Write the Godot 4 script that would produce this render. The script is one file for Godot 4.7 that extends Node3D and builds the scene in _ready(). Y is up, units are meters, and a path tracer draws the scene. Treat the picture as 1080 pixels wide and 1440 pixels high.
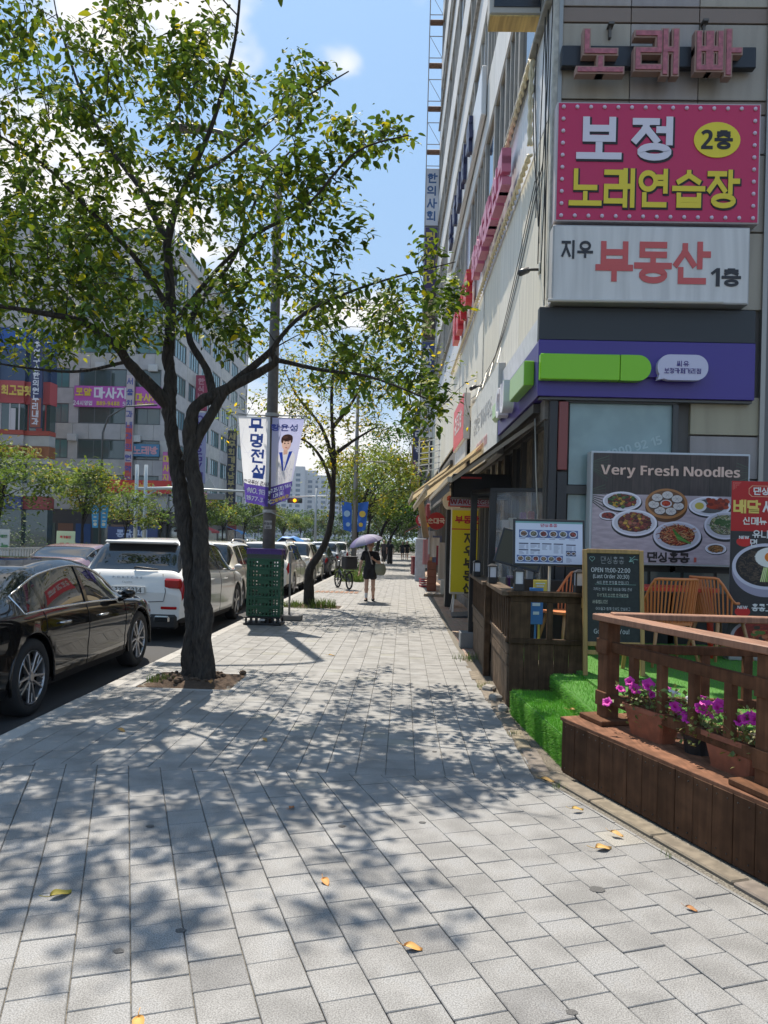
extends Node3D
# A street pavement in summer backlight: parked cars and trees on one side, shop fronts on the other.

var rng := RandomNumberGenerator.new()
var mats := {}
var tex := {}
var taken := {}
var cam: Camera3D

const SUN := Vector3(-0.155, 0.870, -0.468)
const KERB := -3.12
const U := Vector3(0.342, 0, 0.94)      # run of the near pavement, which bends away from the far one
const V := Vector3(0.94, 0, -0.342)
const BEND := Vector3(1.17, 0, -5.5)

# ---------------------------------------------------------------- mesh builder
class MB:
	var st := SurfaceTool.new()
	var n := 0
	func _init(smooth := false):
		st.begin(Mesh.PRIMITIVE_TRIANGLES)
		st.set_smooth_group(0 if smooth else -1)
		st.set_color(Color.WHITE)
	func col(c: Color) -> MB:
		st.set_color(c)
		return self
	func smooth(on := true) -> MB:
		st.set_smooth_group(0 if on else -1)
		return self
	func tri(a: Vector3, b: Vector3, c: Vector3):
		st.add_vertex(a); st.add_vertex(b); st.add_vertex(c)
		n += 1
	func quad(a: Vector3, b: Vector3, c: Vector3, d: Vector3):
		tri(a, b, c); tri(a, c, d)
	func uvquad(a: Vector3, b: Vector3, c: Vector3, d: Vector3, r := Rect2(0, 0, 1, 1)):
		# a top-left, b top-right, c bottom-right, d bottom-left
		var e := r.end
		var p := [a, b, c, a, c, d]
		var q := [r.position, Vector2(e.x, r.position.y), e, r.position, e, Vector2(r.position.x, e.y)]
		for i in 6:
			st.set_uv(q[i]); st.add_vertex(p[i])
		n += 2
	func box(c: Vector3, s: Vector3, t := Basis(), bev := 0.0) -> MB:
		var h := s / 2
		var b := minf(bev, minf(h.x, minf(h.y, h.z)) * 0.8)
		if b <= 0.0:
			var k: Array[Vector3] = []
			for i in 8:
				k.append(c + t * Vector3(h.x if i & 1 else -h.x, h.y if i & 2 else -h.y, h.z if i & 4 else -h.z))
			quad(k[0], k[2], k[3], k[1]); quad(k[4], k[5], k[7], k[6])
			quad(k[0], k[4], k[6], k[2]); quad(k[1], k[3], k[7], k[5])
			quad(k[2], k[6], k[7], k[3]); quad(k[0], k[1], k[5], k[4])
			return self
		var v := {}
		for i in 8:
			var sx := 1.0 if i & 1 else -1.0
			var sy := 1.0 if i & 2 else -1.0
			var sz := 1.0 if i & 4 else -1.0
			v[i * 3] = c + t * Vector3(sx * h.x, sy * (h.y - b), sz * (h.z - b))
			v[i * 3 + 1] = c + t * Vector3(sx * (h.x - b), sy * h.y, sz * (h.z - b))
			v[i * 3 + 2] = c + t * Vector3(sx * (h.x - b), sy * (h.y - b), sz * h.z)
		for ax in 3:
			var b1 := 1 << ((ax + 1) % 3)
			var b2 := 1 << ((ax + 2) % 3)
			for sd in 2:
				var o := (1 << ax) * sd
				if sd: quad(v[o * 3 + ax], v[(o | b2) * 3 + ax], v[(o | b1 | b2) * 3 + ax], v[(o | b1) * 3 + ax])
				else: quad(v[o * 3 + ax], v[(o | b1) * 3 + ax], v[(o | b1 | b2) * 3 + ax], v[(o | b2) * 3 + ax])
		for ax in 3:
			var a1 := (ax + 1) % 3
			var a2 := (ax + 2) % 3
			for p in 4:
				var o := ((1 << a1) if p & 1 else 0) | ((1 << a2) if p & 2 else 0)
				var e := o | (1 << ax)
				if p == 0 or p == 3: quad(v[o * 3 + a1], v[o * 3 + a2], v[e * 3 + a2], v[e * 3 + a1])
				else: quad(v[o * 3 + a1], v[e * 3 + a1], v[e * 3 + a2], v[o * 3 + a2])
		for i in 8:
			var odd := (i & 1) + ((i >> 1) & 1) + ((i >> 2) & 1)
			if odd % 2: tri(v[i * 3], v[i * 3 + 2], v[i * 3 + 1])
			else: tri(v[i * 3], v[i * 3 + 1], v[i * 3 + 2])
		return self
	func bar(a: Vector3, b: Vector3, w: float, h: float, bev := 0.0, up := Vector3.UP) -> MB:
		var f := (b - a).normalized()
		if absf(f.dot(up)) > 0.98: up = Vector3(0, 0, 1) if absf(f.z) < 0.9 else Vector3.RIGHT
		var x := up.cross(f).normalized()
		var y := f.cross(x)
		return box((a + b) / 2, Vector3(w, h, a.distance_to(b)), Basis(x, y, f), bev)
	func tube(p: Array, r: Array, k := 8, caps := true) -> MB:
		var rings := []
		var side := Vector3.ZERO
		for i in p.size():
			var f: Vector3 = (p[mini(i + 1, p.size() - 1)] - p[maxi(i - 1, 0)]).normalized()
			if side == Vector3.ZERO: side = f.cross(Vector3.UP if absf(f.y) < 0.9 else Vector3.RIGHT).normalized()
			else: side = (side - f * side.dot(f)).normalized()
			var up := f.cross(side)
			var ring := []
			for j in k:
				var a := TAU * j / k
				ring.append(p[i] + (side * cos(a) + up * sin(a)) * r[mini(i, r.size() - 1)])
			rings.append(ring)
		for i in p.size() - 1:
			for j in k:
				var q := (j + 1) % k
				quad(rings[i][j], rings[i][q], rings[i + 1][q], rings[i + 1][j])
		if caps:
			for j in range(1, k - 1):
				tri(rings[0][0], rings[0][j + 1], rings[0][j])
				tri(rings[-1][0], rings[-1][j], rings[-1][j + 1])
		return self
	func lathe(prof: Array, k := 16, at := Vector3.ZERO, t := Basis()) -> MB:
		for i in prof.size() - 1:
			for j in k:
				var a := TAU * j / k
				var b := TAU * (j + 1) / k
				var p: Vector2 = prof[i]
				var q: Vector2 = prof[i + 1]
				var v0 := at + t * Vector3(p.x * cos(a), p.y, p.x * sin(a))
				var v1 := at + t * Vector3(p.x * cos(b), p.y, p.x * sin(b))
				var v2 := at + t * Vector3(q.x * cos(b), q.y, q.x * sin(b))
				var v3 := at + t * Vector3(q.x * cos(a), q.y, q.x * sin(a))
				if p.x < 0.0001: tri(v0, v2, v3)
				elif q.x < 0.0001: tri(v0, v1, v2)
				else: quad(v0, v1, v2, v3)
		return self
	func ball(c: Vector3, r: Vector3, k := 10, m := 6) -> MB:
		var prof := []
		for i in m + 1:
			var a := -PI / 2 + PI * i / m
			prof.append(Vector2(maxf(cos(a), 0.0), sin(a)))
		return lathe(prof, k, c, Basis(Vector3(r.x, 0, 0), Vector3(0, r.y, 0), Vector3(0, 0, r.z)))
	func prism(poly: PackedVector2Array, depth: float, at := Vector3.ZERO, t := Basis()) -> MB:
		# polygon in x, y; front face at z = depth, back at z = 0
		var ix := Geometry2D.triangulate_polygon(poly)
		var f := []
		var b := []
		for q in poly:
			f.append(at + t * Vector3(q.x, q.y, depth)); b.append(at + t * Vector3(q.x, q.y, 0))
		for i in range(0, ix.size(), 3):
			tri(f[ix[i]], f[ix[i + 1]], f[ix[i + 2]])
			tri(b[ix[i]], b[ix[i + 2]], b[ix[i + 1]])
		for i in poly.size():
			var j := (i + 1) % poly.size()
			quad(f[i], f[j], b[j], b[i])
		return self
	func grid(g: Array):
		for i in g.size() - 1:
			for j in g[i].size() - 1:
				quad(g[i][j], g[i][j + 1], g[i + 1][j + 1], g[i + 1][j])
	func mesh() -> ArrayMesh:
		st.generate_normals()
		st.index()
		return st.commit()

# ---------------------------------------------------------------- names, things, parts
func numbered(s: String) -> String:
	var k: int = taken.get(s, 0)
	taken[s] = k + 1
	return s if k == 0 else "%s_%03d" % [s, k]

func sub(called: String, parent: Node) -> String:
	var key := str(parent.get_instance_id()) + called
	var k: int = taken.get(key, 0)
	taken[key] = k + 1
	return called if k == 0 else "%s_%03d" % [called, k]

func tag(o: Node3D, label: String, category: String, group := "") -> Node3D:
	o.set_meta("label", label)
	o.set_meta("category", category)
	if group: o.set_meta("group", group)
	return o

func thing(called: String, label: String, category: String, at := Vector3.ZERO, turn := 0.0, group := "") -> Node3D:
	var o := Node3D.new()
	o.name = numbered(called)
	add_child(o, true)
	o.position = at
	o.rotation.y = turn
	return tag(o, label, category, group)

func put(called: String, mesh: Mesh, mt: Material, parent: Node3D = self, at := Vector3.ZERO, b := Basis()) -> MeshInstance3D:
	var o := MeshInstance3D.new()
	o.name = numbered(called) if parent == self else sub(called, parent)
	o.mesh = mesh
	if mt: o.material_override = mt
	o.transform = Transform3D(b, at)
	parent.add_child(o, true)
	return o

func obj(called: String, mb: MB, mt: Material, parent: Node3D = self, at := Vector3.ZERO, b := Basis()) -> MeshInstance3D:
	return put(called, mb.mesh(), mt, parent, at, b)

func struct(called: String, mb: MB, mt: Material, label := "") -> MeshInstance3D:
	var o := obj(called, mb, mt)
	o.set_meta("kind", "structure")
	if label: o.set_meta("label", label)
	return o

func base(called: String, label := "") -> Node3D:
	var o := Node3D.new()
	o.name = numbered(called)
	add_child(o, true)
	o.set_meta("kind", "structure")
	if label: o.set_meta("label", label)
	return o

func copy(src: Node3D, label: String, at: Vector3, turn := 0.0) -> Node3D:
	var o: Node3D = src.duplicate()
	var s := String(src.name)
	if s.length() > 4 and s[-4] == "_" and s.right(3).is_valid_int(): s = s.left(-4)
	o.name = numbered(s)
	add_child(o, true)
	o.position = at
	o.rotation.y = turn
	o.set_meta("label", label)
	return o

func many(called: String, mesh: Mesh, xf: Array, cols: Array, mt: Material, parent: Node3D = self) -> MultiMeshInstance3D:
	var mm := MultiMesh.new()
	mm.transform_format = MultiMesh.TRANSFORM_3D
	mm.use_colors = cols.size() > 0
	mm.mesh = mesh
	mm.instance_count = xf.size()
	for i in xf.size():
		mm.set_instance_transform(i, xf[i])
		if cols.size(): mm.set_instance_color(i, cols[i])
	var o := MultiMeshInstance3D.new()
	o.name = numbered(called) if parent == self else sub(called, parent)
	o.multimesh = mm
	o.material_override = mt
	o.set_meta("kind", "stuff")
	parent.add_child(o, true)
	return o

# ---------------------------------------------------------------- materials
func L(r: float, g: float, b: float) -> Color:
	return Color(r, g, b).linear_to_srgb()

func m(r: float, g: float, b: float, rough := 0.8, metal := 0.0, t := "", sc := 1.0, relief := 0.0) -> StandardMaterial3D:
	var key := "%.3f %.3f %.3f %.2f %.2f %s %.2f %.2f" % [r, g, b, rough, metal, t, sc, relief]
	if mats.has(key): return mats[key]
	var q := StandardMaterial3D.new()
	q.albedo_color = L(r, g, b)
	q.roughness = rough
	q.metallic = metal
	q.vertex_color_use_as_albedo = true
	if t:
		q.albedo_texture = tex[t]
		q.uv1_triplanar = true
		q.uv1_world_triplanar = true
		q.uv1_scale = Vector3.ONE * sc
		if relief > 0.0:
			q.heightmap_enabled = true
			q.heightmap_texture = tex[t]
			q.heightmap_scale = relief
	mats[key] = q
	return q

# the same stone with broad dirt over its grain
func dirty(q: StandardMaterial3D, t := "dirt", sc := 0.45) -> StandardMaterial3D:
	q.detail_enabled = true
	q.detail_blend_mode = BaseMaterial3D.BLEND_MODE_MUL
	q.detail_albedo = tex[t]
	q.detail_uv_layer = BaseMaterial3D.DETAIL_UV_2
	q.uv2_triplanar = true
	q.uv2_world_triplanar = true
	q.uv2_scale = Vector3.ONE * sc
	return q

func paint(r: float, g: float, b: float, rough := 0.25) -> StandardMaterial3D:
	var key := "paint %.3f %.3f %.3f %.2f" % [r, g, b, rough]
	if mats.has(key): return mats[key]
	var q: StandardMaterial3D = m(r, g, b, 0.45).duplicate()
	q.clearcoat_enabled = true
	q.clearcoat = 1.0
	q.clearcoat_roughness = 0.03
	mats[key] = q
	return q

func printed(im: Image, rough := 0.5) -> StandardMaterial3D:
	var q := StandardMaterial3D.new()
	q.albedo_texture = ImageTexture.create_from_image(im)
	q.roughness = rough
	return q

func noise_tex(called: String, freq: float, oct: int, lo: float, hi: float, kind := FastNoiseLite.TYPE_SIMPLEX_SMOOTH, size := 512, sx := 1.0, sy := 1.0, tint := Vector3.ONE):
	var nz := FastNoiseLite.new()
	nz.seed = called.hash() % 1000
	nz.noise_type = kind
	nz.frequency = freq
	nz.fractal_octaves = oct
	var im: Image
	if sx == 1.0 and sy == 1.0:
		im = nz.get_seamless_image(size, size)
	else:
		im = Image.create(size, size, false, Image.FORMAT_L8)
		for y in size:
			for x in size:
				var ax := TAU * x / size
				var ay := TAU * y / size
				var v := nz.get_noise_3d(cos(ax) * size / TAU * sx, sin(ax) * size / TAU * sx + 50.0 * cos(ay) * sy, sin(ay) * size / TAU * sy)
				im.set_pixel(x, y, Color(v * 0.5 + 0.5, 0, 0))
	im.convert(Image.FORMAT_L8)
	var d := im.get_data()
	var out := PackedByteArray()
	out.resize(size * size * 3)
	for i in size * size:
		var v: float = lo + (hi - lo) * clampf((d[i] / 255.0 - 0.25) * 2.0, 0, 1)
		out[i * 3] = int(255 * pow(clampf(v * tint.x, 0, 1), 0.4545))
		out[i * 3 + 1] = int(255 * pow(clampf(v * tint.y, 0, 1), 0.4545))
		out[i * 3 + 2] = int(255 * pow(clampf(v * tint.z, 0, 1), 0.4545))
	tex[called] = ImageTexture.create_from_image(Image.create_from_data(size, size, false, Image.FORMAT_RGB8, out))

# ---------------------------------------------------------------- lettering
# Hangul is put together from the strokes of its letters; Latin letters come from a font.
const JAMO := {
	"ㄱ": "0,0 1,0 1,1", "ㄴ": "0,0 0,1 1,1", "ㄷ": "1,0 0,0 0,1 1,1", "ㄹ": "0,0 1,0 1,.5 0,.5 0,1 1,1", "ㅁ": "0,0 1,0 1,1 0,1 0,0",
	"ㅂ": "0,0 0,1 1,1 1,0;0,.45 1,.45", "ㅅ": ".5,0 .5,.3 0,1;.5,.3 1,1", "ㅇ": "o", "ㅈ": "0,0 1,0;.5,0 .5,.35 0,1;.5,.35 1,1",
	"ㅊ": ".3,0 .7,0;0,.27 1,.27;.5,.27 .5,.55 0,1;.5,.55 1,1", "ㅋ": "0,0 1,0 1,1;0,.5 1,.5", "ㅌ": "1,0 0,0 0,1 1,1;0,.5 1,.5",
	"ㅍ": "0,0 1,0;0,1 1,1;.3,0 .3,1;.7,0 .7,1", "ㅎ": ".3,0 .7,0;0,.25 1,.25;h",
	"ㅏ": ".3,0 .3,1;.3,.45 1,.45", "ㅐ": ".15,0 .15,1;.85,0 .85,1;.15,.45 .85,.45", "ㅑ": ".3,0 .3,1;.3,.3 1,.3;.3,.62 1,.62", "ㅒ": ".15,0 .15,1;.85,0 .85,1;.15,.3 .85,.3;.15,.62 .85,.62",
	"ㅓ": ".7,0 .7,1;0,.45 .7,.45", "ㅔ": ".45,0 .45,1;.95,0 .95,1;0,.45 .45,.45", "ㅕ": ".7,0 .7,1;0,.3 .7,.3;0,.62 .7,.62", "ㅖ": ".45,0 .45,1;.95,0 .95,1;0,.3 .45,.3;0,.62 .45,.62",
	"ㅗ": "0,1 1,1;.5,.1 .5,1", "ㅛ": "0,1 1,1;.3,.1 .3,1;.7,.1 .7,1", "ㅜ": "0,0 1,0;.5,0 .5,.95", "ㅠ": "0,0 1,0;.3,0 .3,.95;.7,0 .7,.95", "ㅡ": "0,.5 1,.5", "ㅣ": ".5,0 .5,1"}
const CHO := ["ㄱ", "ㄱㄱ", "ㄴ", "ㄷ", "ㄷㄷ", "ㄹ", "ㅁ", "ㅂ", "ㅂㅂ", "ㅅ", "ㅅㅅ", "ㅇ", "ㅈ", "ㅈㅈ", "ㅊ", "ㅋ", "ㅌ", "ㅍ", "ㅎ"]
const JUNG := ["ㅏ", "ㅐ", "ㅑ", "ㅒ", "ㅓ", "ㅔ", "ㅕ", "ㅖ", "ㅗ", "ㅗㅏ", "ㅗㅐ", "ㅗㅣ", "ㅛ", "ㅜ", "ㅜㅓ", "ㅜㅔ", "ㅜㅣ", "ㅠ", "ㅡ", "ㅡㅣ", "ㅣ"]
const JONG := ["", "ㄱ", "ㄱㄱ", "ㄱㅅ", "ㄴ", "ㄴㅈ", "ㄴㅎ", "ㄷ", "ㄹ", "ㄹㄱ", "ㄹㅁ", "ㄹㅂ", "ㄹㅅ", "ㄹㅌ", "ㄹㅍ", "ㄹㅎ", "ㅁ", "ㅂ", "ㅂㅅ", "ㅅ", "ㅅㅅ", "ㅇ", "ㅈ", "ㅊ", "ㅋ", "ㅌ", "ㅍ", "ㅎ"]

func jamo_strokes(out: Array, j: String, r: Rect2):
	if j.length() == 2 and JAMO[j[0]] and not "ㅗㅜㅡ".contains(j[0]):
		var w := r.size.x * 0.44
		jamo_strokes(out, j[0], Rect2(r.position, Vector2(w, r.size.y)))
		jamo_strokes(out, j[1], Rect2(r.position + Vector2(r.size.x - w, 0), Vector2(w, r.size.y)))
		return
	for s: String in String(JAMO[j]).split(";"):
		var line := PackedVector2Array()
		if s == "o" or s == "h":
			var q := r if s == "o" else Rect2(r.position + Vector2(r.size.x * 0.12, r.size.y * 0.48), Vector2(r.size.x * 0.76, r.size.y * 0.52))
			for k in 19:
				line.append(q.get_center() + Vector2(sin(TAU * k / 18), -cos(TAU * k / 18)) * q.size / 2)
		else:
			for p in s.split(" "):
				var c := p.split(",")
				line.append(r.position + Vector2(float(c[0]), float(c[1])) * r.size)
		out.append(line)

func hangul(ch: String) -> Array:
	var u := ch.unicode_at(0) - 0xAC00
	var a: String = CHO[u / 588]
	var b: String = JUNG[(u % 588) / 28]
	var c: String = JONG[u % 28]
	var out := []
	var f := 0.60 if c else 1.0
	var x0 := 0.08
	var y0 := 0.08
	var hh := 0.84
	if b.length() == 2:
		jamo_strokes(out, a, Rect2(x0, y0, 0.46, hh * f * 0.5))
		jamo_strokes(out, b[0], Rect2(x0, y0 + hh * f * 0.62, 0.54, hh * f * 0.26))
		jamo_strokes(out, b[1], Rect2(0.68, y0, 0.24, hh * f * (1.0 if not c else 0.98)))
	elif "ㅗㅛㅜㅠㅡ".contains(b):
		jamo_strokes(out, a, Rect2(0.2, y0, 0.6, hh * f * (0.5 if not c else 0.46)))
		jamo_strokes(out, b, Rect2(0.06, y0 + hh * f * 0.66, 0.88, hh * f * 0.32))
	else:
		jamo_strokes(out, a, Rect2(x0, y0 + 0.02, 0.46, hh * f * (0.88 if not c else 0.84)))
		jamo_strokes(out, b, Rect2(0.62, y0 - 0.02, 0.32, hh * f + (0.04 if not c else 0.0)))
	if c: jamo_strokes(out, c, Rect2(0.2, y0 + hh * 0.70, 0.62, hh * 0.30))
	return out

var glyphs := {}
func latin(ch: String, bold := true) -> Array:
	# [triangles, box] with capitals one unit high on y = 0
	var key := ch + str(bold)
	if not glyphs.has(key):
		var tm := TextMesh.new()
		var f := SystemFont.new()
		f.font_names = PackedStringArray(["Droid Sans"])
		f.font_weight = 700 if bold else 400
		tm.font = f
		tm.text = ch
		tm.font_size = 64
		tm.pixel_size = 1.0 / 64.0
		tm.depth = 0.2
		tm.horizontal_alignment = HORIZONTAL_ALIGNMENT_LEFT
		var tris := PackedVector3Array()
		for s in tm.get_surface_count():
			var ar := tm.surface_get_arrays(s)
			var vs: PackedVector3Array = ar[Mesh.ARRAY_VERTEX]
			if ar[Mesh.ARRAY_INDEX]:
				for i in ar[Mesh.ARRAY_INDEX]: tris.append(vs[i])
			else: tris.append_array(vs)
		var box := AABB()
		for i in tris.size():
			box = AABB(tris[i], Vector3.ZERO) if i == 0 else box.expand(tris[i])
		if not capline.has(bold):
			if ch == "H": capline[bold] = Vector2(box.position.y, box.size.y)
			else: latin("H", bold)
		var c: Vector2 = capline[bold]
		for i in tris.size():
			tris[i] = Vector3(tris[i].x / c.y, (tris[i].y - c.x) / c.y, tris[i].z)
		glyphs[key] = [tris, AABB(Vector3(box.position.x / c.y, (box.position.y - c.x) / c.y, 0), box.size / c.y)]
	return glyphs[key]

var capline := {}
func text_width(s: String, gap := 0.12) -> float:
	var w := 0.0
	for i in s.length():
		var u := s.unicode_at(i)
		if s[i] == " ": w += 0.35
		elif u >= 0xAC00 and u <= 0xD7A3: w += 1.0 + gap * 0.5
		else: w += latin(s[i])[1].size.x + gap
	return w

# writes s into mb: at is the middle of the line, right and up span it, h the height of the letters, wgt the stroke width over h
func write(mb: MB, s: String, at: Vector3, right: Vector3, up: Vector3, h: float, wgt := 0.13, depth := 0.004, squeeze := 1.0, gap := 0.12, bold := true):
	var out := right.cross(up).normalized()
	var b := Basis(right * h * squeeze, up * h, out)
	var x := -text_width(s, gap) / 2
	var k := 0
	for i in s.length():
		var u := s.unicode_at(i)
		if s[i] == " ":
			x += 0.35
		elif u >= 0xAC00 and u <= 0xD7A3:
			for line: PackedVector2Array in hangul(s[i]):
				k += 1
				var pl := PackedVector2Array()
				for q in line: pl.append(Vector2(x + q.x, 0.5 - q.y))
				stroke(mb, pl, wgt, depth + minf(depth * 0.07, 0.0012) * (k % 6), at, b)
			x += 1.0 + gap * 0.5
		else:
			var gl := latin(s[i], bold)
			for t in range(0, gl[0].size(), 3):
				var v := []
				for e in 3:
					var p: Vector3 = gl[0][t + e]
					v.append(at + b * Vector3(p.x + x - gl[1].position.x, p.y - 0.5, 0) + out * (p.z / 0.2 + 0.5) * depth)
				mb.tri(v[0], v[1], v[2])
			x += gl[1].size.x + gap

func stroke(mb: MB, p: PackedVector2Array, w: float, depth: float, at: Vector3, b: Basis):
	var n := p.size()
	var ring := p[0].is_equal_approx(p[n - 1]) and n > 3
	var lft := []
	var rgt := []
	for i in n:
		var d0 := Vector2.ZERO
		var d1 := Vector2.ZERO
		if i > 0: d0 = (p[i] - p[i - 1]).normalized()
		elif ring: d0 = (p[0] - p[n - 2]).normalized()
		if i < n - 1: d1 = (p[i + 1] - p[i]).normalized()
		elif ring: d1 = (p[1] - p[0]).normalized()
		if d0 == Vector2.ZERO: d0 = d1
		if d1 == Vector2.ZERO: d1 = d0
		var nn := (d0 + d1).normalized()
		var perp := Vector2(-nn.y, nn.x) * (w / 2) / maxf(0.5, nn.dot(d0))
		var e := Vector2.ZERO
		if not ring and i == 0: e = -d1 * w / 2
		if not ring and i == n - 1: e = d0 * w / 2
		lft.append(p[i] + perp + e)
		rgt.append(p[i] - perp + e)
	var t := func(q: Vector2, z: float) -> Vector3: return at + b * Vector3(q.x, q.y, z)
	for i in n - 1:
		mb.quad(t.call(lft[i], depth), t.call(lft[i + 1], depth), t.call(rgt[i + 1], depth), t.call(rgt[i], depth))
		mb.quad(t.call(lft[i], 0.0), t.call(lft[i + 1], 0.0), t.call(lft[i + 1], depth), t.call(lft[i], depth))
		mb.quad(t.call(rgt[i], depth), t.call(rgt[i + 1], depth), t.call(rgt[i + 1], 0.0), t.call(rgt[i], 0.0))
	if not ring:
		mb.quad(t.call(lft[0], 0.0), t.call(lft[0], depth), t.call(rgt[0], depth), t.call(rgt[0], 0.0))
		mb.quad(t.call(lft[n - 1], depth), t.call(lft[n - 1], 0.0), t.call(rgt[n - 1], 0.0), t.call(rgt[n - 1], depth))

# one mesh of writing that is a part of its sign; ht is where the letters stand proud
func sign_text(parent: Node3D, s: String, c: Color, at: Vector3, right: Vector3, up: Vector3, h: float, wgt := 0.13, depth := 0.004, squeeze := 1.0, gap := 0.12, bold := true) -> MeshInstance3D:
	var mb := MB.new()
	write(mb, s, at, right, up, h, wgt, depth, squeeze, gap, bold)
	return obj("lettering", mb, m(c.r, c.g, c.b, 0.5), parent)

# down a narrow sign, letter under letter
func sign_column(parent: Node3D, s: String, c: Color, top: Vector3, right: Vector3, h: float, step: float, wgt := 0.13, depth := 0.004):
	var mb := MB.new()
	for i in s.length():
		write(mb, s[i], top - Vector3.UP * step * i, right, Vector3.UP, h, wgt, depth)
	obj("lettering", mb, m(c.r, c.g, c.b, 0.5), parent)

func rounded(w: float, h: float, r: float, k := 5) -> PackedVector2Array:
	var p := PackedVector2Array()
	for q in 4:
		var c := Vector2((w / 2 - r) * (1 if q == 0 or q == 3 else -1), (h / 2 - r) * (1 if q < 2 else -1))
		for i in k + 1:
			var a := PI / 2 * (q + float(i) / k)
			p.append(c + Vector2(cos(a), sin(a)) * r)
	return p

func disc(r: float, k := 24, ry := -1.0) -> PackedVector2Array:
	var p := PackedVector2Array()
	for i in k: p.append(Vector2(cos(TAU * i / k) * r, sin(TAU * i / k) * (r if ry < 0 else ry)))
	return p

func _ready():
	rng.seed = 11
	sky_and_camera()
	textures()
	setting()
	right_building()
	shop_signs()
	terrace()
	shops_beyond()
	big_tree()
	street_trees()
	cars()
	kerb_furniture()
	people()
	far_side()
	small_things()

func sky_and_camera():
	cam = Camera3D.new()
	cam.name = "camera"
	cam.transform = Transform3D(Basis(Vector3.UP, deg_to_rad(1.44)) * Basis(Vector3.RIGHT, deg_to_rad(0.3)) * Basis(Vector3(0, 0, 1), deg_to_rad(1.5)), Vector3(0, 1.6, 0))
	add_child(cam)
	cam.set_frustum(0.1 * 1440.0 / 1080.0, Vector2(0, 0.1 * 35.64 / 1080.0), 0.1, 4000.0)
	cam.current = true
	var env := Environment.new()
	env.background_mode = Environment.BG_SKY
	env.tonemap_mode = Environment.TONE_MAPPER_LINEAR
	env.tonemap_exposure = 1.62
	env.background_energy_multiplier = 0.7
	env.fog_enabled = true
	env.fog_density = 0.0002
	env.fog_light_color = Color(0.86, 0.92, 1.0)
	env.sdfgi_enabled = true
	env.ssao_enabled = true
	env.ssil_enabled = true
	var sm := PanoramaSkyMaterial.new()
	sm.panorama = ImageTexture.create_from_image(sky_image(2048, 1024))
	var sk := Sky.new()
	sk.sky_material = sm
	env.sky = sk
	var we := WorldEnvironment.new()
	we.name = "world_environment"
	we.environment = env
	add_child(we)
	var sun := DirectionalLight3D.new()
	sun.name = "sun"
	sun.light_energy = 1.6
	sun.light_color = Color(1.0, 0.96, 0.9)
	sun.light_angular_distance = 0.5
	sun.shadow_enabled = true
	sun.look_at_from_position(SUN * 100, Vector3.ZERO)
	add_child(sun)

func sky_image(w: int, h: int) -> Image:
	var im := Image.create(w, h, false, Image.FORMAT_RGBF)
	var nz := FastNoiseLite.new()
	nz.seed = 5
	nz.frequency = 3.2
	nz.fractal_octaves = 6
	nz.fractal_gain = 0.52
	im.fill(Color(0.36, 0.40, 0.42))
	for y in range(0, h / 2 + 2):
		var el := PI / 2 - PI * (y + 0.5) / h
		var se := sin(el)
		var ce := cos(el)
		var f := pow(1.0 - clampf(se, 0, 1), 3.2)
		var r := lerpf(0.25, 0.57, f)
		var g := lerpf(0.465, 0.71, f)
		var b := lerpf(0.80, 0.83, f)
		for x in w:
			var az := wrapf(TAU * (x + 0.5) / w, -PI, PI)
			var d := Vector3(sin(az) * ce, se, -cos(az) * ce)
			# glow round the sun
			var s := maxf(d.dot(SUN), 0.0)
			var gl := 0.22 * pow(s, 6.0) + 0.5 * pow(s, 60.0)
			# heaps of cloud: low over the end of the street, more added round the rest of the sky to whiten the fill light
			var cov := 0.26 + 0.12 * exp(-pow(se / 0.22, 2.0))
			var da := rad_to_deg(az)
			var de := rad_to_deg(el)
			cov += 0.20 * exp(-pow((da - 2.0) / 9.0, 2) - pow((de - 12.0) / 6.0, 2))
			cov += 0.27 * exp(-pow((da + 22.0) / 9.5, 2) - pow((de - 25.0) / 10.0, 2))
			cov += 0.42 * exp(-pow((da + 5.5) / 3.0, 2) - pow((de - 31.5) / 2.2, 2))
			cov -= 0.55 * exp(-pow((da - 1.0) / 11.0, 2) - pow((de - 27.0) / 8.0, 2))
			var v := nz.get_noise_3d(d.x * 1.1, d.y * 2.0, d.z * 1.1) * 0.75 + 0.30 + cov - 0.5
			var c := smoothstep(0.12, 0.42, v)
			var lit := lerpf(0.80, 1.02, clampf(0.5 + (v - 0.35) * -0.5 + s * 0.5, 0, 1))
			im.set_pixel(x, y, Color(lerpf(r + gl, lit * 1.0, c), lerpf(g + gl * 0.97, lit * 0.985, c), lerpf(b + gl * 0.9, lit * 0.97, c)))
	return im

func textures():
	noise_tex("grain", 0.2, 2, 0.5, 1.08)
	noise_tex("dirt", 0.012, 6, 0.76, 1.06, FastNoiseLite.TYPE_SIMPLEX_SMOOTH, 512, 1.0, 1.0, Vector3(1.0, 0.99, 0.975))
	noise_tex("streak", 0.06, 4, 0.84, 1.05, FastNoiseLite.TYPE_SIMPLEX_SMOOTH, 256, 0.9, 0.06)
	noise_tex("speck", 0.35, 2, 0.55, 1.0)
	noise_tex("stain", 0.009, 5, 0.88, 1.0)
	noise_tex("grime", 0.012, 6, 0.68, 1.0)
	noise_tex("wood", 0.05, 4, 0.6, 1.0, FastNoiseLite.TYPE_SIMPLEX_SMOOTH, 256, 1.6, 0.08)
	noise_tex("bark", 0.05, 5, 0.2, 1.0, FastNoiseLite.TYPE_SIMPLEX_SMOOTH, 256, 1.6, 0.4)
	noise_tex("turf", 0.3, 3, 0.35, 1.0)
	noise_tex("soil", 0.06, 5, 0.35, 1.0)

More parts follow.
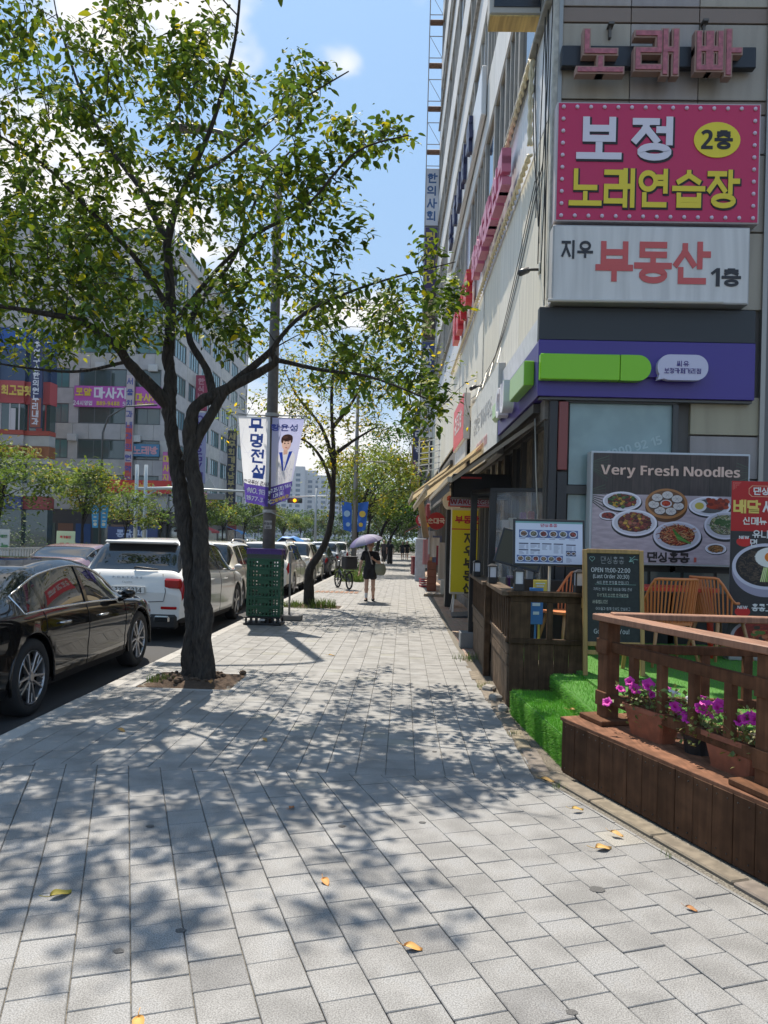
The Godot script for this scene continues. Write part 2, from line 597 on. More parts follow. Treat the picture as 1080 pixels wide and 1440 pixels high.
# ---------------------------------------------------------------- ground, road, pavement
func pix(p: Vector3) -> Vector3:
	# (x, y) in the photograph's pixels and the depth; only used to leave out what the photo does not show
	var c := cam.transform.affine_inverse() * p
	if c.z > -0.05: return Vector3(-9999, -9999, -1)
	return Vector3(540 - 1080 * c.x / c.z, 755.6 + 1080 * c.y / c.z, -c.z)

func seen(p: Vector3, edge := 60.0) -> bool:
	var q := pix(p)
	return q.z > 0 and q.x > -edge and q.x < 1080 + edge and q.y < 1440 + edge

func flat(poly: PackedVector2Array, y: float, depth := 0.05) -> MB:
	# a slab whose outline is given in x, z
	var mb := MB.new()
	mb.prism(poly, depth, Vector3(0, y - depth, 0), Basis(Vector3.RIGHT, Vector3(0, 0, 1), Vector3.UP))
	return mb

func setting():
	var g := MB.new()
	g.box(Vector3(0, -0.7, -400), Vector3(3000, 1.0, 3000))
	struct("ground", g, m(0.16, 0.15, 0.13, 0.95, 0, "stain", 0.1), "grey ground running out to the far end of the street")
	var rd := MB.new()
	rd.box(Vector3(-9.6, -0.18, -120), Vector3(15.4, 0.1, 300))
	struct("road", rd, m(0.055, 0.055, 0.058, 0.9, 0, "grain", 1.5, 0.3), "dark asphalt road where the cars stand at the kerb")
	var ln := base("road_marking", "white and yellow lane lines on the asphalt road")
	for k in 16:
		var mb := MB.new()
		mb.box(Vector3(-6.1, -0.127, -5.0 - k * 8.0), Vector3(0.12, 0.006, 3.0))
		obj("lane_line", mb, m(0.72, 0.72, 0.7, 0.8, 0, "grime", 1.0), ln)
	for s in [-9.2, -9.45]:
		var mb := MB.new()
		mb.box(Vector3(s, -0.127, -80), Vector3(0.11, 0.006, 160))
		obj("centre_line", mb, m(0.62, 0.4, 0.06, 0.8, 0, "grime", 1.0), ln)
	# the pavement's bed: joints of sand show between the pavers
	var u2 := Vector2(U.x, U.z)
	var k0 := Vector2(KERB + 0.17, -5.28)
	var r0 := Vector2(1.0, -5.28)
	var pit := Rect2(-2.78, -8.95, 1.0, 0.95)
	var pit2 := Rect2(-2.75, -18.7, 1.3, 0.9)
	var bed := MB.new()
	bed.box(Vector3(-0.55, -0.11, -75.3), Vector3(4.8, 0.2, 140))
	bed.prism(PackedVector2Array([Vector2(k0.x, -5.3), Vector2(1.85, -5.3), Vector2(1.85, -5.3) + u2 * 12, k0 + u2 * 12]), 0.2, Vector3(0, -0.211, 0), Basis(Vector3.RIGHT, Vector3(0, 0, 1), Vector3.UP))
	struct("pavement_bed", bed, m(0.21, 0.19, 0.155, 0.95, 0, "soil", 2.0), "sandy bed showing in the joints of the pavement")
	var pave := base("pavement", "pavement of pale grey square granite pavers in staggered rows")
	var s := 0.205
	var tiles := []   # [distance, at, turn, outline or null]
	var near_area := PackedVector2Array([k0, r0, r0 + u2 * 5.0, k0 + u2 * 5.0])
	var far_area := PackedVector2Array([Vector2(KERB + 0.17, -90), Vector2(0.83, -90), Vector2(0.85, -12), Vector2(0.98, -6.6), r0, k0])
	var pits := []
	for p in [pit, pit2]:
		pits.append(PackedVector2Array([p.position, Vector2(p.end.x, p.position.y), p.end, Vector2(p.position.x, p.end.y)]))
	for area in 2:
		var dir := Vector2(0, 1) if area == 0 else u2
		var ac := Vector2(1, 0) if area == 0 else Vector2(u2.y, -u2.x)
		var zone: PackedVector2Array = far_area if area == 0 else near_area
		for i in range(-24 if area else 0, 28):
			var shift: float = fmod(i * 0.5, 1.0) * s + rng.randf() * 0.03 if area else rng.randf() * 0.05 + (0.0 if i % 4 else s * 0.5)
			for j in range(-3, 30 if area else 410):
				var c := k0 + ac * (i + 0.5) * s + dir * ((j * s + shift) if area else (-j * s - shift))
				if area == 1 and not seen(Vector3(c.x, 0, c.y), 120): continue
				if area == 0 and not seen(Vector3(c.x, 0, c.y), 60): continue
				var h := s / 2 - 0.0025
				var sq := PackedVector2Array([c - ac * h - dir * h, c + ac * h - dir * h, c + ac * h + dir * h, c - ac * h + dir * h])
				var inside := 0
				for q in sq:
					if Geometry2D.is_point_in_polygon(q, zone): inside += 1
				if inside == 0: continue
				var cut: Variant = null
				if inside < 4:
					var got := Geometry2D.intersect_polygons(sq, zone)
					if got.is_empty(): continue
					cut = got[0]
				var gone := false
				for p in pits:
					var at2: PackedVector2Array = cut if cut else sq
					if not Geometry2D.intersect_polygons(at2, p).is_empty():
						var left := Geometry2D.clip_polygons(at2, p)
						if left.is_empty(): gone = true
						else: cut = left[0]
				if gone: continue
				tiles.append([Vector2(c.x, c.y).length(), c, atan2(dir.x, dir.y), cut, area])
	tiles.sort_custom(func(a, b): return a[0] < b[0])
	var tones := []
	for k in 9:
		var t := 0.278 + 0.011 * sin(k * 2.4)
		tones.append(dirty(m(t, t * 0.997, t * 0.98, 0.72, 0, "grain", 1.25, 0.15)))
	tones.append(dirty(m(0.355, 0.34, 0.305, 0.86, 0, "grain", 1.25, 0.15)))
	tones.append(dirty(m(0.24, 0.238, 0.235, 0.86, 0, "grain", 1.25, 0.15)))
	var shapes := []
	for k in 5:
		var mb := MB.new()
		mb.box(Vector3(0, -0.025, 0), Vector3(s - 0.003 - 0.001 * (k % 3), 0.05, s - 0.003 - 0.0012 * (k % 2)), Basis(), 0.003)
		shapes.append(mb.mesh())
	var xf := []
	var cols := []
	var rest := MB.new()
	var made := 0
	for t in tiles:
		var jit := Basis(Vector3.UP, t[2] + rng.randf_range(-0.006, 0.006)) * Basis(Vector3.RIGHT, rng.randf_range(-0.005, 0.005)) * Basis(Vector3(0, 0, 1), rng.randf_range(-0.005, 0.005))
		var at := Vector3(t[1].x, rng.randf_range(-0.002, 0.0015), t[1].y)
		var tone := rng.randi() % 9
		if rng.randf() < 0.022: tone = 9
		elif rng.randf() < 0.012: tone = 10
		if made < 300:
			made += 1
			if t[3]:
				var mb := MB.new()
				mb.prism(t[3], 0.05, Vector3(0, at.y - 0.05, 0), Basis(Vector3.RIGHT, Vector3(0, 0, 1), Vector3.UP))
				obj("paver", mb, tones[tone], pave)
			else:
				put("paver", shapes[made % 5], tones[tone], pave, at, jit)
		elif t[3]:
			rest.col(Color(1, 1, 1) * (0.92 + 0.1 * rng.randf()))
			rest.prism(t[3], 0.05, Vector3(0, at.y - 0.05, 0), Basis(Vector3.RIGHT, Vector3(0, 0, 1), Vector3.UP))
		else:
			xf.append(Transform3D(jit, at))
			var v := 0.92 + 0.11 * rng.randf()
			if tone == 10: v = 0.72
			cols.append(Color(v, v * 0.995, v * 0.98 if tone != 9 else v * 0.9))
	many("paver_field", shapes[0], xf, cols, dirty(m(0.292, 0.291, 0.286, 0.72, 0, "grain", 1.25)), pave)
	obj("cut_paver_field", rest, dirty(m(0.292, 0.291, 0.286, 0.72, 0, "grain", 1.25)), pave).set_meta("kind", "stuff")
	# spots of old gum and damp on the pavers
	for p in [[0.95, -3.62, 0.03], [-0.86, -3.1, 0.018], [-1.05, -2.93, 0.018], [0.28, -5.9, 0.014], [-0.30, -4.3, 0.016], [0.62, -2.66, 0.016], [0.15, -4.4, 0.015], [-1.35, -4.2, 0.018]]:
		var pl := PackedVector2Array()
		for k in 14: pl.append(Vector2(cos(TAU * k / 14) * 1.25, sin(TAU * k / 14)) * p[2] * (0.85 + 0.3 * rng.randf()))
		var mb := MB.new()
		mb.prism(pl, 0.0014, Vector3(p[0], 0.0016, p[1]), Basis(Vector3.RIGHT, Vector3(0, 0, 1), Vector3.UP))
		obj("stain", mb, m(0.10, 0.098, 0.095, 0.85, 0, "grain", 1.25), pave)
	# kerb of long granite stones
	var kerb := base("kerb", "kerb of long pale granite stones along the road")
	var kmat := [m(0.40, 0.39, 0.37, 0.85, 0, "grain", 2.5, 0.1), m(0.36, 0.355, 0.34, 0.85, 0, "grain", 2.5, 0.1), m(0.43, 0.42, 0.4, 0.85, 0, "grain", 2.5, 0.1)]
	var st := MB.new()
	st.box(Vector3(0, -0.1, 0), Vector3(0.17, 0.2, 0.99), Basis(), 0.012)
	var stone := st.mesh()
	for k in 70:
		put("kerb_stone", stone, kmat[rng.randi() % 3], kerb, Vector3(KERB + 0.082, rng.randf_range(0.0, 0.004), -5.9 - k))
	for k in 6:
		put("kerb_stone", stone, kmat[rng.randi() % 3], kerb, Vector3(KERB + 0.082, 0.002, -5.4) + U * (0.5 + k), Basis(Vector3.UP, atan2(U.x, U.z)))
	# strip of worn brick before the shops, and the worn concrete edge along the decks
	var bricks := base("brick_strip", "strip of pinkish worn bricks between pavers and shop fronts")
	var bm := []
	for k in 5: bm.append(m(0.38 + 0.04 * sin(k * 2.0), 0.27 + 0.03 * sin(k * 3.1), 0.2 + 0.02 * sin(k), 0.9, 0, "grain", 3.0, 0.1))
	var bb := MB.new()
	bb.box(Vector3(0, -0.03, 0), Vector3(0.107, 0.06, 0.207), Basis(), 0.004)
	var brick := bb.mesh()
	var bx := []
	var bc := []
	for j in 150:
		for i in 7:
			var at := Vector3(0.99 + i * 0.11, rng.randf_range(-0.003, 0.002), -11.0 - j * 0.21 - (0.105 if i % 2 else 0.0))
			if j < 40 and i < 7: put("brick", brick, bm[rng.randi() % 5], bricks, at)
			else:
				bx.append(Transform3D(Basis(), at))
				var v := 0.85 + 0.3 * rng.randf()
				bc.append(Color(v, v, v))
	many("brick_field", brick, bx, bc, m(0.38, 0.27, 0.2, 0.9), bricks)
	var edge := base("concrete_edge", "worn brown concrete edging along the foot of the deck")
	for k in 14:
		var mb := MB.new()
		var w := 0.115 + 0.01 * sin(k * 3.0)
		mb.box(Vector3(0, -0.03, 0), Vector3(w, 0.07, 0.6 - 0.008), Basis(), 0.008)
		var ec := m(0.205 + 0.012 * sin(k * 1.7), 0.172 + 0.01 * sin(k * 1.7), 0.13 + 0.008 * sin(k * 2.9), 0.95, 0, "grime", 1.5, 0.4)
		if k < 7: obj("edging_stone", mb, ec, edge, Vector3(1.06, 0.006, -5.45) + U * (0.3 + k * 0.6), Basis(Vector3.UP, atan2(U.x, U.z)))
		else: obj("edging_stone", mb, ec, edge, Vector3(lerpf(1.02, 0.9, (k - 7) / 7.0), 0.006, -5.75 - (k - 7) * 0.6), Basis(Vector3.UP, -0.02))
	var dirt := MB.new()
	dirt.prism(PackedVector2Array([Vector2(0.95, -5.3), Vector2(2.0, -5.3), Vector2(2.0, -11), Vector2(0.84, -11)]), 0.05, Vector3(0, -0.05, 0), Basis(Vector3.RIGHT, Vector3(0, 0, 1), Vector3.UP))
	struct("dirt_strip", dirt, m(0.2, 0.17, 0.13, 0.95, 0, "soil", 2.0, 1.0), "strip of brown dirt at the foot of the decks")
	# earth in the two tree pits
	var soil := MB.new(true)
	for p in [pit, pit2]:
		var gr := []
		for i in 15:
			var row := []
			for j in 15:
				var x: float = p.position.x + p.size.x * i / 14.0
				var z: float = p.position.y + p.size.y * j / 14.0
				var e := minf(minf(i, 14 - i), minf(j, 14 - j)) / 7.0
				row.append(Vector3(x, -0.03 + 0.14 * e * (0.6 + 0.4 * sin(i * 1.9) * cos(j * 2.3)) + rng.randf() * 0.035, z))
			gr.append(row)
		soil.grid(gr)
	soil.smooth(false)
	for k in 60:
		var c := Vector3(-2.28 + rng.randfn() * 0.22, 0.05, -8.5 + rng.randfn() * 0.2)
		if pit.has_point(Vector2(c.x, c.z)): soil.ball(c, Vector3(1, 0.7, 1) * rng.randf_range(0.012, 0.045), 6, 4)
	struct("soil", soil, m(0.13, 0.085, 0.055, 1.0, 0, "soil", 3.0, 1.5), "brown earth in the square pits round the street trees")
	var frame := base("pit_edging", "flush granite frames round the square tree pits")
	for p in [pit, pit2]:
		for e in 4:
			var mb := MB.new()
			var c: Vector2 = p.get_center()
			if e < 2: mb.box(Vector3(c.x, -0.04, p.position.y - 0.03 if e == 0 else p.end.y + 0.03), Vector3(p.size.x + 0.1, 0.09, 0.06), Basis(), 0.006)
			else: mb.box(Vector3(p.position.x - 0.03 if e == 2 else p.end.x + 0.03, -0.041, c.y), Vector3(0.06, 0.09, p.size.y - 0.002), Basis(), 0.006)
			obj("edging_stone", mb, kmat[e % 3], frame)
	grass_tufts("grass", "bright grass and weeds growing in the tree pits", [[Vector3(-2.62, 0.0, -8.35), 0.14, 130, 0.09], [Vector3(-2.6, 0, -18.1), 0.3, 190, 0.16], [Vector3(-1.85, 0, -18.1), 0.32, 230, 0.22], [Vector3(-2.2, 0, -17.9), 0.4, 140, 0.1], [Vector3(0.92, 0, -10.6), 0.2, 60, 0.1], [Vector3(-1.9, 0, -30.0), 0.5, 200, 0.4], [Vector3(-2.3, 0, -33.0), 0.6, 200, 0.45], [Vector3(0.97, 0, -6.5), 0.06, 26, 0.05], [Vector3(1.07, 0, -5.1), 0.05, 22, 0.045], [Vector3(0.93, 0, -8.6), 0.08, 40, 0.07], [Vector3(1.42, 0, -4.05), 0.04, 16, 0.035]])

func blade() -> ArrayMesh:
	var mb := MB.new()
	mb.quad(Vector3(-0.06, 0, 0), Vector3(0.06, 0, 0), Vector3(0.05, 0.5, 0.12), Vector3(-0.05, 0.5, 0.12))
	mb.tri(Vector3(-0.05, 0.5, 0.12), Vector3(0.05, 0.5, 0.12), Vector3(0, 1.0, 0.45))
	return mb.mesh()

func grass_tufts(called: String, label: String, spots: Array):
	var xf := []
	var cols := []
	for s in spots:
		for k in s[2]:
			var a := rng.randf() * TAU
			var r: float = s[1] * sqrt(rng.randf())
			var h: float = s[3] * (0.4 + 0.8 * rng.randf())
			xf.append(Transform3D(Basis(Vector3.UP, rng.randf() * TAU) * Basis.from_scale(Vector3(h * 0.8, h, h)), s[0] + Vector3(cos(a) * r, 0, sin(a) * r)))
			var v := 0.6 + 0.7 * rng.randf()
			cols.append(Color(v * (0.9 + 0.4 * rng.randf()), v, v * 0.8))
	var gm: StandardMaterial3D = m(0.10, 0.17, 0.03, 0.7).duplicate()
	gm.backlight_enabled = true
	gm.backlight = Color(0.7, 0.7, 0.7)
	var o := many(called, blade(), xf, cols, gm)
	o.set_meta("label", label)

# ---------------------------------------------------------------- the block beside us
const FT := 0.01650   # the street front leans this much towards the street with each metre away
func F(out: float, y: float, z: float) -> Vector3:
	# a point by the street front: so far out over the pavement, so high, at that z
	return Vector3(1.85 + (z + 10.0) * FT - out, y, z)
func FB() -> Basis: return Basis(Vector3.UP, atan(FT))
func along() -> Vector3: return FB() * Vector3(0, 0, 1)

func window_mesh(w: float, h: float, bars: int, t := 0.05, d := 0.08) -> ArrayMesh:
	# frame in the plane x = 0 facing -x, width along z
	var mb := MB.new()
	mb.box(Vector3(0, t / 2, 0), Vector3(d, t, w)); mb.box(Vector3(0, h - t / 2, 0), Vector3(d, t, w))
	for s in [-1, 1]: mb.box(Vector3(0, h / 2, s * (w - t) / 2), Vector3(d, h - 2 * t, t))
	for k in bars: mb.box(Vector3(0.004, h / 2, -w / 2 + w * (k + 1) / (bars + 1)), Vector3(d - 0.01, h - 2 * t, t))
	return mb.mesh()

func right_building():
	var b := thing("shop_block", "tall cream and grey commercial block beside the pavement, covered in shop signs", "building", Vector3(1.85, 0, -10), atan(FT))
	var core := MB.new()
	core.box(Vector3(5.1, 17, -15.0), Vector3(9.8, 34, 29.5))
	obj("core", core, m(0.2, 0.19, 0.18, 0.9), b)
	# street front, upper floors: rows of panels and framed windows
	var aluminium := m(0.42, 0.40, 0.36, 0.5, 0.2, "stain", 0.6)
	var glass := m(0.035, 0.045, 0.055, 0.04, 0.0)
	glass.metallic_specular = 0.9
	var film := [m(0.5, 0.56, 0.62, 0.15), m(0.42, 0.42, 0.55, 0.2), m(0.6, 0.6, 0.6, 0.2)]
	var panel := MB.new()
	panel.box(Vector3.ZERO, Vector3(0.06, 1.28, 1.585), Basis(), 0.006)
	var pm := panel.mesh()
	var pcol := [dirty(m(0.64, 0.64, 0.62, 0.5), "streak", 0.5), dirty(m(0.60, 0.60, 0.57, 0.5), "streak", 0.5), dirty(m(0.68, 0.67, 0.64, 0.5), "streak", 0.5)]
	var wm := [window_mesh(1.55, 2.05, 1), window_mesh(1.55, 2.05, 0), window_mesh(1.55, 2.05, 2)]
	var pane := MB.new()
	pane.box(Vector3.ZERO, Vector3(0.02, 1.93, 1.43))
	var gm := pane.mesh()
	for f in 7:
		var y0 := 8.95 + f * 3.4
		for k in 18:
			var z := -0.85 - k * 1.6
			put("cladding_panel", pm, pcol[(k * 7 + f * 3) % 3], b, Vector3(-0.01, y0 + 2.05 + 0.66, z))
			var w := put("window", wm[(k + f) % 3], aluminium, b, Vector3(0.02, y0, z))
			var g: Material = film[(k + f) % 3] if (k * 5 + f * 3) % 7 == 0 else glass
			put("pane", gm, g, w, Vector3(0.03 if (k % 2) else 0.02, 1.025, 0))
		if f % 2 == 0:
			var sill := MB.new()
			sill.box(Vector3(-0.05, y0 - 0.03, -14.5), Vector3(0.16, 0.07, 28.9), Basis(), 0.01)
			obj("sill", sill, m(0.33, 0.32, 0.3, 0.7, 0, "grime", 0.7), b)
	# second floor: white panels between the two garlands, smooth cream wall below
	var wp := MB.new()
	wp.box(Vector3.ZERO, Vector3(0.05, 1.5, 2.39), Basis(), 0.006)
	var wpm := wp.mesh()
	var cp := MB.new()
	cp.box(Vector3.ZERO, Vector3(0.05, 2.58, 2.39), Basis(), 0.008)
	var cpm := cp.mesh()
	for k in 12:
		put("white_panel", wpm, dirty(m(0.68, 0.69, 0.7, 0.45), "streak", 0.6), b, Vector3(-0.005, 8.13, -1.25 - k * 2.4))
		put("cream_panel", cpm, [dirty(m(0.71, 0.67, 0.56, 0.6), "streak", 0.5), dirty(m(0.74, 0.71, 0.62, 0.6), "streak", 0.5)][k % 2], b, Vector3(-0.005, 6.07, -1.25 - k * 2.4))
	var corner := MB.new()
	corner.box(Vector3(-0.01, 17.3, -0.02), Vector3(0.12, 25.0, 0.1), Basis(), 0.01)
	corner.box(Vector3(-0.012, 6.0, -7.4), Vector3(0.06, 2.7, 0.07))
	corner.box(Vector3(-0.012, 6.0, -13.4), Vector3(0.06, 2.7, 0.07))
	obj("corner_trim", corner, m(0.5, 0.48, 0.42, 0.6, 0, "grime", 0.8), b)
	# ground floor: glazed bays with dark frames
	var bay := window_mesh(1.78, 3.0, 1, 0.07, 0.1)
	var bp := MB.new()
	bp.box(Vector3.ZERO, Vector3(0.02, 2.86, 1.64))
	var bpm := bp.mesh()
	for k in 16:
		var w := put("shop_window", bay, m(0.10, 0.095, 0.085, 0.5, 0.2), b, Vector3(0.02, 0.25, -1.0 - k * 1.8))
		put("pane", bpm, glass if k % 2 else m(0.42, 0.35, 0.25, 0.15, 0, "grime", 0.8), w, Vector3(0.03, 1.5, 0))  # every other pane cream: reflections and lit interiors put into its colour
	var plinth := MB.new()
	plinth.box(Vector3(0, 0.12, -14.7), Vector3(0.16, 0.26, 29.3), Basis(), 0.01)
	plinth.box(Vector3(0.0, 3.9, -14.7), Vector3(0.1, 1.3, 29.3))
	obj("plinth", plinth, m(0.22, 0.2, 0.18, 0.7, 0, "grime", 1.0), b)
	# end wall with its stone panels
	var e := Node3D.new()
	e.name = "end_wall"
	b.add_child(e)
	e.global_transform = Transform3D(Basis(), Vector3(0, 0, -10))
	var back := MB.new()
	back.box(Vector3(3.2, 17, -0.13), Vector3(2.72, 34, 0.12))
	back.box(Vector3(6.9, 17, -0.6), Vector3(4.7, 34, 0.3))
	obj("backing", back, m(0.13, 0.12, 0.11, 0.9), e)
	var stone := []
	for k in 6: stone.append(dirty(m(0.42 + 0.045 * sin(k * 2.1), 0.37 + 0.04 * sin(k * 2.1), 0.30 + 0.033 * sin(k * 2.6), 0.45, 0, "grain", 1.6), "streak", 0.35))
	var pink := m(0.27, 0.2, 0.155, 0.5, 0, "grain", 2.0)
	var rows := [[0.35, 1.0], [1.36, 1.15], [2.52, 0.55], [3.08, 0.5], [4.7, 1.0], [5.71, 1.0], [6.72, 0.5], [7.23, 0.17], [7.41, 0.99], [8.41, 0.2], [8.62, 1.0], [9.63, 1.0]]
	for r in rows:
		for k in 3:
			var sp := MB.new()
			sp.box(Vector3(1.90 + 0.88 * (k + 0.5), r[0] + r[1] / 2, -0.035), Vector3(0.87, r[1] - 0.012, 0.07), Basis(), 0.004)
			if r[0] < 3.5 and k < 2: continue
			obj("stone_panel", sp, pink if r[1] < 0.3 else stone[rng.randi() % 6], e)
	var seam := MB.new()
	seam.box(Vector3(4.56, 12, 0.0), Vector3(0.06, 24, 0.08))
	seam.box(Vector3(1.87, 12.3, 0.0), Vector3(0.05, 17, 0.08))
	obj("steel_trim", seam, m(0.3, 0.29, 0.27, 0.4, 0.6), e)
	for p in [[2.5, 8.33], [3.7, 8.38]]:
		var hk := MB.new()
		hk.box(Vector3(p[0], p[1] - 0.08, 0.03), Vector3(0.03, 0.14, 0.06)); hk.box(Vector3(p[0], p[1], 0.06), Vector3(0.07, 0.03, 0.12))
		obj("bracket", hk, m(0.12, 0.11, 0.1, 0.6, 0.5), e)
	# frosted shop window in the end wall
	var w2 := MB.new()
	w2.box(Vector3(2.76, 3.49, 0.0), Vector3(1.44, 0.07, 0.1)); w2.box(Vector3(3.46, 1.9, 0.0), Vector3(0.07, 3.1, 0.1))
	w2.box(Vector3(2.76, 2.33, 0.01), Vector3(1.36, 0.11, 0.1))
	var wf := obj("window_frame", w2, m(0.05, 0.05, 0.05, 0.4), e)
	for q in [[2.39, 1.08], [0.5, 1.78]]:
		var fp := MB.new()
		fp.box(Vector3(2.77, q[0] + q[1] / 2, -0.01), Vector3(1.31, q[1] - 0.02, 0.02))
		obj("frosted_pane", fp, m(0.27, 0.37, 0.37, 0.16, 0, "stain", 0.5), wf)
	var fade := MB.new()
	write(fade, "7000 92 15", Vector3(2.95, 2.9, 0.003), Vector3(0.94, 0.3, 0).normalized(), Vector3(-0.3, 0.94, 0).normalized(), 0.11, 0.1, 0.001)
	write(fade, "보정로 365", Vector3(3.02, 2.72, 0.003), Vector3(0.94, 0.3, 0).normalized(), Vector3(-0.3, 0.94, 0).normalized(), 0.1, 0.08, 0.001)
	obj("lettering", fade, m(0.36, 0.46, 0.46, 0.3), wf)
	var pil := MB.new()
	pil.box(Vector3(2.02, 3.02, 0.03), Vector3(0.12, 0.88, 0.1), Basis(), 0.006)
	obj("pillar_cover", pil, m(0.22, 0.05, 0.045, 0.35), e)
	pil = MB.new()
	pil.box(Vector3(2.02, 1.3, 0.03), Vector3(0.12, 2.5, 0.1)); pil.box(Vector3(1.9, 1.8, 0.0), Vector3(0.1, 3.4, 0.1))
	obj("pillar", pil, m(0.025, 0.025, 0.028, 0.4), e)
	pil = MB.new()
	pil.box(Vector3(3.3, 0.85, 0.02), Vector3(2.4, 1.05, 0.06))
	obj("dark_panel", pil, m(0.02, 0.018, 0.017, 0.5), e)
	pil = MB.new()
	for k in 4: pil.box(Vector3(2.95 + k * 0.42, 1.17, 0.055), Vector3(0.38, 0.26, 0.02))
	obj("low_pane", pil, m(0.10, 0.12, 0.12, 0.1), e)
	var rw := MB.new()
	rw.box(Vector3(6.9, 12, -0.4), Vector3(4.6, 24, 0.1))
	obj("rendered_wall", rw, m(0.21, 0.19, 0.165, 0.9, 0, "grime", 0.6), e)

# a box sign: w along right, h up, d deep, its face at `at`
func box_sign(called: String, label: String, at: Vector3, right: Vector3, w: float, h: float, d: float, face: Material, frame: Material, rim := 0.02, cat := "sign", group := "") -> Node3D:
	var out := right.cross(Vector3.UP)
	var o := thing(called, label, cat, at, 0.0, group)
	var bs := Basis(right, Vector3.UP, out)
	var mb := MB.new()
	mb.box(-out * (d / 2 + 0.004), Vector3(w, h, d), bs, 0.008)
	obj("casing", mb, frame, o)
	mb = MB.new()
	mb.box(-out * 0.003, Vector3(w - rim * 2, h - rim * 2, 0.012), bs)
	obj("face", mb, face, o)
	return o

func shop_signs():
	var X := Vector3.RIGHT
	var Y := Vector3.UP
	# end wall: raised letters on a dark bar
	var n := thing("raised_letter_sign", "faded pink raised letters on a dark bar, topmost sign of the end wall", "sign", Vector3(3.1, 7.85, -9.9))
	var mb := MB.new()
	mb.box(Vector3(0, 0.03, 0), Vector3(2.46, 0.27, 0.1), Basis(), 0.01)
	obj("bar", mb, m(0.012, 0.013, 0.018, 0.4), n)
	var at := [-0.755, -0.045, 0.715]
	for i in 3:
		mb = MB.new()
		write(mb, "노래빠"[i], Vector3(at[i], 0, 0.06), X, Y, 0.58, 0.17, 0.12)
		var l := obj("letter", mb, m(0.33, 0.21, 0.17, 0.7), n)
		mb = MB.new()
		write(mb, "노래빠"[i], Vector3(at[i], 0, 0.186), X, Y, 0.58, 0.10, 0.012)
		obj("letter_face", mb, m(0.44, 0.13, 0.16, 0.5, 0, "grime", 2.0), l)
	# crimson singing room sign
	var r := box_sign("singing_room_sign", "crimson sign with white and yellow lettering and a border of little bulbs", Vector3(3.09, 6.475, -9.76), X, 2.56, 1.52, 0.22, m(0.50, 0.012, 0.085, 0.4), m(0.45, 0.4, 0.4, 0.5, 0.3))
	var bulb := MB.new(true)
	bulb.ball(Vector3.ZERO, Vector3(0.026, 0.026, 0.02), 8, 5)
	var bm := bulb.mesh()
	for i in 15:
		for s in [-1, 1]: put("bulb", bm, m(0.62, 0.5, 0.6, 0.3), r, Vector3(-1.2 + i * 2.4 / 14, s * 0.69, 0.01))
	for j in 8:
		for s in [-1, 1]: put("bulb", bm, m(0.62, 0.5, 0.6, 0.3), r, Vector3(s * 1.2, -0.69 + (j + 1) * 1.38 / 9, 0.01))
	var dk := Color(0.01, 0.006, 0.01)
	for i in 2:
		sign_text(r, "보정"[i], dk, Vector3(-0.715 + i * 0.69, 0.275, 0.006), X, Y, 0.55, 0.20, 0.004)
		sign_text(r, "보정"[i], Color(0.66, 0.62, 0.68), Vector3(-0.73 + i * 0.69, 0.29, 0.012), X, Y, 0.55, 0.155, 0.006)
	sign_text(r, "노래연습장", dk, Vector3(-0.02, -0.345, 0.006), X, Y, 0.49, 0.195, 0.004, 0.83)
	sign_text(r, "노래연습장", Color(0.70, 0.55, 0.03), Vector3(-0.03, -0.335, 0.012), X, Y, 0.49, 0.135, 0.006, 0.83)
	mb = MB.new()
	mb.prism(disc(0.29, 32, 0.225), 0.01, Vector3(0.73, 0.29, 0.006))
	obj("oval", mb, m(0.72, 0.58, 0.02, 0.4), r)
	sign_text(r, "2층", dk, Vector3(0.73, 0.29, 0.017), X, Y, 0.24, 0.17, 0.004, 0.9)
	# estate office sign
	var w := box_sign("estate_office_sign", "white box sign with large red letters and small black ones, below the crimson one", Vector3(3.02, 5.17, -9.72), X, 2.46, 0.97, 0.26, dirty(m(0.63, 0.61, 0.585, 0.4), "streak", 0.5), m(0.42, 0.41, 0.4, 0.5, 0.3))
	sign_text(w, "지우", Color(0.02, 0.02, 0.025), Vector3(-0.92, 0.17, 0.006), X, Y, 0.225, 0.15, 0.004, 0.85)
	sign_text(w, "부동산", Color(0.55, 0.09, 0.085), Vector3(0.04, 0.02, 0.006), X, Y, 0.53, 0.15, 0.004, 0.86)
	sign_text(w, "1층", Color(0.02, 0.02, 0.025), Vector3(0.94, -0.15, 0.006), X, Y, 0.23, 0.16)
	mb = MB.new()
	mb.tube([Vector3(1.74, 4.69, -9.7), Vector3(3.92, 4.70, -9.7)], [0.022], 8)
	var lamp := obj("strip_light", mb, m(0.5, 0.47, 0.42, 0.4))
	tag(lamp, "unlit strip light running along under the white estate office sign", "light")
	# the corner shop's fascia, wrapping both fronts
	var f := thing("fascia", "purple and charcoal shop fascia wrapping the corner of the building", "shop fascia", Vector3(1.85, 0, -10))
	var purple := m(0.052, 0.03, 0.235, 0.35)
	mb = MB.new()
	mb.box(Vector3(1.19, 4.45, 0.06), Vector3(2.74, 0.42, 0.14), Basis(), 0.006)
	obj("charcoal_band", mb, m(0.022, 0.026, 0.03, 0.45), f)
	mb = MB.new()
	mb.box(Vector3(1.19, 3.875, 0.065), Vector3(2.744, 0.722, 0.15), Basis(), 0.006)
	mb.bar(Vector3(-0.10, 3.875, 0.14), Vector3(-0.165, 3.875, -3.8), 0.15, 0.722, 0.006)
	obj("purple_band", mb, purple, f)
	mb = MB.new()
	mb.bar(Vector3(-0.06, 4.45, 0.12), Vector3(-0.13, 4.45, -3.8), 0.1, 0.42, 0.006)
	obj("white_band", mb, m(0.66, 0.67, 0.7, 0.5, 0, "stain", 0.8), f)
	mb = MB.new()
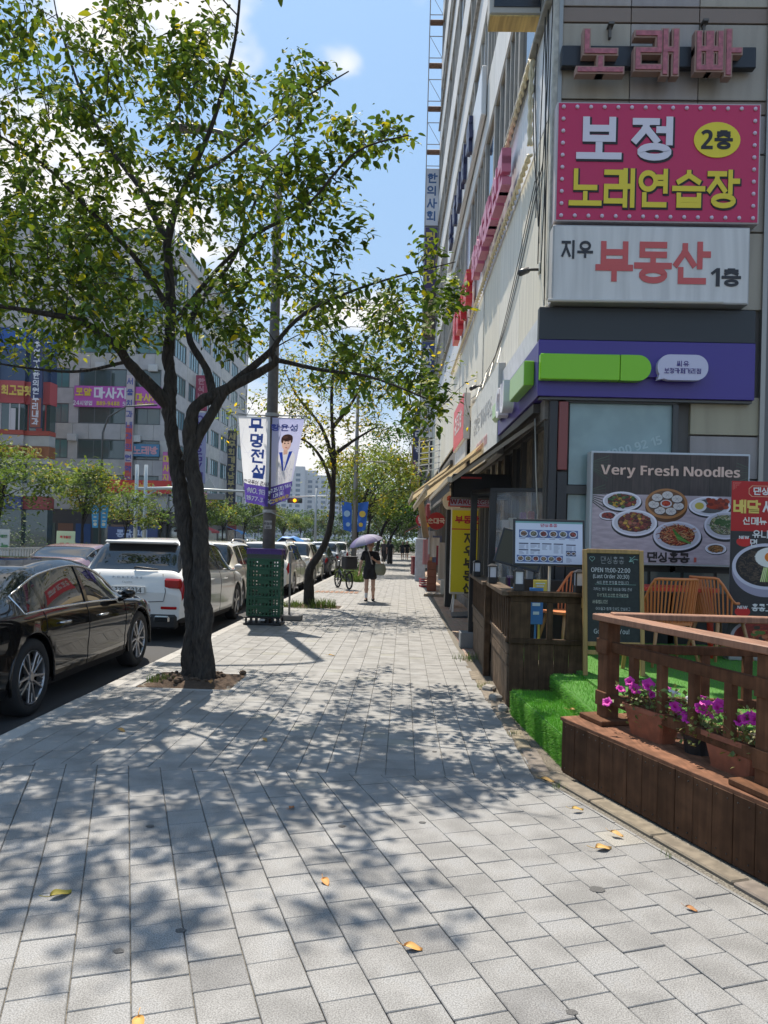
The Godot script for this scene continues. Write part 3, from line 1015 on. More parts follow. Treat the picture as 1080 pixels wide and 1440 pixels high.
	mb.box(Vector3(1.2, 3.495, 0.05), Vector3(2.7, 0.03, 0.1))
	obj("soffit_trim", mb, m(0.1, 0.1, 0.1, 0.5), f)
	var green := m(0.21, 0.55, 0.008, 0.3)
	mb = MB.new()
	mb.box(Vector3(0.325, 3.868, 0.20), Vector3(1.0, 0.325, 0.13), Basis(), 0.008)
	obj("green_bar", mb, green, f)
	mb = MB.new()
	var cap := PackedVector2Array([Vector2(0, -0.162), Vector2(0.22, -0.162)])
	for i in range(1, 12): cap.append(Vector2(0.22, 0) + Vector2(sin(PI * i / 12), -cos(PI * i / 12)) * 0.162)
	cap.append_array([Vector2(0.22, 0.162), Vector2(0, 0.162)])
	mb.prism(cap, 0.13, Vector3(0.832, 3.868, 0.135))
	obj("green_bar_end", mb, green, f)
	mb = MB.new()
	mb.box(Vector3(1.245, 3.87, 0.17), Vector3(0.14, 0.2, 0.07))
	obj("bubble_mount", mb, purple, f)
	mb = MB.new()
	var bub := rounded(0.63, 0.32, 0.155, 8)
	mb.prism(bub, 0.09, Vector3(1.60, 3.88, 0.2))
	mb.prism(PackedVector2Array([Vector2(-0.31, -0.16), Vector2(-0.17, -0.13), Vector2(-0.27, -0.02)]), 0.088, Vector3(1.60, 3.88, 0.201))
	obj("speech_bubble", mb, m(0.55, 0.53, 0.66, 0.4), f)
	sign_text(f, "씨유", Color(0.05, 0.03, 0.2), Vector3(1.60, 3.925, 0.292), X, Y, 0.075, 0.11, 0.003)
	sign_text(f, "보정카페거리점", Color(0.05, 0.03, 0.2), Vector3(1.60, 3.835, 0.292), X, Y, 0.07, 0.11, 0.003, 0.9)
	# its street side: pale green bar, raised letters, rounded end
	var sd := along()
	var lit := m(0.42, 0.62, 0.30, 0.3)  # paler copy of green, its lit look put into the colour
	mb = MB.new()
	mb.box(F(0.245, 3.868, -10.76) - f.position, Vector3(0.13, 0.325, 1.22), FB(), 0.008)
	obj("green_bar", mb, green, f)
	mb = MB.new()
	mb.box(F(0.313, 3.868, -10.76) - f.position, Vector3(0.008, 0.31, 1.19), FB())
	obj("green_bar_face", mb, lit, f)
	for i in 2:
		mb = MB.new()
		write(mb, "CU"[i], F(0.20, 3.86, -12.35 + i * 0.5) - f.position, sd, Y, 0.46, 0.2, 0.16, 1.1)
		obj("raised_letter", mb, m(0.75, 0.75, 0.78, 0.35), f)
	mb = MB.new()
	mb.box(F(0.245, 3.868, -13.0) - f.position, Vector3(0.13, 0.325, 0.8), FB(), 0.05)
	obj("green_bar_end", mb, lit, f)
	# large white sign standing out from the street front
	var ws := box_sign("office_sign", "large white projecting sign with faint grey lettering, past the corner shop", F(0.19, 4.0, -15.85), sd, 4.6, 1.62, 0.12, m(0.72, 0.72, 0.68, 0.45, 0, "stain", 0.8), m(0.42, 0.42, 0.41, 0.5, 0.2))
	sign_text(ws, "공인중개사사무소", Color(0.5, 0.5, 0.5), Vector3(0, 0.2, 0) - sd.cross(Y) * -0.005, sd, Y, 0.38, 0.1)
	sign_text(ws, "070 8854 3000", Color(0.66, 0.4, 0.38), Vector3(0, -0.35, 0) - sd.cross(Y) * -0.005, sd, Y, 0.2, 0.1)
	# bars that tie it back to the wall
	mb = MB.new()
	for k in 4: mb.bar(F(0.19, 4.85, -13.8 - k * 1.1), F(0.0, 5.4, -14.6 - k * 1.1), 0.016, 0.016)
	tag(obj("sign_stay", mb, m(0.45, 0.43, 0.37, 0.5)), "thin white stays holding the large white projecting sign", "bracket")
	var rs := box_sign("red_shop_sign", "red lit shop sign with white script on the street front, by the white sign", F(0.3, 4.75, -20.4), sd, 3.0, 1.15, 0.16, m(0.72, 0.035, 0.04, 0.35), m(0.7, 0.66, 0.64, 0.5))
	sign_text(rs, "종로김밥", Color(0.75, 0.7, 0.68), Vector3(0, 0.05, 0) + sd.cross(Y) * 0.005, sd, Y, 0.5, 0.12)
	mb = MB.new()
	mb.box(Vector3.ZERO, Vector3(0.05, 0.75, 3.0), FB(), 0.01)
	tag(obj("white_fascia", mb, m(0.7, 0.68, 0.66, 0.5, 0, "stain", 0.6), self, F(0.22, 3.8, -20.4)), "blank white fascia board below the red lit shop sign", "fascia board")
	# pink raised letters above the lower garland
	for spec in [["pink_letter_sign", "row of plum pink raised letters high on the street front", "코인노래연습장", -13.4, 0.72, 8.05, 0.66, Color(0.45, 0.13, 0.22)], ["red_letter_sign", "row of red raised letters farther along the street front", "당구클럽", -19.6, 1.15, 8.05, 0.85, Color(0.55, 0.03, 0.04)], ["navy_letter_sign", "navy raised letters on the long white board of the street front", "독서실학원", -20.0, 1.5, 12.1, 0.9, Color(0.02, 0.025, 0.08)]]:
		var o := thing(spec[0], spec[1], "sign", F(0, 0, spec[3]))
		for i in String(spec[2]).length():
			mb = MB.new()
			write(mb, spec[2][i], F(0.12, spec[5], spec[3] - i * spec[4]) - o.position, sd, Y, spec[6], 0.2, 0.16)
			var c: Color = spec[7]
			obj("letter", mb, m(c.r, c.g, c.b, 0.4), o)
	mb = MB.new()
	mb.box(Vector3.ZERO, Vector3(0.12, 1.15, 10.5), FB(), 0.02)
	tag(obj("fascia_board", mb, m(0.62, 0.64, 0.65, 0.35), self, F(0.12, 12.1, -23.0)), "long white board under the navy letters, high on the street front", "fascia board")
	# garlands of pale rope light
	for g in [["garland", "twisted cream rope light sloping along above the pink letters", [F(0.1, 8.86, -11.5), F(0.1, 8.72, -15.0), F(0.1, 8.5, -20.0)]], ["garland", "twisted cream rope light running along under the pink letters", [F(0.1, 7.38, -11.4), F(0.1, 7.42, -15.5), F(0.1, 7.34, -21.0), F(0.1, 7.3, -26.0)]], ["garland", "thin dark speckled rope hanging between the two cream garlands", [F(0.1, 8.8, -11.42), F(0.1, 8.1, -11.44), F(0.1, 7.45, -11.4)]]]:
		mb = MB.new(true)
		var pts: Array = g[2]
		for s in 2:
			var path := []
			for i in pts.size() - 1:
				var len: float = pts[i].distance_to(pts[i + 1])
				var q := int(len / 0.07)
				for k in q:
					var a := TAU * (path.size()) / 6.0 + s * PI
					path.append(pts[i].lerp(pts[i + 1], float(k) / q) + Vector3(cos(a), sin(a), 0) * 0.025)
			mb.tube(path, [0.026], 5)
		tag(obj(g[0], mb, m(0.68, 0.6, 0.42, 0.6)), g[1], "rope light")
	# projecting screen high on the corner
	var bb := thing("projecting_screen", "dark screen box with a gold underside, jutting out high on the street front", "sign", F(0.4, 9.65, -11.18))
	mb = MB.new()
	mb.box(Vector3(0, 0.35, 0), Vector3(0.78, 1.6, 0.36), Basis(), 0.02)
	obj("casing", mb, m(0.4, 0.37, 0.32, 0.5, 0.3), bb)
	mb = MB.new()
	mb.box(Vector3(0, 0.37, 0.182), Vector3(0.66, 1.44, 0.02))
	obj("screen", mb, m(0.012, 0.016, 0.022, 0.2), bb)
	mb = MB.new()
	mb.box(Vector3(0, -0.465, 0), Vector3(0.76, 0.02, 0.34))
	obj("underside", mb, m(0.55, 0.4, 0.14, 0.45, 0.3, "wood", 0.8), bb)
	# column of signs standing out from the far end of the block
	var sy := 20.5
	var specs := [["한의사회", 2.95, Color(0.55, 0.57, 0.62), Color(0.03, 0.10, 0.26), "pale sign with blue letters, topmost of the column of signs at the far end"],
		["퀸아로마", 3.2, Color(0.045, 0.025, 0.1), Color(0.6, 0.5, 0.06), "dark violet sign with yellow letters, under the pale one in the far column"],
		["소담한정식", 2.6, Color(0.06, 0.035, 0.02), Color(0.6, 0.45, 0.2), "brown sign with tan letters in the far column of signs"],
		["수학과외", 2.4, Color(0.03, 0.05, 0.16), Color(0.6, 0.62, 0.7), "blue sign with white letters in the far column of signs"],
		["매운떡볶이집", 2.5, Color(0.62, 0.6, 0.6), Color(0.05, 0.05, 0.06), "white sign with black letters in the far column of signs"],
		["일품", 1.5, Color(0.03, 0.028, 0.035), Color(0.65, 0.5, 0.05), "black sign with gold letters, lowest of the far column of signs"]]
	for s in specs:
		var c: Color = s[2]
		var o := box_sign("column_sign", s[4], F(0.36, sy - s[1] / 2, -38.7), X, 0.68, s[1] - 0.05, 0.3, m(c.r, c.g, c.b, 0.4), m(0.3, 0.3, 0.3, 0.5), 0.03, "sign", "signs stacked at the far end of the block")
		var step: float = (s[1] - 0.4) / s[0].length()
		sign_column(o, s[0], s[3], Vector3(0, s[1] / 2 - 0.2 - step / 2, 0.006), X, minf(0.5, step * 0.9), step, 0.15)
		sy -= s[1]
	var fr := thing("sign_scaffold", "slim steel ladder frame that carries the column of signs at the far end", "sign frame", F(0, 0, -38.9))
	mb = MB.new()
	for x in [-0.02, -0.70]: mb.box(Vector3(x, 21, 0), Vector3(0.05, 34, 0.05))
	for k in 16:
		mb.box(Vector3(-0.36, 20.7 + k * 1.1, 0), Vector3(0.66, 0.03, 0.03))
		if k % 2: mb.bar(Vector3(-0.04, 20.7 + k * 1.1, 0.02), Vector3(-0.68, 21.8 + k * 1.1, 0.02), 0.02, 0.02)
	obj("rails", mb, m(0.35, 0.34, 0.33, 0.5, 0.4), fr)
	for k in 8:
		mb = MB.new()
		mb.box(Vector3(-0.33, 21.4 + k * 2.2, 0), Vector3(0.7, 0.16, 0.3), Basis(), 0.03)
		obj("bracket", mb, m(0.2, 0.11, 0.07, 0.7, 0.3, "grime", 1.0), fr)
	# small cameras on the wall
	for p in [[F(0.2, 5.42, -10.75), "small dark security camera on the cream wall above the corner shop"], [F(0.2, 5.1, -17.2), "small dark security camera on the cream wall above the red sign"]]:
		var c := thing("security_camera", p[1], "security camera", p[0], 0.0, "cameras on the street front")
		mb = MB.new()
		mb.box(Vector3(0.18, 0.05, 0), Vector3(0.06, 0.14, 0.14), Basis(), 0.01)
		obj("mount", mb, m(0.6, 0.57, 0.5, 0.6), c)
		mb = MB.new(true)
		mb.tube([Vector3(0.15, 0.03, 0), Vector3(0.05, 0.02, 0.02), Vector3(-0.02, 0.0, 0.05)], [0.02], 6)
		mb.tube([Vector3(0.0, 0.02, 0.0), Vector3(-0.12, -0.06, 0.1)], [0.045], 8)
		obj("camera_body", mb, m(0.03, 0.03, 0.035, 0.4), c)
	for k in 3:
		var sag := []
		for i in 21: sag.append(F(0.05, lerpf(6.9, 5.3, i / 20.0) - (0.9 + 0.25 * k) * sin(PI * i / 20.0) * 0.6, -10.6 - 0.3 * k - i * (0.3 + 0.06 * k)))
		mb = MB.new(true)
		mb.tube(sag, [0.007], 5)
		tag(obj("wall_cable", mb, m(0.05, 0.05, 0.05, 0.6)), ["shortest", "middle", "longest"][k] + " of the cables that sag across the cream wall", "cable", "cables sagging on the cream wall")
	# loose cables looping down the wall by the corner
	for k in 7:
		var path := []
		var z0: float = -10.25 - 0.12 * k
		for i in 15:
			var q := i / 14.0
			path.append(F(0.05 + 0.01 * (k % 3), lerpf(11.5 - k * 0.35, 4.8 + 0.25 * k, q), z0 + sin(q * 6.0 + k * 1.7) * (0.08 + 0.04 * (k % 4)) - (0.4 if k > 4 else 0.0) * sin(q * PI)))
		mb = MB.new(true)
		mb.tube(path, [0.008], 5)
		tag(obj("cable", mb, m(0.03, 0.03, 0.03, 0.6)), ["first", "second", "third", "fourth", "fifth", "sixth", "seventh"][k] + " loose black cable counting from the corner of the cream street front", "cable", "loose cables on the street front")

# ---------------------------------------------------------------- pictures printed on boards
func ell(im: Image, cx: float, cy: float, rx: float, ry: float, c: Color, rough := 0.0):
	for y in range(maxi(0, int(cy - ry)), mini(im.get_height() - 1, int(cy + ry)) + 1):
		var q := 1.0 - pow((y + 0.5 - cy) / ry, 2)
		if q <= 0: continue
		var w := rx * sqrt(q) * (1.0 + rough * (rng.randf() - 0.5))
		var x0 := clampi(int(cx - w), 0, im.get_width())
		var x1 := clampi(int(cx + w), 0, im.get_width())
		im.fill_rect(Rect2i(x0, y, x1 - x0, 1), c)

func dash(im: Image, a: Vector2, b: Vector2, w: float, c: Color):
	var n := int(a.distance_to(b)) + 1
	for i in n:
		var p := a.lerp(b, float(i) / n)
		im.fill_rect(Rect2i(int(p.x - w / 2), int(p.y - w / 2), maxi(1, int(w)), maxi(1, int(w))), c)

func dish(im: Image, cx: float, cy: float, rx: float, ry: float, food: Array, n: int, size: float, rim := Color(0.90, 0.88, 0.91), strands := false):
	ell(im, cx + 2, cy + ry * 0.12, rx * 1.04, ry * 1.06, Color(0.10, 0.08, 0.10))
	ell(im, cx, cy, rx, ry, rim)
	ell(im, cx, cy, rx * 0.9, ry * 0.88, rim.darkened(0.12))
	ell(im, cx, cy - ry * 0.03, rx * 0.74, ry * 0.72, Color(food[0]).darkened(0.55))
	for i in n:
		var a := rng.randf() * TAU
		var r := sqrt(rng.randf()) * 0.68
		var p := Vector2(cx + cos(a) * r * rx, cy + sin(a) * r * ry - (1 - r) * ry * 0.18)
		var c: Color = food[rng.randi() % food.size()]
		c = c.lerp(Color.BLACK, rng.randf() * 0.35).lerp(Color.WHITE, rng.randf() * 0.14)
		if strands: dash(im, p, p + Vector2(rng.randf_range(-1, 1), rng.randf_range(-0.5, 0.5)) * size * 2.4, maxf(1.5, size * 0.28), c)
		else:
			ell(im, p.x + size * 0.15, p.y + size * 0.2, size * rng.randf_range(0.6, 1.1), size * rng.randf_range(0.4, 0.7), c.darkened(0.45), 0.2)
			ell(im, p.x, p.y, size * rng.randf_range(0.5, 1.0), size * rng.randf_range(0.35, 0.6), c, 0.3)

func noodle_poster() -> Image:
	var W := 1024
	var H := 752
	var im := Image.create(W, H, false, Image.FORMAT_RGB8)
	var nz := FastNoiseLite.new()
	nz.frequency = 0.02
	for y in H:
		for x in range(0, W, 2):
			var c: Color
			if y < 282:
				var pl := x / 128
				var v := nz.get_noise_2d(x * 3.0 + pl * 300, y * 0.25) * 0.25 + 0.75 + 0.1 * sin(pl * 4.0)
				c = Color(0.30, 0.25, 0.24) * v
				if x % 128 < 4: c = c * 0.45
			else:
				var v := nz.get_noise_2d(x * 0.4, y * 1.6) * 0.12 + 0.95
				c = Color(0.72, 0.655, 0.68) * v
			im.set_pixel(x, y, c); im.set_pixel(x + 1, y, c)
	for s in [[40, 60, 1], [1010, 90, -1], [20, 260, 1], [1000, 250, -1]]:
		for k in 9:
			var a := -0.9 + k * 0.28
			dash(im, Vector2(s[0] - s[2] * 40, s[1] + k * 8), Vector2(s[0] + s[2] * (50 + 20 * cos(a)), s[1] - 40 + k * 22), 5, Color(0.26, 0.31, 0.25).darkened(0.1 * (k % 3)))
	var reds := [Color(0.55, 0.12, 0.08), Color(0.72, 0.30, 0.12), Color(0.80, 0.62, 0.18), Color(0.42, 0.10, 0.06)]
	dish(im, 196, 330, 128, 66, [Color(0.58, 0.14, 0.07), Color(0.80, 0.62, 0.12), Color(0.50, 0.10, 0.06), Color(0.2, 0.35, 0.1)], 90, 15)
	dish(im, 108, 432, 60, 30, [Color(0.62, 0.12, 0.08)], 26, 10)
	# bamboo steamer with buns
	ell(im, 490, 360, 140, 108, Color(0.35, 0.22, 0.12)); ell(im, 490, 340, 140, 104, Color(0.66, 0.45, 0.26)); ell(im, 490, 338, 122, 88, Color(0.42, 0.28, 0.17))
	for k in 7:
		var a := TAU * k / 7.0 + 0.3
		var p := Vector2(490 + cos(a) * 84, 338 + sin(a) * 58)
		ell(im, p.x + 2, p.y + 5, 37, 27, Color(0.22, 0.18, 0.17)); ell(im, p.x, p.y, 35, 25, Color(0.80, 0.77, 0.75))
		for q in 6: dash(im, p, p + Vector2(cos(q * 1.05), sin(q * 1.05) * 0.7) * 26, 2, Color(0.58, 0.54, 0.53))
	ell(im, 488, 340, 38, 27, Color(0.8, 0.78, 0.78)); ell(im, 488, 338, 29, 19, Color(0.6, 0.10, 0.06))
	for k in 40: ell(im, 488 + rng.randf_range(-22, 22), 338 + rng.randf_range(-12, 12), 3, 2, Color(0.78, 0.3, 0.12))
	dish(im, 776, 352, 138, 68, [Color(0.72, 0.72, 0.73)], 1, 5)
	ell(im, 708, 350, 48, 40, Color(0.85, 0.83, 0.84)); ell(im, 708, 350, 30, 24, Color(0.76, 0.68, 0.3))
	for k in 70: ell(im, 830 + rng.randf_range(-62, 62), 338 + rng.randf_range(-36, 26), 17, 12, Color(0.68, 0.22, 0.08).lerp(Color(0.38, 0.09, 0.05), rng.randf()), 0.3)
	dish(im, 282, 478, 150, 90, [Color(0.55, 0.12, 0.08), Color(0.82, 0.60, 0.14), Color(0.66, 0.30, 0.20), Color(0.45, 0.08, 0.06)], 190, 17)
	dish(im, 566, 560, 158, 100, [Color(0.70, 0.24, 0.10), Color(0.78, 0.44, 0.22), Color(0.55, 0.12, 0.08), Color(0.84, 0.62, 0.40)], 300, 15, Color(0.82, 0.80, 0.84), true)
	for k in 7: dash(im, Vector2(540 + k * 5, 520 + k * 10), Vector2(600 + k * 9, 580 + k * 5), 9, Color(0.18, 0.42, 0.14).lerp(Color(0.75, 0.82, 0.5), rng.randf() * 0.5))
	dish(im, 880, 480, 138, 96, [Color(0.80, 0.76, 0.58), Color(0.68, 0.66, 0.36), Color(0.84, 0.82, 0.76), Color(0.24, 0.40, 0.16)], 240, 13, Color(0.82, 0.80, 0.84), true)
	for k in 26: ell(im, 880 + rng.randf_range(-60, 60), 462 + rng.randf_range(-22, 22), 15, 8, Color(0.16, 0.30, 0.10).lightened(0.1 * rng.randf()), 0.3)
	dish(im, 822, 642, 70, 36, [Color(0.72, 0.45, 0.18)], 30, 9)
	return im

func bowl_poster() -> Image:
	var im := Image.create(384, 1150, false, Image.FORMAT_RGB8)
	im.fill(Color(0.17, 0.155, 0.16))
	for k in 900:
		var p := Vector2(rng.randf() * 384, 330 + rng.randf() * 820)
		dash(im, p, p + Vector2(rng.randf_range(10, 50), rng.randf_range(-6, 6)), 2, Color(0.17, 0.155, 0.16).lightened(rng.randf() * 0.06))
	im.fill_rect(Rect2i(0, 0, 384, 330), Color(0.70, 0.09, 0.08))
	for k in 3:
		dash(im, Vector2(10 + k * 9, 10 + k * 9), Vector2(60 - k * 6, 10 + k * 9), 3, Color(0.82, 0.45, 0.4)); dash(im, Vector2(10 + k * 9, 10 + k * 9), Vector2(10 + k * 9, 60 - k * 6), 3, Color(0.82, 0.45, 0.4))
	for e in [[0, 0], [0, 70]]: dash(im, Vector2(130, 30 + e[1]), Vector2(384, 30 + e[1]), 4, Color(0.85, 0.65, 0.5))
	dash(im, Vector2(112, 50), Vector2(112, 82), 4, Color(0.85, 0.65, 0.5)); dash(im, Vector2(112, 50), Vector2(132, 32), 4, Color(0.85, 0.65, 0.5)); dash(im, Vector2(112, 82), Vector2(132, 100), 4, Color(0.85, 0.65, 0.5))
	ell(im, 88, 400, 50, 32, Color(0.78, 0.12, 0.10)); ell(im, 88, 862, 50, 32, Color(0.78, 0.12, 0.10))
	# black bean noodles with an egg
	ell(im, 236, 586, 222, 176, Color(0.60, 0.57, 0.64)); ell(im, 236, 560, 222, 152, Color(0.77, 0.75, 0.80)); ell(im, 236, 560, 198, 132, Color(0.11, 0.08, 0.07))
	for k in 420:
		var a := rng.randf() * TAU
		var r := sqrt(rng.randf()) * 0.9
		var p := Vector2(236 + cos(a) * r * 194, 560 + sin(a) * r * 126)
		dash(im, p, p + Vector2(rng.randf_range(-24, 24), rng.randf_range(-14, 14)), 5, Color(0.20, 0.15, 0.12).lerp(Color(0.34, 0.27, 0.21), rng.randf()))
	ell(im, 268, 500, 108, 68, Color(0.88, 0.86, 0.83), 0.08); ell(im, 272, 498, 50, 36, Color(0.86, 0.46, 0.10)); ell(im, 268, 490, 26, 14, Color(0.95, 0.68, 0.3))
	for k in 8: dash(im, Vector2(220 + k * 9, 570), Vector2(200 + k * 12, 660), 7, Color(0.58, 0.70, 0.28).lerp(Color(0.84, 0.86, 0.62), rng.randf()))
	# red soup noodles
	ell(im, 240, 1060, 226, 140, Color(0.55, 0.52, 0.60)); ell(im, 240, 1026, 226, 128, Color(0.70, 0.66, 0.70)); ell(im, 240, 1026, 204, 110, Color(0.50, 0.10, 0.04))
	for k in 340:
		var a := rng.randf() * TAU
		var r := sqrt(rng.randf()) * 0.85
		var p := Vector2(240 + cos(a) * r * 196, 1026 + sin(a) * r * 104)
		var c := Color(0.72, 0.42, 0.20) if r < 0.45 else Color(0.58, 0.16, 0.05)
		dash(im, p, p + Vector2(-sin(a), cos(a)) * rng.randf_range(10, 40), 5, c.lerp(Color(0.34, 0.07, 0.03), rng.randf() * 0.8))
	for k in 14: ell(im, 240 + rng.randf_range(-150, 150), 1026 + rng.randf_range(-80, 80), 22, 12, [Color(0.2, 0.16, 0.1), Color(0.3, 0.4, 0.14), Color(0.7, 0.4, 0.25)][k % 3], 0.3)
	return im

func menu_print() -> Image:
	var im := Image.create(568, 368, false, Image.FORMAT_RGB8)
	im.fill(Color(0.78, 0.80, 0.86))
	im.fill_rect(Rect2i(0, 0, 568, 16), Color(0.42, 0.6, 0.58))
	for r in [[30, 74, 500, 70, 6, 33], [12, 296, 390, 60, 6, 27]]:
		im.fill_rect(Rect2i(r[0], r[1], r[2], r[3]), Color(0.30, 0.38, 0.56))
		for k in r[4]:
			var cx: float = r[0] + (k + 0.5) * r[2] / r[4]
			dish(im, cx, r[1] + r[3] / 2.0, r[5] * 1.05, r[5] * 0.9, [[Color(0.6, 0.4, 0.3), Color(0.75, 0.6, 0.4)], [Color(0.7, 0.65, 0.5), Color(0.5, 0.45, 0.3)], [Color(0.6, 0.15, 0.1), Color(0.75, 0.3, 0.2)]][k % 3], 22, 6, Color(0.80, 0.82, 0.88))
	for c in [[30, 190, 4], [128, 190, 3], [226, 190, 5], [324, 190, 8], [30, 246, 3], [128, 246, 3], [430, 196, 5]]:
		im.fill_rect(Rect2i(c[0], c[1], 80, 10), Color(0.2, 0.2, 0.3))
		for k in c[2]:
			im.fill_rect(Rect2i(c[0], c[1] + 18 + k * 9, 30 + rng.randi() % 24, 3), Color(0.35, 0.37, 0.48))
			im.fill_rect(Rect2i(c[0] + 62, c[1] + 18 + k * 9, 18, 3), Color(0.35, 0.37, 0.48))
	for k in 6: im.fill_rect(Rect2i(34 + k * 84, 152, 50, 4), Color(0.35, 0.35, 0.45))
	im.fill_rect(Rect2i(428, 252, 84, 46), Color(0.25, 0.32, 0.45))
	for k in 2: dish(im, 450 + k * 42, 275, 18, 15, [Color(0.5, 0.35, 0.25)], 10, 4)
	for k in 5: im.fill_rect(Rect2i(430, 312 + k * 9, 20 + rng.randi() % 40, 3), Color(0.35, 0.37, 0.48))
	return im

# ---------------------------------------------------------------- terrace of the noodle shop
func plank_wall(parent: Node3D, a: Vector3, b: Vector3, h: float, w: float, mt: Array, called := "board", thick := 0.022):
	var d := (b - a).normalized()
	var n := int(round(a.distance_to(b) / w))
	var step := a.distance_to(b) / n
	var mb := MB.new()
	mb.box(Vector3(0, h / 2, 0), Vector3(step - 0.004, h, thick), Basis(), 0.003)
	var mesh := mb.mesh()
	for i in n:
		var jog := d.cross(Vector3.UP) * rng.randf_range(-0.0015, 0.0015)
		put(called, mesh, mt[rng.randi() % mt.size()], parent, a + d * step * (i + 0.5) + jog, Basis(d, Vector3.UP, d.cross(Vector3.UP)))

func woods(r: float, g: float, b: float, k := 4, rough := 0.6) -> Array:
	var out := []
	for i in k:
		var v := 1.0 + 0.13 * sin(i * 2.3)
		var q := dirty(m(r * v * 1.06, g * v * 1.06, b * v * 1.02, rough + 0.15, 0, "wood", 1.6, 0.15), "grime", 1.1)
		q.metallic_specular = 0.25
		out.append(q)
	return out

func terrace():
	var X := Vector3.RIGHT
	var Y := Vector3.UP
	var D := 0.38
	var brown := woods(0.11, 0.055, 0.031)
	var topw := woods(0.24, 0.115, 0.07)
	var deck := thing("deck", "red brown timber deck with upright skirting boards beside the pavement", "deck", Vector3(1.17, 0, -5.5))
	var o := deck.position
	plank_wall(deck, U * 0.02, U * 4.4, 0.36, 0.148, brown)
	plank_wall(deck, -V * 0 + Vector3(0.0, 0, -0.012), V * 0.9 + Vector3(0, 0, -0.012), 0.355, 0.15, brown)
	var sc0 := MB.new()
	for i in 20:
		for y in [0.04, 0.325]:
			for e in [0.035, 0.11]: sc0.box(U * (0.02 + i * 0.146 + e) + Vector3(0, y, 0) - V * 0.012, Vector3(0.007, 0.007, 0.007))
	obj("screws", sc0, m(0.05, 0.045, 0.04, 0.5, 0.5), deck).set_meta("kind", "stuff")
	for i in 7:
		var mb := MB.new()
		mb.bar(V * (0.06 + i * 0.142) + U * (-0.03 + 0.0 * i) + Vector3(0, 0.37, 0), V * (0.06 + i * 0.142) + U * 4.4 + Vector3(0, 0.37, 0), 0.136, 0.026, 0.004)
		obj("deck_plank", mb, topw[i % 4], deck)
	var fl := MB.new()
	fl.box(Vector3(2.0, 0.18, -2.2), Vector3(2.9, 0.36, 4.2)); fl.box(Vector3(2.4, 0.175, 0.9), Vector3(2.6, 0.34, 2.2))
	fl.box(Vector3(0.3, 0.18, -4.0), Vector3(0.6, 0.34, 0.8))
	obj("deck_frame", fl, m(0.04, 0.03, 0.02, 0.9), deck)
	# artificial turf, top and step: a mat with a pile of short blades
	var turf := base("turf", "bright green artificial turf covering the terrace floor and its step")
	turf.set_meta("kind", "structure")
	var tm := m(0.07, 0.24, 0.02, 0.9, 0, "turf", 3.0)
	var mb := MB.new()
	mb.box(Vector3(3.1, 0.372, -7.68), Vector3(2.74, 0.02, 4.6)); mb.box(Vector3(1.5, 0.371, -9.0), Vector3(0.6, 0.02, 2.4))
	mb.box(Vector3(1.60, 0.30, -6.5), Vector3(0.30, 0.13, 2.0), Basis(), 0.03)
	obj("turf_mat", mb, tm, turf)
	mb = MB.new()
	mb.prism(PackedVector2Array([Vector2(1.06, -7.28), Vector2(1.2, -5.56), Vector2(1.78, -5.56), Vector2(1.78, -7.28)]), 0.225, Vector3(0, 0, 0), Basis(X, Vector3(0, 0, 1), Y))
	obj("turf_step", mb, tm, turf)
	var bl := MB.new()
	bl.tri(Vector3(-0.1, 0, 0), Vector3(0.1, 0, 0), Vector3(0, 1, 0.3))
	bl.tri(Vector3(0, 0, -0.1), Vector3(0, 0, 0.1), Vector3(0.3, 0.9, -0.2))
	var xf := []
	var cols := []
	var add := func(p: Vector3, up: Vector3, l: float):
		var s := up.cross(Vector3(rng.randf() - 0.5, rng.randf() - 0.5, rng.randf() - 0.5)).normalized()
		var q := Basis(s, up, s.cross(up))
		xf.append(Transform3D(q * Basis.from_scale(Vector3(l * 0.5, l, l * 0.5)), p))
		var v := 0.65 + 0.7 * rng.randf()
		cols.append(Color(v * (0.9 + 0.5 * rng.randf()), v, v))
	for k in 26000: add.call(Vector3(rng.randf_range(1.75, 4.45), 0.38, -5.4 - 4.5 * pow(rng.randf(), 1.2)), Y, rng.randf_range(0.012, 0.026))
	for k in 3000: add.call(Vector3(rng.randf_range(1.25, 1.8), 0.38, rng.randf_range(-10, -7.8)), Y, rng.randf_range(0.012, 0.026))
	for k in 9000:
		var z := rng.randf_range(-7.28, -5.56)
		add.call(Vector3(rng.randf_range(1.06 + (z + 7.28) * 0.081, 1.5), 0.225, z), Y, rng.randf_range(0.012, 0.03))
	for k in 9500:
		var z := rng.randf_range(-7.28, -5.56)
		add.call(Vector3(1.06 + (z + 7.28) * 0.081, 0.225 * rng.randf(), z), (Vector3(-1, -0.25, 0.05)).normalized(), rng.randf_range(0.014, 0.032))
	for k in 2500: add.call(Vector3(1.45, rng.randf_range(0.23, 0.37), rng.randf_range(-7.4, -5.6)), (Vector3(-1, -0.2, 0)).normalized(), rng.randf_range(0.014, 0.03))
	for k in 2500: add.call(Vector3(rng.randf_range(1.45, 1.8), 0.37, rng.randf_range(-7.4, -5.6)), Y, rng.randf_range(0.014, 0.03))
	for k in 2200: add.call(Vector3(rng.randf_range(1.2, 1.78), 0.225 * rng.randf(), -5.55), (Vector3(0.1, -0.2, 1)).normalized(), rng.randf_range(0.014, 0.03))
	var gm: StandardMaterial3D = m(0.10, 0.35, 0.025, 0.6).duplicate()
	gm.backlight_enabled = true
	gm.backlight = Color(0.8, 0.8, 0.8)
	many("turf_pile", bl.mesh(), xf, cols, gm, turf)
	# low railing along the deck's edge, and the one that turns off from its corner post
	var fence := thing("timber_railing", "red brown timber railing on the edge of the deck, with planters behind it", "railing", Vector3(1.46, D, -5.42))
	var red := woods(0.15, 0.068, 0.036)
	var W := Vector3(0.28, 0, 0.96)
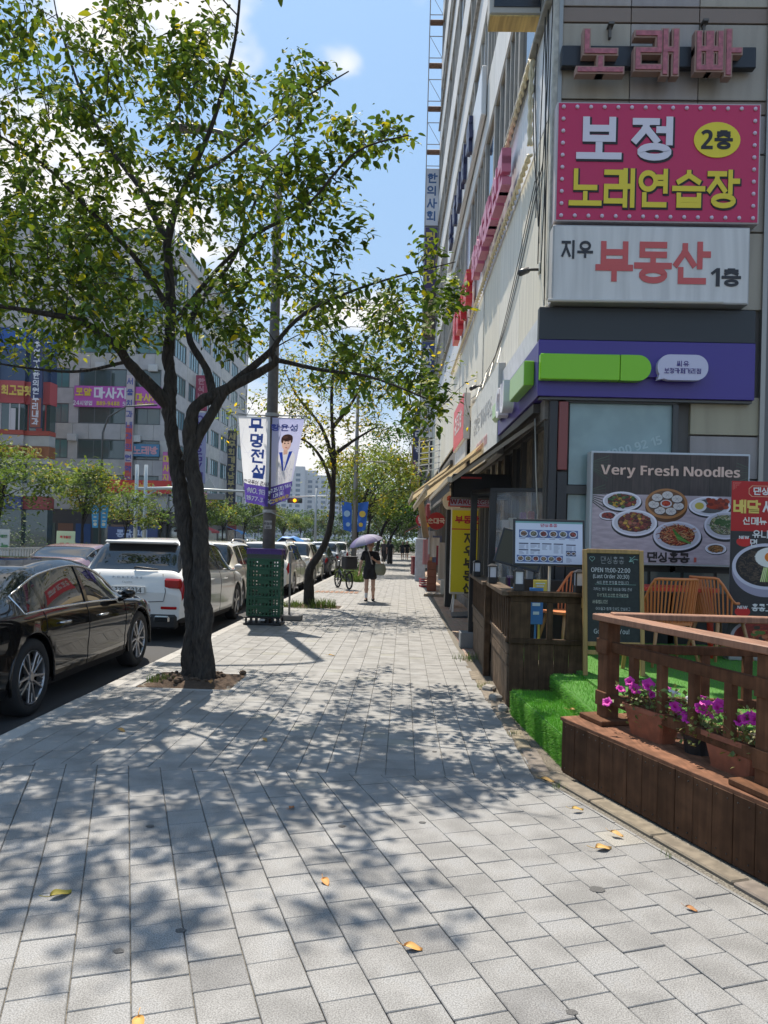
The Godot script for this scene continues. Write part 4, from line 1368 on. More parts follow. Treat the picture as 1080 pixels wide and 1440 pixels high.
	var lw := m(0.30, 0.145, 0.085, 0.55, 0, "wood", 1.6, 0.15)
	var wb := Basis(Y, atan2(W.x, W.z))
	for t in [0.0, 1.54, 3.08]:
		mb = MB.new()
		mb.box(W * t + Y * 0.35, Vector3(0.10, 0.70, 0.125), wb, 0.006)
		obj("post", mb, red[int(t) % 4], fence)
		mb = MB.new()
		mb.box(W * t + Y * 0.022, Vector3(0.27, 0.034, 0.30), wb, 0.005)
		obj("post_foot", mb, red[1], fence)
	mb = MB.new()
	mb.bar(W * -0.11 + Y * 0.725, W * 3.2 + Y * 0.725, 0.15, 0.045, 0.006)
	obj("top_rail", mb, lw, fence)
	for y in [0.53, 0.165]:
		mb = MB.new()
		mb.bar(W * 0.05 + Y * y, W * 3.0 + Y * y, 0.04, 0.07, 0.004)
		obj("rail", mb, red[2], fence)
		for t in [0.0, 1.54]:
			mb = MB.new()
			mb.box(W * t + Y * y + V * -0.055, Vector3(0.02, 0.1, 0.13), wb, 0.003)
			obj("rail_socket", mb, red[3], fence)
	for k in 9:
		if k == 4: continue
		mb = MB.new()
		mb.box(W * (0.308 * (k + 1)) + Y * 0.345 + V * 0.002, Vector3(0.045, 0.31, 0.062), wb, 0.004)
		obj("baluster", mb, red[k % 4], fence)
	var f2 := thing("timber_railing", "red brown timber railing running between the planters and the green turf", "railing", Vector3(1.46, D, -5.40))
	mb = MB.new()
	mb.bar(Vector3(0.02, 0.74, -0.03), Vector3(3.0, 0.74, -0.03), 0.12, 0.045, 0.006)
	obj("top_rail", mb, lw, f2)
	for y in [0.52, 0.16]:
		mb = MB.new()
		mb.bar(Vector3(0.06, y, 0.02), Vector3(3.0, y, 0.02), 0.05, 0.06, 0.004)
		obj("rail", mb, red[2], f2)
	for k in 9:
		mb = MB.new()
		mb.box(Vector3(0.36 + k * 0.29, 0.34, 0.02), Vector3(0.06, 0.31, 0.047), Basis(), 0.004)
		obj("baluster", mb, red[k % 4], f2)
	mb = MB.new()
	mb.box(Vector3(3.0, 0.36, 0), Vector3(0.1, 0.72, 0.1), Basis(), 0.006)
	obj("post", mb, red[0], f2)
	# flower pots
	flower_pot("terracotta trough of pink petunias, the one nearer the corner post of the railing", Vector3(1.63, D, -4.98), atan2(W.x, W.z) + 0.08, 0.40, Color(0.27, 0.085, 0.042), 0)
	flower_pot("small black pot of pink and white petunias between the two terracotta troughs", Vector3(1.80, D, -4.66), 0.3, 0.0, Color(0.012, 0.012, 0.013), 1)
	flower_pot("terracotta trough of pink petunias, the one farther from the corner post of the railing", Vector3(1.87, D, -4.27), atan2(W.x, W.z) + 0.05, 0.40, Color(0.26, 0.085, 0.045), 2)
	# dark timber screen beside the pavement
	var dk := woods(0.10, 0.060, 0.036)
	var gw := woods(0.17, 0.12, 0.085)
	var sc := thing("timber_screen", "dark brown boarded timber screen with slatted openings, lanterns on its top", "fence", Vector3(1.07, 0, -7.6))
	plank_wall(sc, Vector3(0, 0, 0), Vector3(0.73, 0, 0), 0.63, 0.146, dk)
	for bx in [[0.1, 0.20], [0.39, 0.055], [0.64, 0.18]]:
		mb = MB.new()
		mb.box(Vector3(bx[0], 0.86, 0), Vector3(bx[1], 0.36, 0.05), Basis(), 0.004)
		obj("upright", mb, dk[1], sc)
	for y in [[0.655, 0.05], [1.07, 0.06]]:
		mb = MB.new()
		mb.box(Vector3(0.365, y[0], 0.002), Vector3(0.732, y[1], 0.052), Basis(), 0.004)
		obj("rail", mb, dk[2], sc)
	mb = MB.new()
	mb.box(Vector3(0.37, 1.125, 0.0), Vector3(0.80, 0.045, 0.14), Basis(), 0.005)
	obj("cap", mb, dk[3], sc)
	var S := Vector3(0.022, 0, -1.0).normalized()
	for seg in [[0.05, 1.75, 0.0], [1.85, 4.2, -0.05]]:
		var off := Vector3(seg[2], 0, 0)
		plank_wall(sc, S * seg[1] + off, S * seg[0] + off, 0.40, 0.14, gw)
		for y in [0.46, 0.57]:
			mb = MB.new()
			mb.bar(S * seg[0] + off + Y * y + X * -0.005, S * seg[1] + off + Y * y + X * -0.005, 0.03, 0.104, 0.004)
			obj("board", mb, gw[1], sc)
		var nn := int((seg[1] - seg[0]) / 0.16)
		for k in nn + 1:
			mb = MB.new()
			mb.box(S * lerpf(seg[0], seg[1], float(k) / nn) + off + Y * 0.86, Vector3(0.045, 0.44, 0.05), Basis(), 0.004)
			obj("slat", mb, dk[k % 4], sc)
		mb = MB.new()
		mb.bar(S * seg[0] + off + Y * 0.655, S * seg[1] + off + Y * 0.655, 0.07, 0.04, 0.004)
		obj("rail", mb, gw[0], sc)
		mb = MB.new()
		mb.bar(S * (seg[0] - 0.1) + off + Y * 1.12, S * seg[1] + off + Y * 1.12, 0.17, 0.045, 0.005)
		obj("cap", mb, gw[2], sc)
	mb = MB.new()
	mb.box(S * 1.8 + Vector3(-0.06, 0.57, 0), Vector3(0.075, 1.16, 0.09), Basis(), 0.006)
	obj("post", mb, dk[0], sc)
	# lanterns along its top
	var lan: Node3D
	var lab := ["black box lantern on the screen's corner next to the pavement", "black box lantern at the end of the screen near the chalkboard", "black box lantern second along the screen's street side from the corner", "black box lantern farthest along the screen's street side"]
	var spots := [Vector3(1.15, 1.147, -7.62), Vector3(1.74, 1.147, -7.6), Vector3(1.05, 1.147, -9.0), Vector3(1.03, 1.147, -10.7)]
	for i in 4:
		if i == 0:
			lan = thing("box_lantern", lab[0], "lantern", spots[0], 0.0, "lanterns on the timber screen")
			mb = MB.new()
			mb.box(Vector3(0, 0.035, 0), Vector3(0.098, 0.07, 0.098), Basis(), 0.004)
			for x in [-1, 1]:
				for z in [-1, 1]: mb.box(Vector3(x * 0.043, 0.13, z * 0.043), Vector3(0.012, 0.12, 0.012))
			obj("body", mb, m(0.012, 0.012, 0.013, 0.4), lan)
			mb = MB.new()
			mb.box(Vector3(0, 0.13, 0), Vector3(0.078, 0.12, 0.078))
			obj("pane", mb, m(0.55, 0.55, 0.58, 0.4), lan)
			mb = MB.new()
			mb.lathe([Vector2(0.0, 0.228), Vector2(0.03, 0.224), Vector2(0.072, 0.2), Vector2(0.072, 0.19), Vector2(0.0, 0.19)], 4, Vector3.ZERO, Basis(Y, PI / 4))
			obj("roof", mb, m(0.014, 0.014, 0.015, 0.35), lan)
		else: copy(lan, lab[i], spots[i], 0.05 * i)
	# menu stands behind the screen
	var mn := thing("menu_stand", "framed menu with rows of dishes on a slim pole behind the timber screen", "menu board", Vector3(1.49, D, -7.9))
	mb = MB.new(true)
	mb.tube([Vector3(0.02, 0, -0.05), Vector3(0.02, 1.1, -0.03)], [0.014], 8)
	mb.lathe([Vector2(0, 0.02), Vector2(0.17, 0.015), Vector2(0.17, 0)], 20, Vector3(0.02, 0, -0.05))
	obj("pole", mb, m(0.45, 0.38, 0.28, 0.4, 0.4), mn)
	var tb := Basis(Vector3.RIGHT, -0.12)
	mb = MB.new()
	mb.box(Vector3(0, 1.25, -0.012), Vector3(0.73, 0.48, 0.025), tb, 0.004)
	obj("frame", mb, m(0.012, 0.012, 0.014, 0.35), mn)
	mb = MB.new()
	var q := [Vector3(-0.342, 0.217, 0.004), Vector3(0.342, 0.217, 0.004), Vector3(0.342, -0.217, 0.004), Vector3(-0.342, -0.217, 0.004)]
	for i in 4: q[i] = Vector3(0, 1.25, 0) + tb * q[i]
	mb.uvquad(q[0], q[1], q[2], q[3])
	obj("menu_print", mb, printed(menu_print(), 0.25), mn)
	mb = MB.new()
	write(mb, "댄싱홍콩", Vector3(0, 1.25, 0) + tb * Vector3(0, 0.178, 0.005), X, tb * Y, 0.034, 0.12, 0.001, 1.2)
	obj("lettering", mb, m(0.45, 0.05, 0.08, 0.5), mn)
	mn = thing("menu_stand", "second menu stand seen from behind, its olive back board leaning, farther along the screen", "menu board", Vector3(1.34, D, -9.3), 0.0)
	mb = MB.new(true)
	mb.tube([Vector3(0.12, 0, 0.03), Vector3(0.10, 1.0, 0.03)], [0.014], 8)
	mb.lathe([Vector2(0, 0.02), Vector2(0.17, 0.015), Vector2(0.17, 0)], 20, Vector3(0.12, 0, 0.03))
	obj("pole", mb, m(0.45, 0.38, 0.28, 0.4, 0.4), mn)
	var lb := Basis(Y, -0.35) * Basis(Vector3(0, 0, 1), -0.22) * Basis(Vector3.RIGHT, -0.25)
	mb = MB.new()
	mb.box(Vector3(0.08, 1.16, 0), Vector3(0.56, 0.44, 0.03), lb, 0.004)
	obj("frame", mb, m(0.012, 0.012, 0.014, 0.4), mn)
	mb = MB.new()
	mb.box(Vector3(0.08, 1.16, 0) + lb * Vector3(0, 0, 0.016), Vector3(0.51, 0.39, 0.006), lb)
	obj("back_board", mb, m(0.055, 0.046, 0.024, 0.6), mn)
	mb = MB.new()
	mb.box(Vector3(0.08, 1.16, 0) + lb * Vector3(0, -0.04, 0.04), Vector3(0.1, 0.12, 0.05), lb, 0.01)
	obj("clamp", mb, m(0.02, 0.02, 0.02, 0.5), mn)
	# chalkboard
	var cb := thing("chalkboard", "chalkboard easel in a yellow pine frame, covered in white handwriting", "chalkboard", Vector3(2.03, D, -7.34), 0.06)
	var tilt := Basis(Vector3.RIGHT, -0.10)
	var pine := m(0.40, 0.24, 0.075, 0.5, 0, "wood", 1.6, 0.1)
	for s in [-1, 1]:
		mb = MB.new()
		mb.box(tilt * Vector3(s * 0.275, 0.60, 0), Vector3(0.042, 1.2, 0.03), tilt, 0.004)
		obj("leg", mb, pine, cb)
		mb = MB.new()
		mb.bar(Vector3(s * 0.24, 0, -0.45), Vector3(s * 0.24, 1.1, -0.12), 0.035, 0.028, 0.003)
		obj("leg", mb, pine, cb)
	for y in [1.185, 0.30, 0.22]:
		mb = MB.new()
		mb.box(tilt * Vector3(0, y, 0.001), Vector3(0.51, 0.042, 0.032), tilt, 0.004)
		obj("frame_rail", mb, pine, cb)
	mb = MB.new()
	mb.box(tilt * Vector3(0, 0.74, -0.002), Vector3(0.51, 0.85, 0.014), tilt)
	obj("board", mb, m(0.020, 0.024, 0.023, 0.7, 0, "grime", 3.0), cb)
	var lines := [["댄싱홍콩", 1.10, 0.075, 0.07, 0.25], ["OPEN 11:00-22:00", 1.005, 0.042, 0.09, 0.6], ["(Last Order 20:30)", 0.945, 0.036, 0.09, 0.55], ["속이 편한 한끼를 만듭니다", 0.885, 0.034, 0.08, 0.45], ["저희는 향이 좋은 점심을 매일 준비", 0.822, 0.031, 0.08, 0.42], ["다섯가지 신선한 한국쌀만을", 0.765, 0.031, 0.08, 0.45], ["사용합니다!", 0.70, 0.036, 0.08, 0.5], ["아이들과 함께 오셔도 안심하고", 0.635, 0.031, 0.08, 0.45], ["드세요. 오늘도 정성을 다해 모심", 0.58, 0.031, 0.08, 0.45], ["God Bless You!", 0.42, 0.044, 0.09, 0.5]]
	for l in lines:
		mb = MB.new()
		write(mb, l[0], tilt * Vector3(-0.005 if l[0] != "사용합니다!" else -0.13, l[1], 0.006), X, tilt * Y, l[2], l[3], 0.0008, 0.72 if l[0].unicode_at(0) >= 0xAC00 else 0.86, 0.16, false)
		var g: float = l[4]
		obj("chalk_writing", mb, m(g, g, g * (0.8 if l[0].contains("신선") or l[0].contains("사용") else 1.0), 0.9), cb)
	mb = MB.new()
	for k in 2: mb.box(tilt * Vector3(0.02, 0.868 - k * 0.12, 0.006), Vector3(0.4 - k * 0.15, 0.003, 0.001), tilt)
	var hp := PackedVector2Array()
	for i in 21:
		var a := TAU * i / 20
		hp.append(Vector2(16 * pow(sin(a), 3), 13 * cos(a) - 5 * cos(2 * a) - 2 * cos(3 * a) - cos(4 * a)) * 0.0016 + Vector2(-0.205, 1.112))
	stroke(mb, hp, 0.004, 0.001, tilt * Vector3(0, 0, 0.006), tilt)
	for k in 5:
		var pl := PackedVector2Array([Vector2(0.16, 1.09), Vector2(0.19 + 0.02 * cos(k * 1.2), 1.115 + 0.02 * sin(k * 1.2)), Vector2(0.195 + 0.045 * cos(k * 1.2), 1.11 + 0.035 * sin(k * 1.2))])
		stroke(mb, pl, 0.005, 0.001 + k * 0.0001, tilt * Vector3(0, 0, 0.006), tilt)
	obj("chalk_drawing", mb, m(0.2, 0.34, 0.3, 0.9), cb)
	# noodle poster on its light box
	var np := thing("noodle_poster", "wide food poster headed Very Fresh Noodles on a pale box, on the end wall", "poster", Vector3(3.33, 2.10, -9.72))
	mb = MB.new()
	mb.box(Vector3(0, 0, -0.12), Vector3(1.98, 1.42, 0.22), Basis(), 0.006)
	obj("casing", mb, m(0.52, 0.54, 0.56, 0.4), np)
	mb = MB.new()
	mb.uvquad(Vector3(-0.965, 0.685, 0.002), Vector3(0.965, 0.685, 0.002), Vector3(0.965, -0.685, 0.002), Vector3(-0.965, -0.685, 0.002))
	obj("print", mb, printed(noodle_poster(), 0.35), np)
	sign_text(np, "Very Fresh Noodles", Color(0.10, 0.06, 0.05), Vector3(0.006, 0.468, 0.004), X, Y, 0.118, 0.13, 0.002, 1.22, 0.09)
	sign_text(np, "Very Fresh Noodles", Color(0.72, 0.50, 0.40), Vector3(0, 0.475, 0.008), X, Y, 0.118, 0.13, 0.003, 1.22, 0.09)
	sign_text(np, "댄싱홍콩", Color(0.02, 0.012, 0.012), Vector3(0.0, -0.61, 0.004), X, Y, 0.125, 0.17, 0.003, 1.0)
	mb = MB.new()
	mb.box(Vector3(0.33, -0.63, 0.005), Vector3(0.03, 0.06, 0.004))
	obj("seal", mb, m(0.45, 0.08, 0.06, 0.5), np)
	# standing banner with bowls
	var rb := thing("standing_banner", "tall standing banner with a red heading over two bowls of noodles", "banner", Vector3(3.98, D, -8.7))
	mb = MB.new()
	mb.uvquad(Vector3(-0.32, 2.0, 0.012), Vector3(0.34, 2.0, 0.012), Vector3(0.34, 0.05, 0.012), Vector3(-0.32, 0.05, 0.012))
	obj("print", mb, printed(bowl_poster(), 0.5), rb)
	mb = MB.new()
	mb.box(Vector3(0.01, 1.025, 0.004), Vector3(0.66, 1.95, 0.006)); mb.box(Vector3(0.01, 0.03, 0), Vector3(0.7, 0.06, 0.16), Basis(), 0.01); mb.box(Vector3(0.01, 1.0, -0.03), Vector3(0.03, 2.0, 0.03))
	obj("stand", mb, m(0.3, 0.3, 0.3, 0.4, 0.5), rb)
	sign_text(rb, "댄싱홍콩", Color(0.75, 0.72, 0.68), Vector3(0.10, 1.89, 0.014), X, Y, 0.085, 0.15, 0.002)
	sign_text(rb, "배달", Color(0.75, 0.55, 0.12), Vector3(-0.145, 1.715, 0.014), X, Y, 0.145, 0.17, 0.002)
	sign_text(rb, "서비스", Color(0.75, 0.72, 0.68), Vector3(0.22, 1.715, 0.014), X, Y, 0.135, 0.17, 0.002, 0.9)
	sign_text(rb, "신메뉴 출시", Color(0.75, 0.70, 0.62), Vector3(0.05, 1.555, 0.014), X, Y, 0.085, 0.14, 0.002)
	sign_text(rb, "유니짜장", Color(0.72, 0.70, 0.68), Vector3(0.11, 1.41, 0.014), X, Y, 0.09, 0.13, 0.002)
	sign_text(rb, "면", Color(0.72, 0.70, 0.68), Vector3(-0.06, 1.31, 0.014), X, Y, 0.085, 0.13, 0.002)
	sign_text(rb, "홍콩고기탕면", Color(0.72, 0.70, 0.68), Vector3(0.16, 0.59, 0.014), X, Y, 0.085, 0.13, 0.002, 0.85)
	for y in [1.37, 0.588]: sign_text(rb, "NEW", Color(0.8, 0.78, 0.76), Vector3(-0.17, y, 0.014), X, Y, 0.034, 0.13, 0.002, 1.1)
	# red table, orange slatted chairs, sauce bottle
	var tb2 := thing("table", "bright red table between the orange chairs on the turf", "table", Vector3(3.0, D, -9.0))
	var redm := m(0.55, 0.035, 0.014, 0.35)
	mb = MB.new()
	mb.prism(rounded(1.15, 0.72, 0.12), 0.04, Vector3(0, 0.745, 0), Basis(X, Vector3(0, 0, 1), Y))
	obj("table_top", mb, redm, tb2)
	for s in [[-0.46, -0.26], [0.46, -0.26], [-0.46, 0.26], [0.46, 0.26]]:
		mb = MB.new(true)
		mb.tube([Vector3(s[0] * 1.06, 0, s[1] * 1.06), Vector3(s[0], 0.745, s[1])], [0.028, 0.042], 10)
		obj("leg", mb, redm, tb2)
	var ch := slat_chair("orange slatted armchair with its back to the pavement, nearest the chalkboard", Vector3(2.80, D, -8.2), 0.10)
	copy(ch, "orange slatted armchair at the end of the red table near the standing banner", Vector3(3.58, D, -8.75), -1.25)
	copy(ch, "orange slatted armchair behind the menu stand, half hidden by the timber screen", Vector3(1.95, D, -9.1), 2.0)
	var sb := thing("sauce_bottle", "red sauce bottle with a white nozzle on the red table", "bottle", Vector3(2.66, D + 0.787, -8.85))
	mb = MB.new(true)
	mb.lathe([Vector2(0, 0), Vector2(0.034, 0), Vector2(0.036, 0.02), Vector2(0.036, 0.11), Vector2(0.02, 0.13), Vector2(0.0, 0.13)], 14)
	obj("bottle_body", mb, m(0.55, 0.02, 0.02, 0.3), sb)
	mb = MB.new(true)
	mb.lathe([Vector2(0.021, 0.128), Vector2(0.02, 0.15), Vector2(0.006, 0.19), Vector2(0.0, 0.2)], 12)
	obj("nozzle", mb, m(0.75, 0.72, 0.7, 0.4), sb)
	# blue leaflets and a yellow notice behind the screen
	for p in [[Vector3(1.32, 0.9, -8.9), Color(0.05, 0.22, 0.5), "blue printed leaflet seen through the screen's first opening"], [Vector3(1.55, 0.9, -8.9), Color(0.04, 0.16, 0.42), "darker blue printed leaflet seen through the screen's second opening"], [Vector3(1.60, 1.12, -8.95), Color(0.6, 0.45, 0.08), "small yellow notice above the blue leaflets behind the screen"]]:
		mb = MB.new()
		mb.box(Vector3(0, 0, 0), Vector3(0.16, 0.42 if p[1].b > 0.2 else 0.16, 0.02), Basis(Y, 0.1), 0.003)
		mb.box(Vector3(0, -0.62 if p[1].b > 0.2 else -0.44, -0.02), Vector3(0.02, 0.9, 0.02))
		var lf := thing("leaflet_stand", p[2], "leaflet stand", p[0])
		obj("board", mb, m(p[1].r, p[1].g, p[1].b, 0.4), lf)
		mb = MB.new()
		for k in 3: mb.box(Vector3(0.0, 0.12 - k * 0.1 if p[1].b > 0.2 else 0.04 - k * 0.03, 0.012), Vector3(0.11 - k * 0.02, 0.035 if p[1].b > 0.2 else 0.012, 0.003), Basis(Y, 0.1))
		obj("print", mb, m(0.6, 0.65, 0.7, 0.5), lf)
	mb = MB.new()
	mb.box(Vector3(1.95, 0.78, -9.6), Vector3(1.2, 0.8, 0.08), Basis(), 0.01)
	tag(obj("low_screen", mb, m(0.03, 0.022, 0.018, 0.6, 0, "wood", 1.5)), "low dark board screen before the shop window behind the menu stand", "screen")

func slat_chair(label: String, at: Vector3, turn: float) -> Node3D:
	# faces -z; its back is at +z
	var c := thing("slatted_chair", label, "chair", at, turn, "orange slatted chairs on the turf")
	var om := m(0.60, 0.19, 0.06, 0.45)
	var wm := m(0.38, 0.19, 0.075, 0.5)
	var mb := MB.new()
	mb.prism(rounded(0.47, 0.45, 0.12), 0.03, Vector3(0, 0.43, -0.02), Basis(Vector3.RIGHT, Vector3(0, 0, 1), Vector3.UP))
	obj("seat", mb, om, c)
	for s in [[-1, -1], [1, -1], [-1, 1], [1, 1]]:
		mb = MB.new(true)
		mb.tube([Vector3(s[0] * 0.25, 0, s[1] * 0.25), Vector3(s[0] * 0.17, 0.44, s[1] * 0.16)], [0.014, 0.022], 8)
		obj("leg", mb, wm, c)
	var rim := []
	for i in 25:
		var t := i / 24.0
		var a := lerpf(-0.35, PI + 0.35, t)
		var y := 0.64 + 0.27 * smoothstep(0.08, 0.27, minf(t, 1.0 - t))
		rim.append(Vector3(cos(a) * 0.27, y, sin(a) * 0.20 + 0.03 + (y - 0.64) * 0.28))
	mb = MB.new(true)
	mb.tube(rim, [0.016], 8)
	obj("back_rim", mb, om, c)
	for i in range(3, 22, 1):
		var p: Vector3 = rim[i]
		var foot := Vector3(p.x * 0.9, 0.455, clampf(p.z * 0.75, -0.1, 0.19))
		mb = MB.new()
		mb.bar(foot, p, 0.016, 0.024, 0.002, Vector3(p.x, 0, p.z).normalized())
		obj("slat", mb, om, c)
	return c

func flower_pot(label: String, at: Vector3, turn: float, w: float, c: Color, kind: int):
	var o := thing("flower_pot", label, "flower pot", at, turn, "flower pots on the deck")
	var mb := MB.new()
	if w > 0:
		var k := []
		for s in [[0.155, 0.062, 0.0], [0.19, 0.085, 0.17], [0.205, 0.098, 0.172], [0.205, 0.098, 0.2], [0.185, 0.08, 0.2], [0.18, 0.075, 0.15]]:
			var ring := []
			for p in rounded(s[1] * 2, s[0] * 2, 0.03, 3): ring.append(Vector3(p.x, s[2], p.y))
			ring.append(ring[0])
			k.append(ring)
		mb.grid(k)
		mb.box(Vector3(0, 0.145, 0), Vector3(0.15, 0.01, 0.36)); mb.box(Vector3(0, 0.006, 0), Vector3(0.12, 0.01, 0.3))
	else:
		mb.lathe([Vector2(0, 0), Vector2(0.075, 0), Vector2(0.095, 0.15), Vector2(0.1, 0.15), Vector2(0.1, 0.165), Vector2(0.088, 0.165), Vector2(0.085, 0.14), Vector2(0, 0.14)], 18)
	obj("pot", mb, m(c.r, c.g, c.b, 0.55, 0, "grime", 2.0), o)
	# leaves, stems and flowers
	var lw := MB.new()
	lw.quad(Vector3(0, 0, 0), Vector3(-0.5, 0.12, 0.45), Vector3(0, 0.05, 1.0), Vector3(0.5, 0.12, 0.45))
	var xf := []
	var cols := []
	var len := w / 2.0 if w > 0 else 0.09
	for i in 300:
		var p := Vector3(rng.randf_range(-0.12, 0.12), 0.16 + 0.20 * pow(rng.randf(), 1.3), rng.randf_range(-len - 0.05, len + 0.05))
		if w == 0: p = Vector3(rng.randf_range(-0.15, 0.15), 0.12 + 0.2 * rng.randf(), rng.randf_range(-0.15, 0.15))
		if rng.randf() < 0.15: p.y -= 0.08; p.x = absf(p.x) * -1.2 if rng.randf() < 0.7 else p.x
		var l := rng.randf_range(0.022, 0.045)
		xf.append(Transform3D(Basis.from_euler(Vector3(rng.randf_range(-1.2, 0.6), rng.randf() * TAU, rng.randf_range(-0.6, 0.6))) * Basis.from_scale(Vector3(l * 0.8, l, l)), p))
		var v := 0.55 + 0.8 * rng.randf()
		cols.append(Color(v * (1.0 + 0.6 * rng.randf()), v, v * 0.8))
	var gm: StandardMaterial3D = m(0.11, 0.17, 0.045, 0.6).duplicate()
	gm.backlight_enabled = true
	gm.backlight = Color(0.6, 0.6, 0.6)
	var lv := many("foliage", lw.mesh(), xf, cols, gm, o)
	var pet := MB.new(true)
	var pr := []
	for i in 21:
		var a := TAU * i / 20
		var r := 0.036 * (1.0 + 0.14 * cos(a * 5))
		pr.append([Vector3(cos(a) * 0.005, -0.03, sin(a) * 0.005), Vector3(cos(a) * 0.010, -0.006, sin(a) * 0.010), Vector3(cos(a) * r * 0.7, 0.006, sin(a) * r * 0.7), Vector3(cos(a) * r, 0.002 + 0.005 * cos(a * 10), sin(a) * r)])
	pet.grid(pr)
	var pm := pet.mesh()
	var n: int = [10, 9, 9][kind]
	var pink: StandardMaterial3D = m(0.56, 0.02, 0.33, 0.6).duplicate()
	pink.backlight_enabled = true
	pink.backlight = Color(0.5, 0.5, 0.5)
	for i in n:
		var p := Vector3(rng.randf_range(-0.13, 0.05), 0.27 + 0.10 * rng.randf(), -len + 2 * len * (i + 0.5) / n)
		if w == 0: p = Vector3(rng.randf_range(-0.16, 0.08), 0.2 + 0.14 * rng.randf(), rng.randf_range(-0.14, 0.14))
		if kind == 0 and i == 1: p += Vector3(-0.1, -0.08, -0.05)
		var white := i == n - 1 and kind < 2
		put("flower", pm, m(0.7, 0.7, 0.66, 0.6) if white else pink, o, p, Basis.from_euler(Vector3(rng.randf_range(0.1, 1.2), rng.randf_range(-0.8, 0.6), rng.randf_range(-0.3, 0.8))).scaled(Vector3.ONE * rng.randf_range(0.8, 1.12)))
	var stm := MB.new()
	for i in 30:
		var a := rng.randf() * TAU
		var b0 := Vector3(rng.randf_range(-0.06, 0.06), 0.13, rng.randf_range(-len, len) * 0.9)
		stm.tube([b0, b0 + Vector3(cos(a) * 0.04, 0.1, sin(a) * 0.04), b0 + Vector3(cos(a) * 0.1, 0.15 + 0.06 * rng.randf(), sin(a) * 0.1)], [0.0022, 0.0012], 4)
	obj("stems", stm, m(0.1, 0.14, 0.04, 0.7), o).set_meta("kind", "stuff")

# ---------------------------------------------------------------- trees
func leaf_mesh() -> ArrayMesh:
	# one leaf along +z: a blade folded along its rib, with a drooping tip
	var mb := MB.new()
	var rib := [Vector3(0, 0, 0), Vector3(0, 0.02, 0.34), Vector3(0, 0.0, 0.7), Vector3(0, -0.09, 1.0)]
	for s in [-1.0, 1.0]:
		var e := [Vector3(s * 0.21, 0.07, 0.22), Vector3(s * 0.25, 0.06, 0.5), Vector3(s * 0.13, 0.0, 0.82)]
		if s < 0:
			mb.tri(rib[0], e[0], rib[1]); mb.quad(rib[1], e[0], e[1], rib[2]); mb.quad(rib[2], e[1], e[2], rib[3])
		else:
			mb.tri(rib[0], rib[1], e[0]); mb.quad(rib[1], rib[2], e[1], e[0]); mb.quad(rib[2], rib[3], e[2], e[1])
	return mb.mesh()

func leaf_mat(r: float, g: float, b: float, through := 0.9) -> StandardMaterial3D:
	var gm: StandardMaterial3D = m(r, g, b, 0.6).duplicate()
	gm.metallic_specular = 0.3
	gm.backlight_enabled = true
	gm.backlight = Color(through, through, through)
	return gm

func spline(p: Array, n: int) -> Array:
	var out := []
	for i in p.size() - 1:
		var a: Vector3 = p[maxi(i - 1, 0)]
		var d: Vector3 = p[mini(i + 2, p.size() - 1)]
		for k in n: out.append(Vector3(p[i]).cubic_interpolate(p[i + 1], a, d, float(k) / n))
	out.append(p[-1])
	return out

func limb(p: Array, r0: float, r1: float, lump := 0.12, k := 10, dens := 5, flare := 0.0) -> MB:
	# a tapering, knotty limb
	var c := spline(p, dens)
	var nz := FastNoiseLite.new()
	nz.seed = int(absf(c[0].x * 100)) + p.size()
	nz.frequency = 2.6
	nz.fractal_octaves = 3
	var rings := []
	var side := Vector3.ZERO
	for i in c.size():
		var t := float(i) / (c.size() - 1)
		var f: Vector3 = (c[mini(i + 1, c.size() - 1)] - c[maxi(i - 1, 0)]).normalized()
		side = (side - f * side.dot(f)).normalized() if side != Vector3.ZERO else f.cross(Vector3(0.3, 0.2, 1)).normalized()
		var up := f.cross(side)
		var r := lerpf(r0, r1, pow(t, 0.8)) + flare * exp(-t * 22.0)
		var ring := []
		for j in k + 1:
			var a := TAU * (j % k) / k
			var d := side * cos(a) + up * sin(a)
			var q: Vector3 = c[i] + d * r
			var v := nz.get_noise_3dv(q * 1.6) + 0.5 * nz.get_noise_3dv(q * 5.0) + flare * 2.0 * exp(-t * 20.0) * sin(a * 5.0)
			ring.append(c[i] + d * r * (1.0 + lump * v * 1.5))
		rings.append(ring)
	var mb := MB.new(true)
	mb.grid(rings)
	return mb

func V3(x: float, y: float, z: float) -> Vector3: return Vector3(x, y, z)

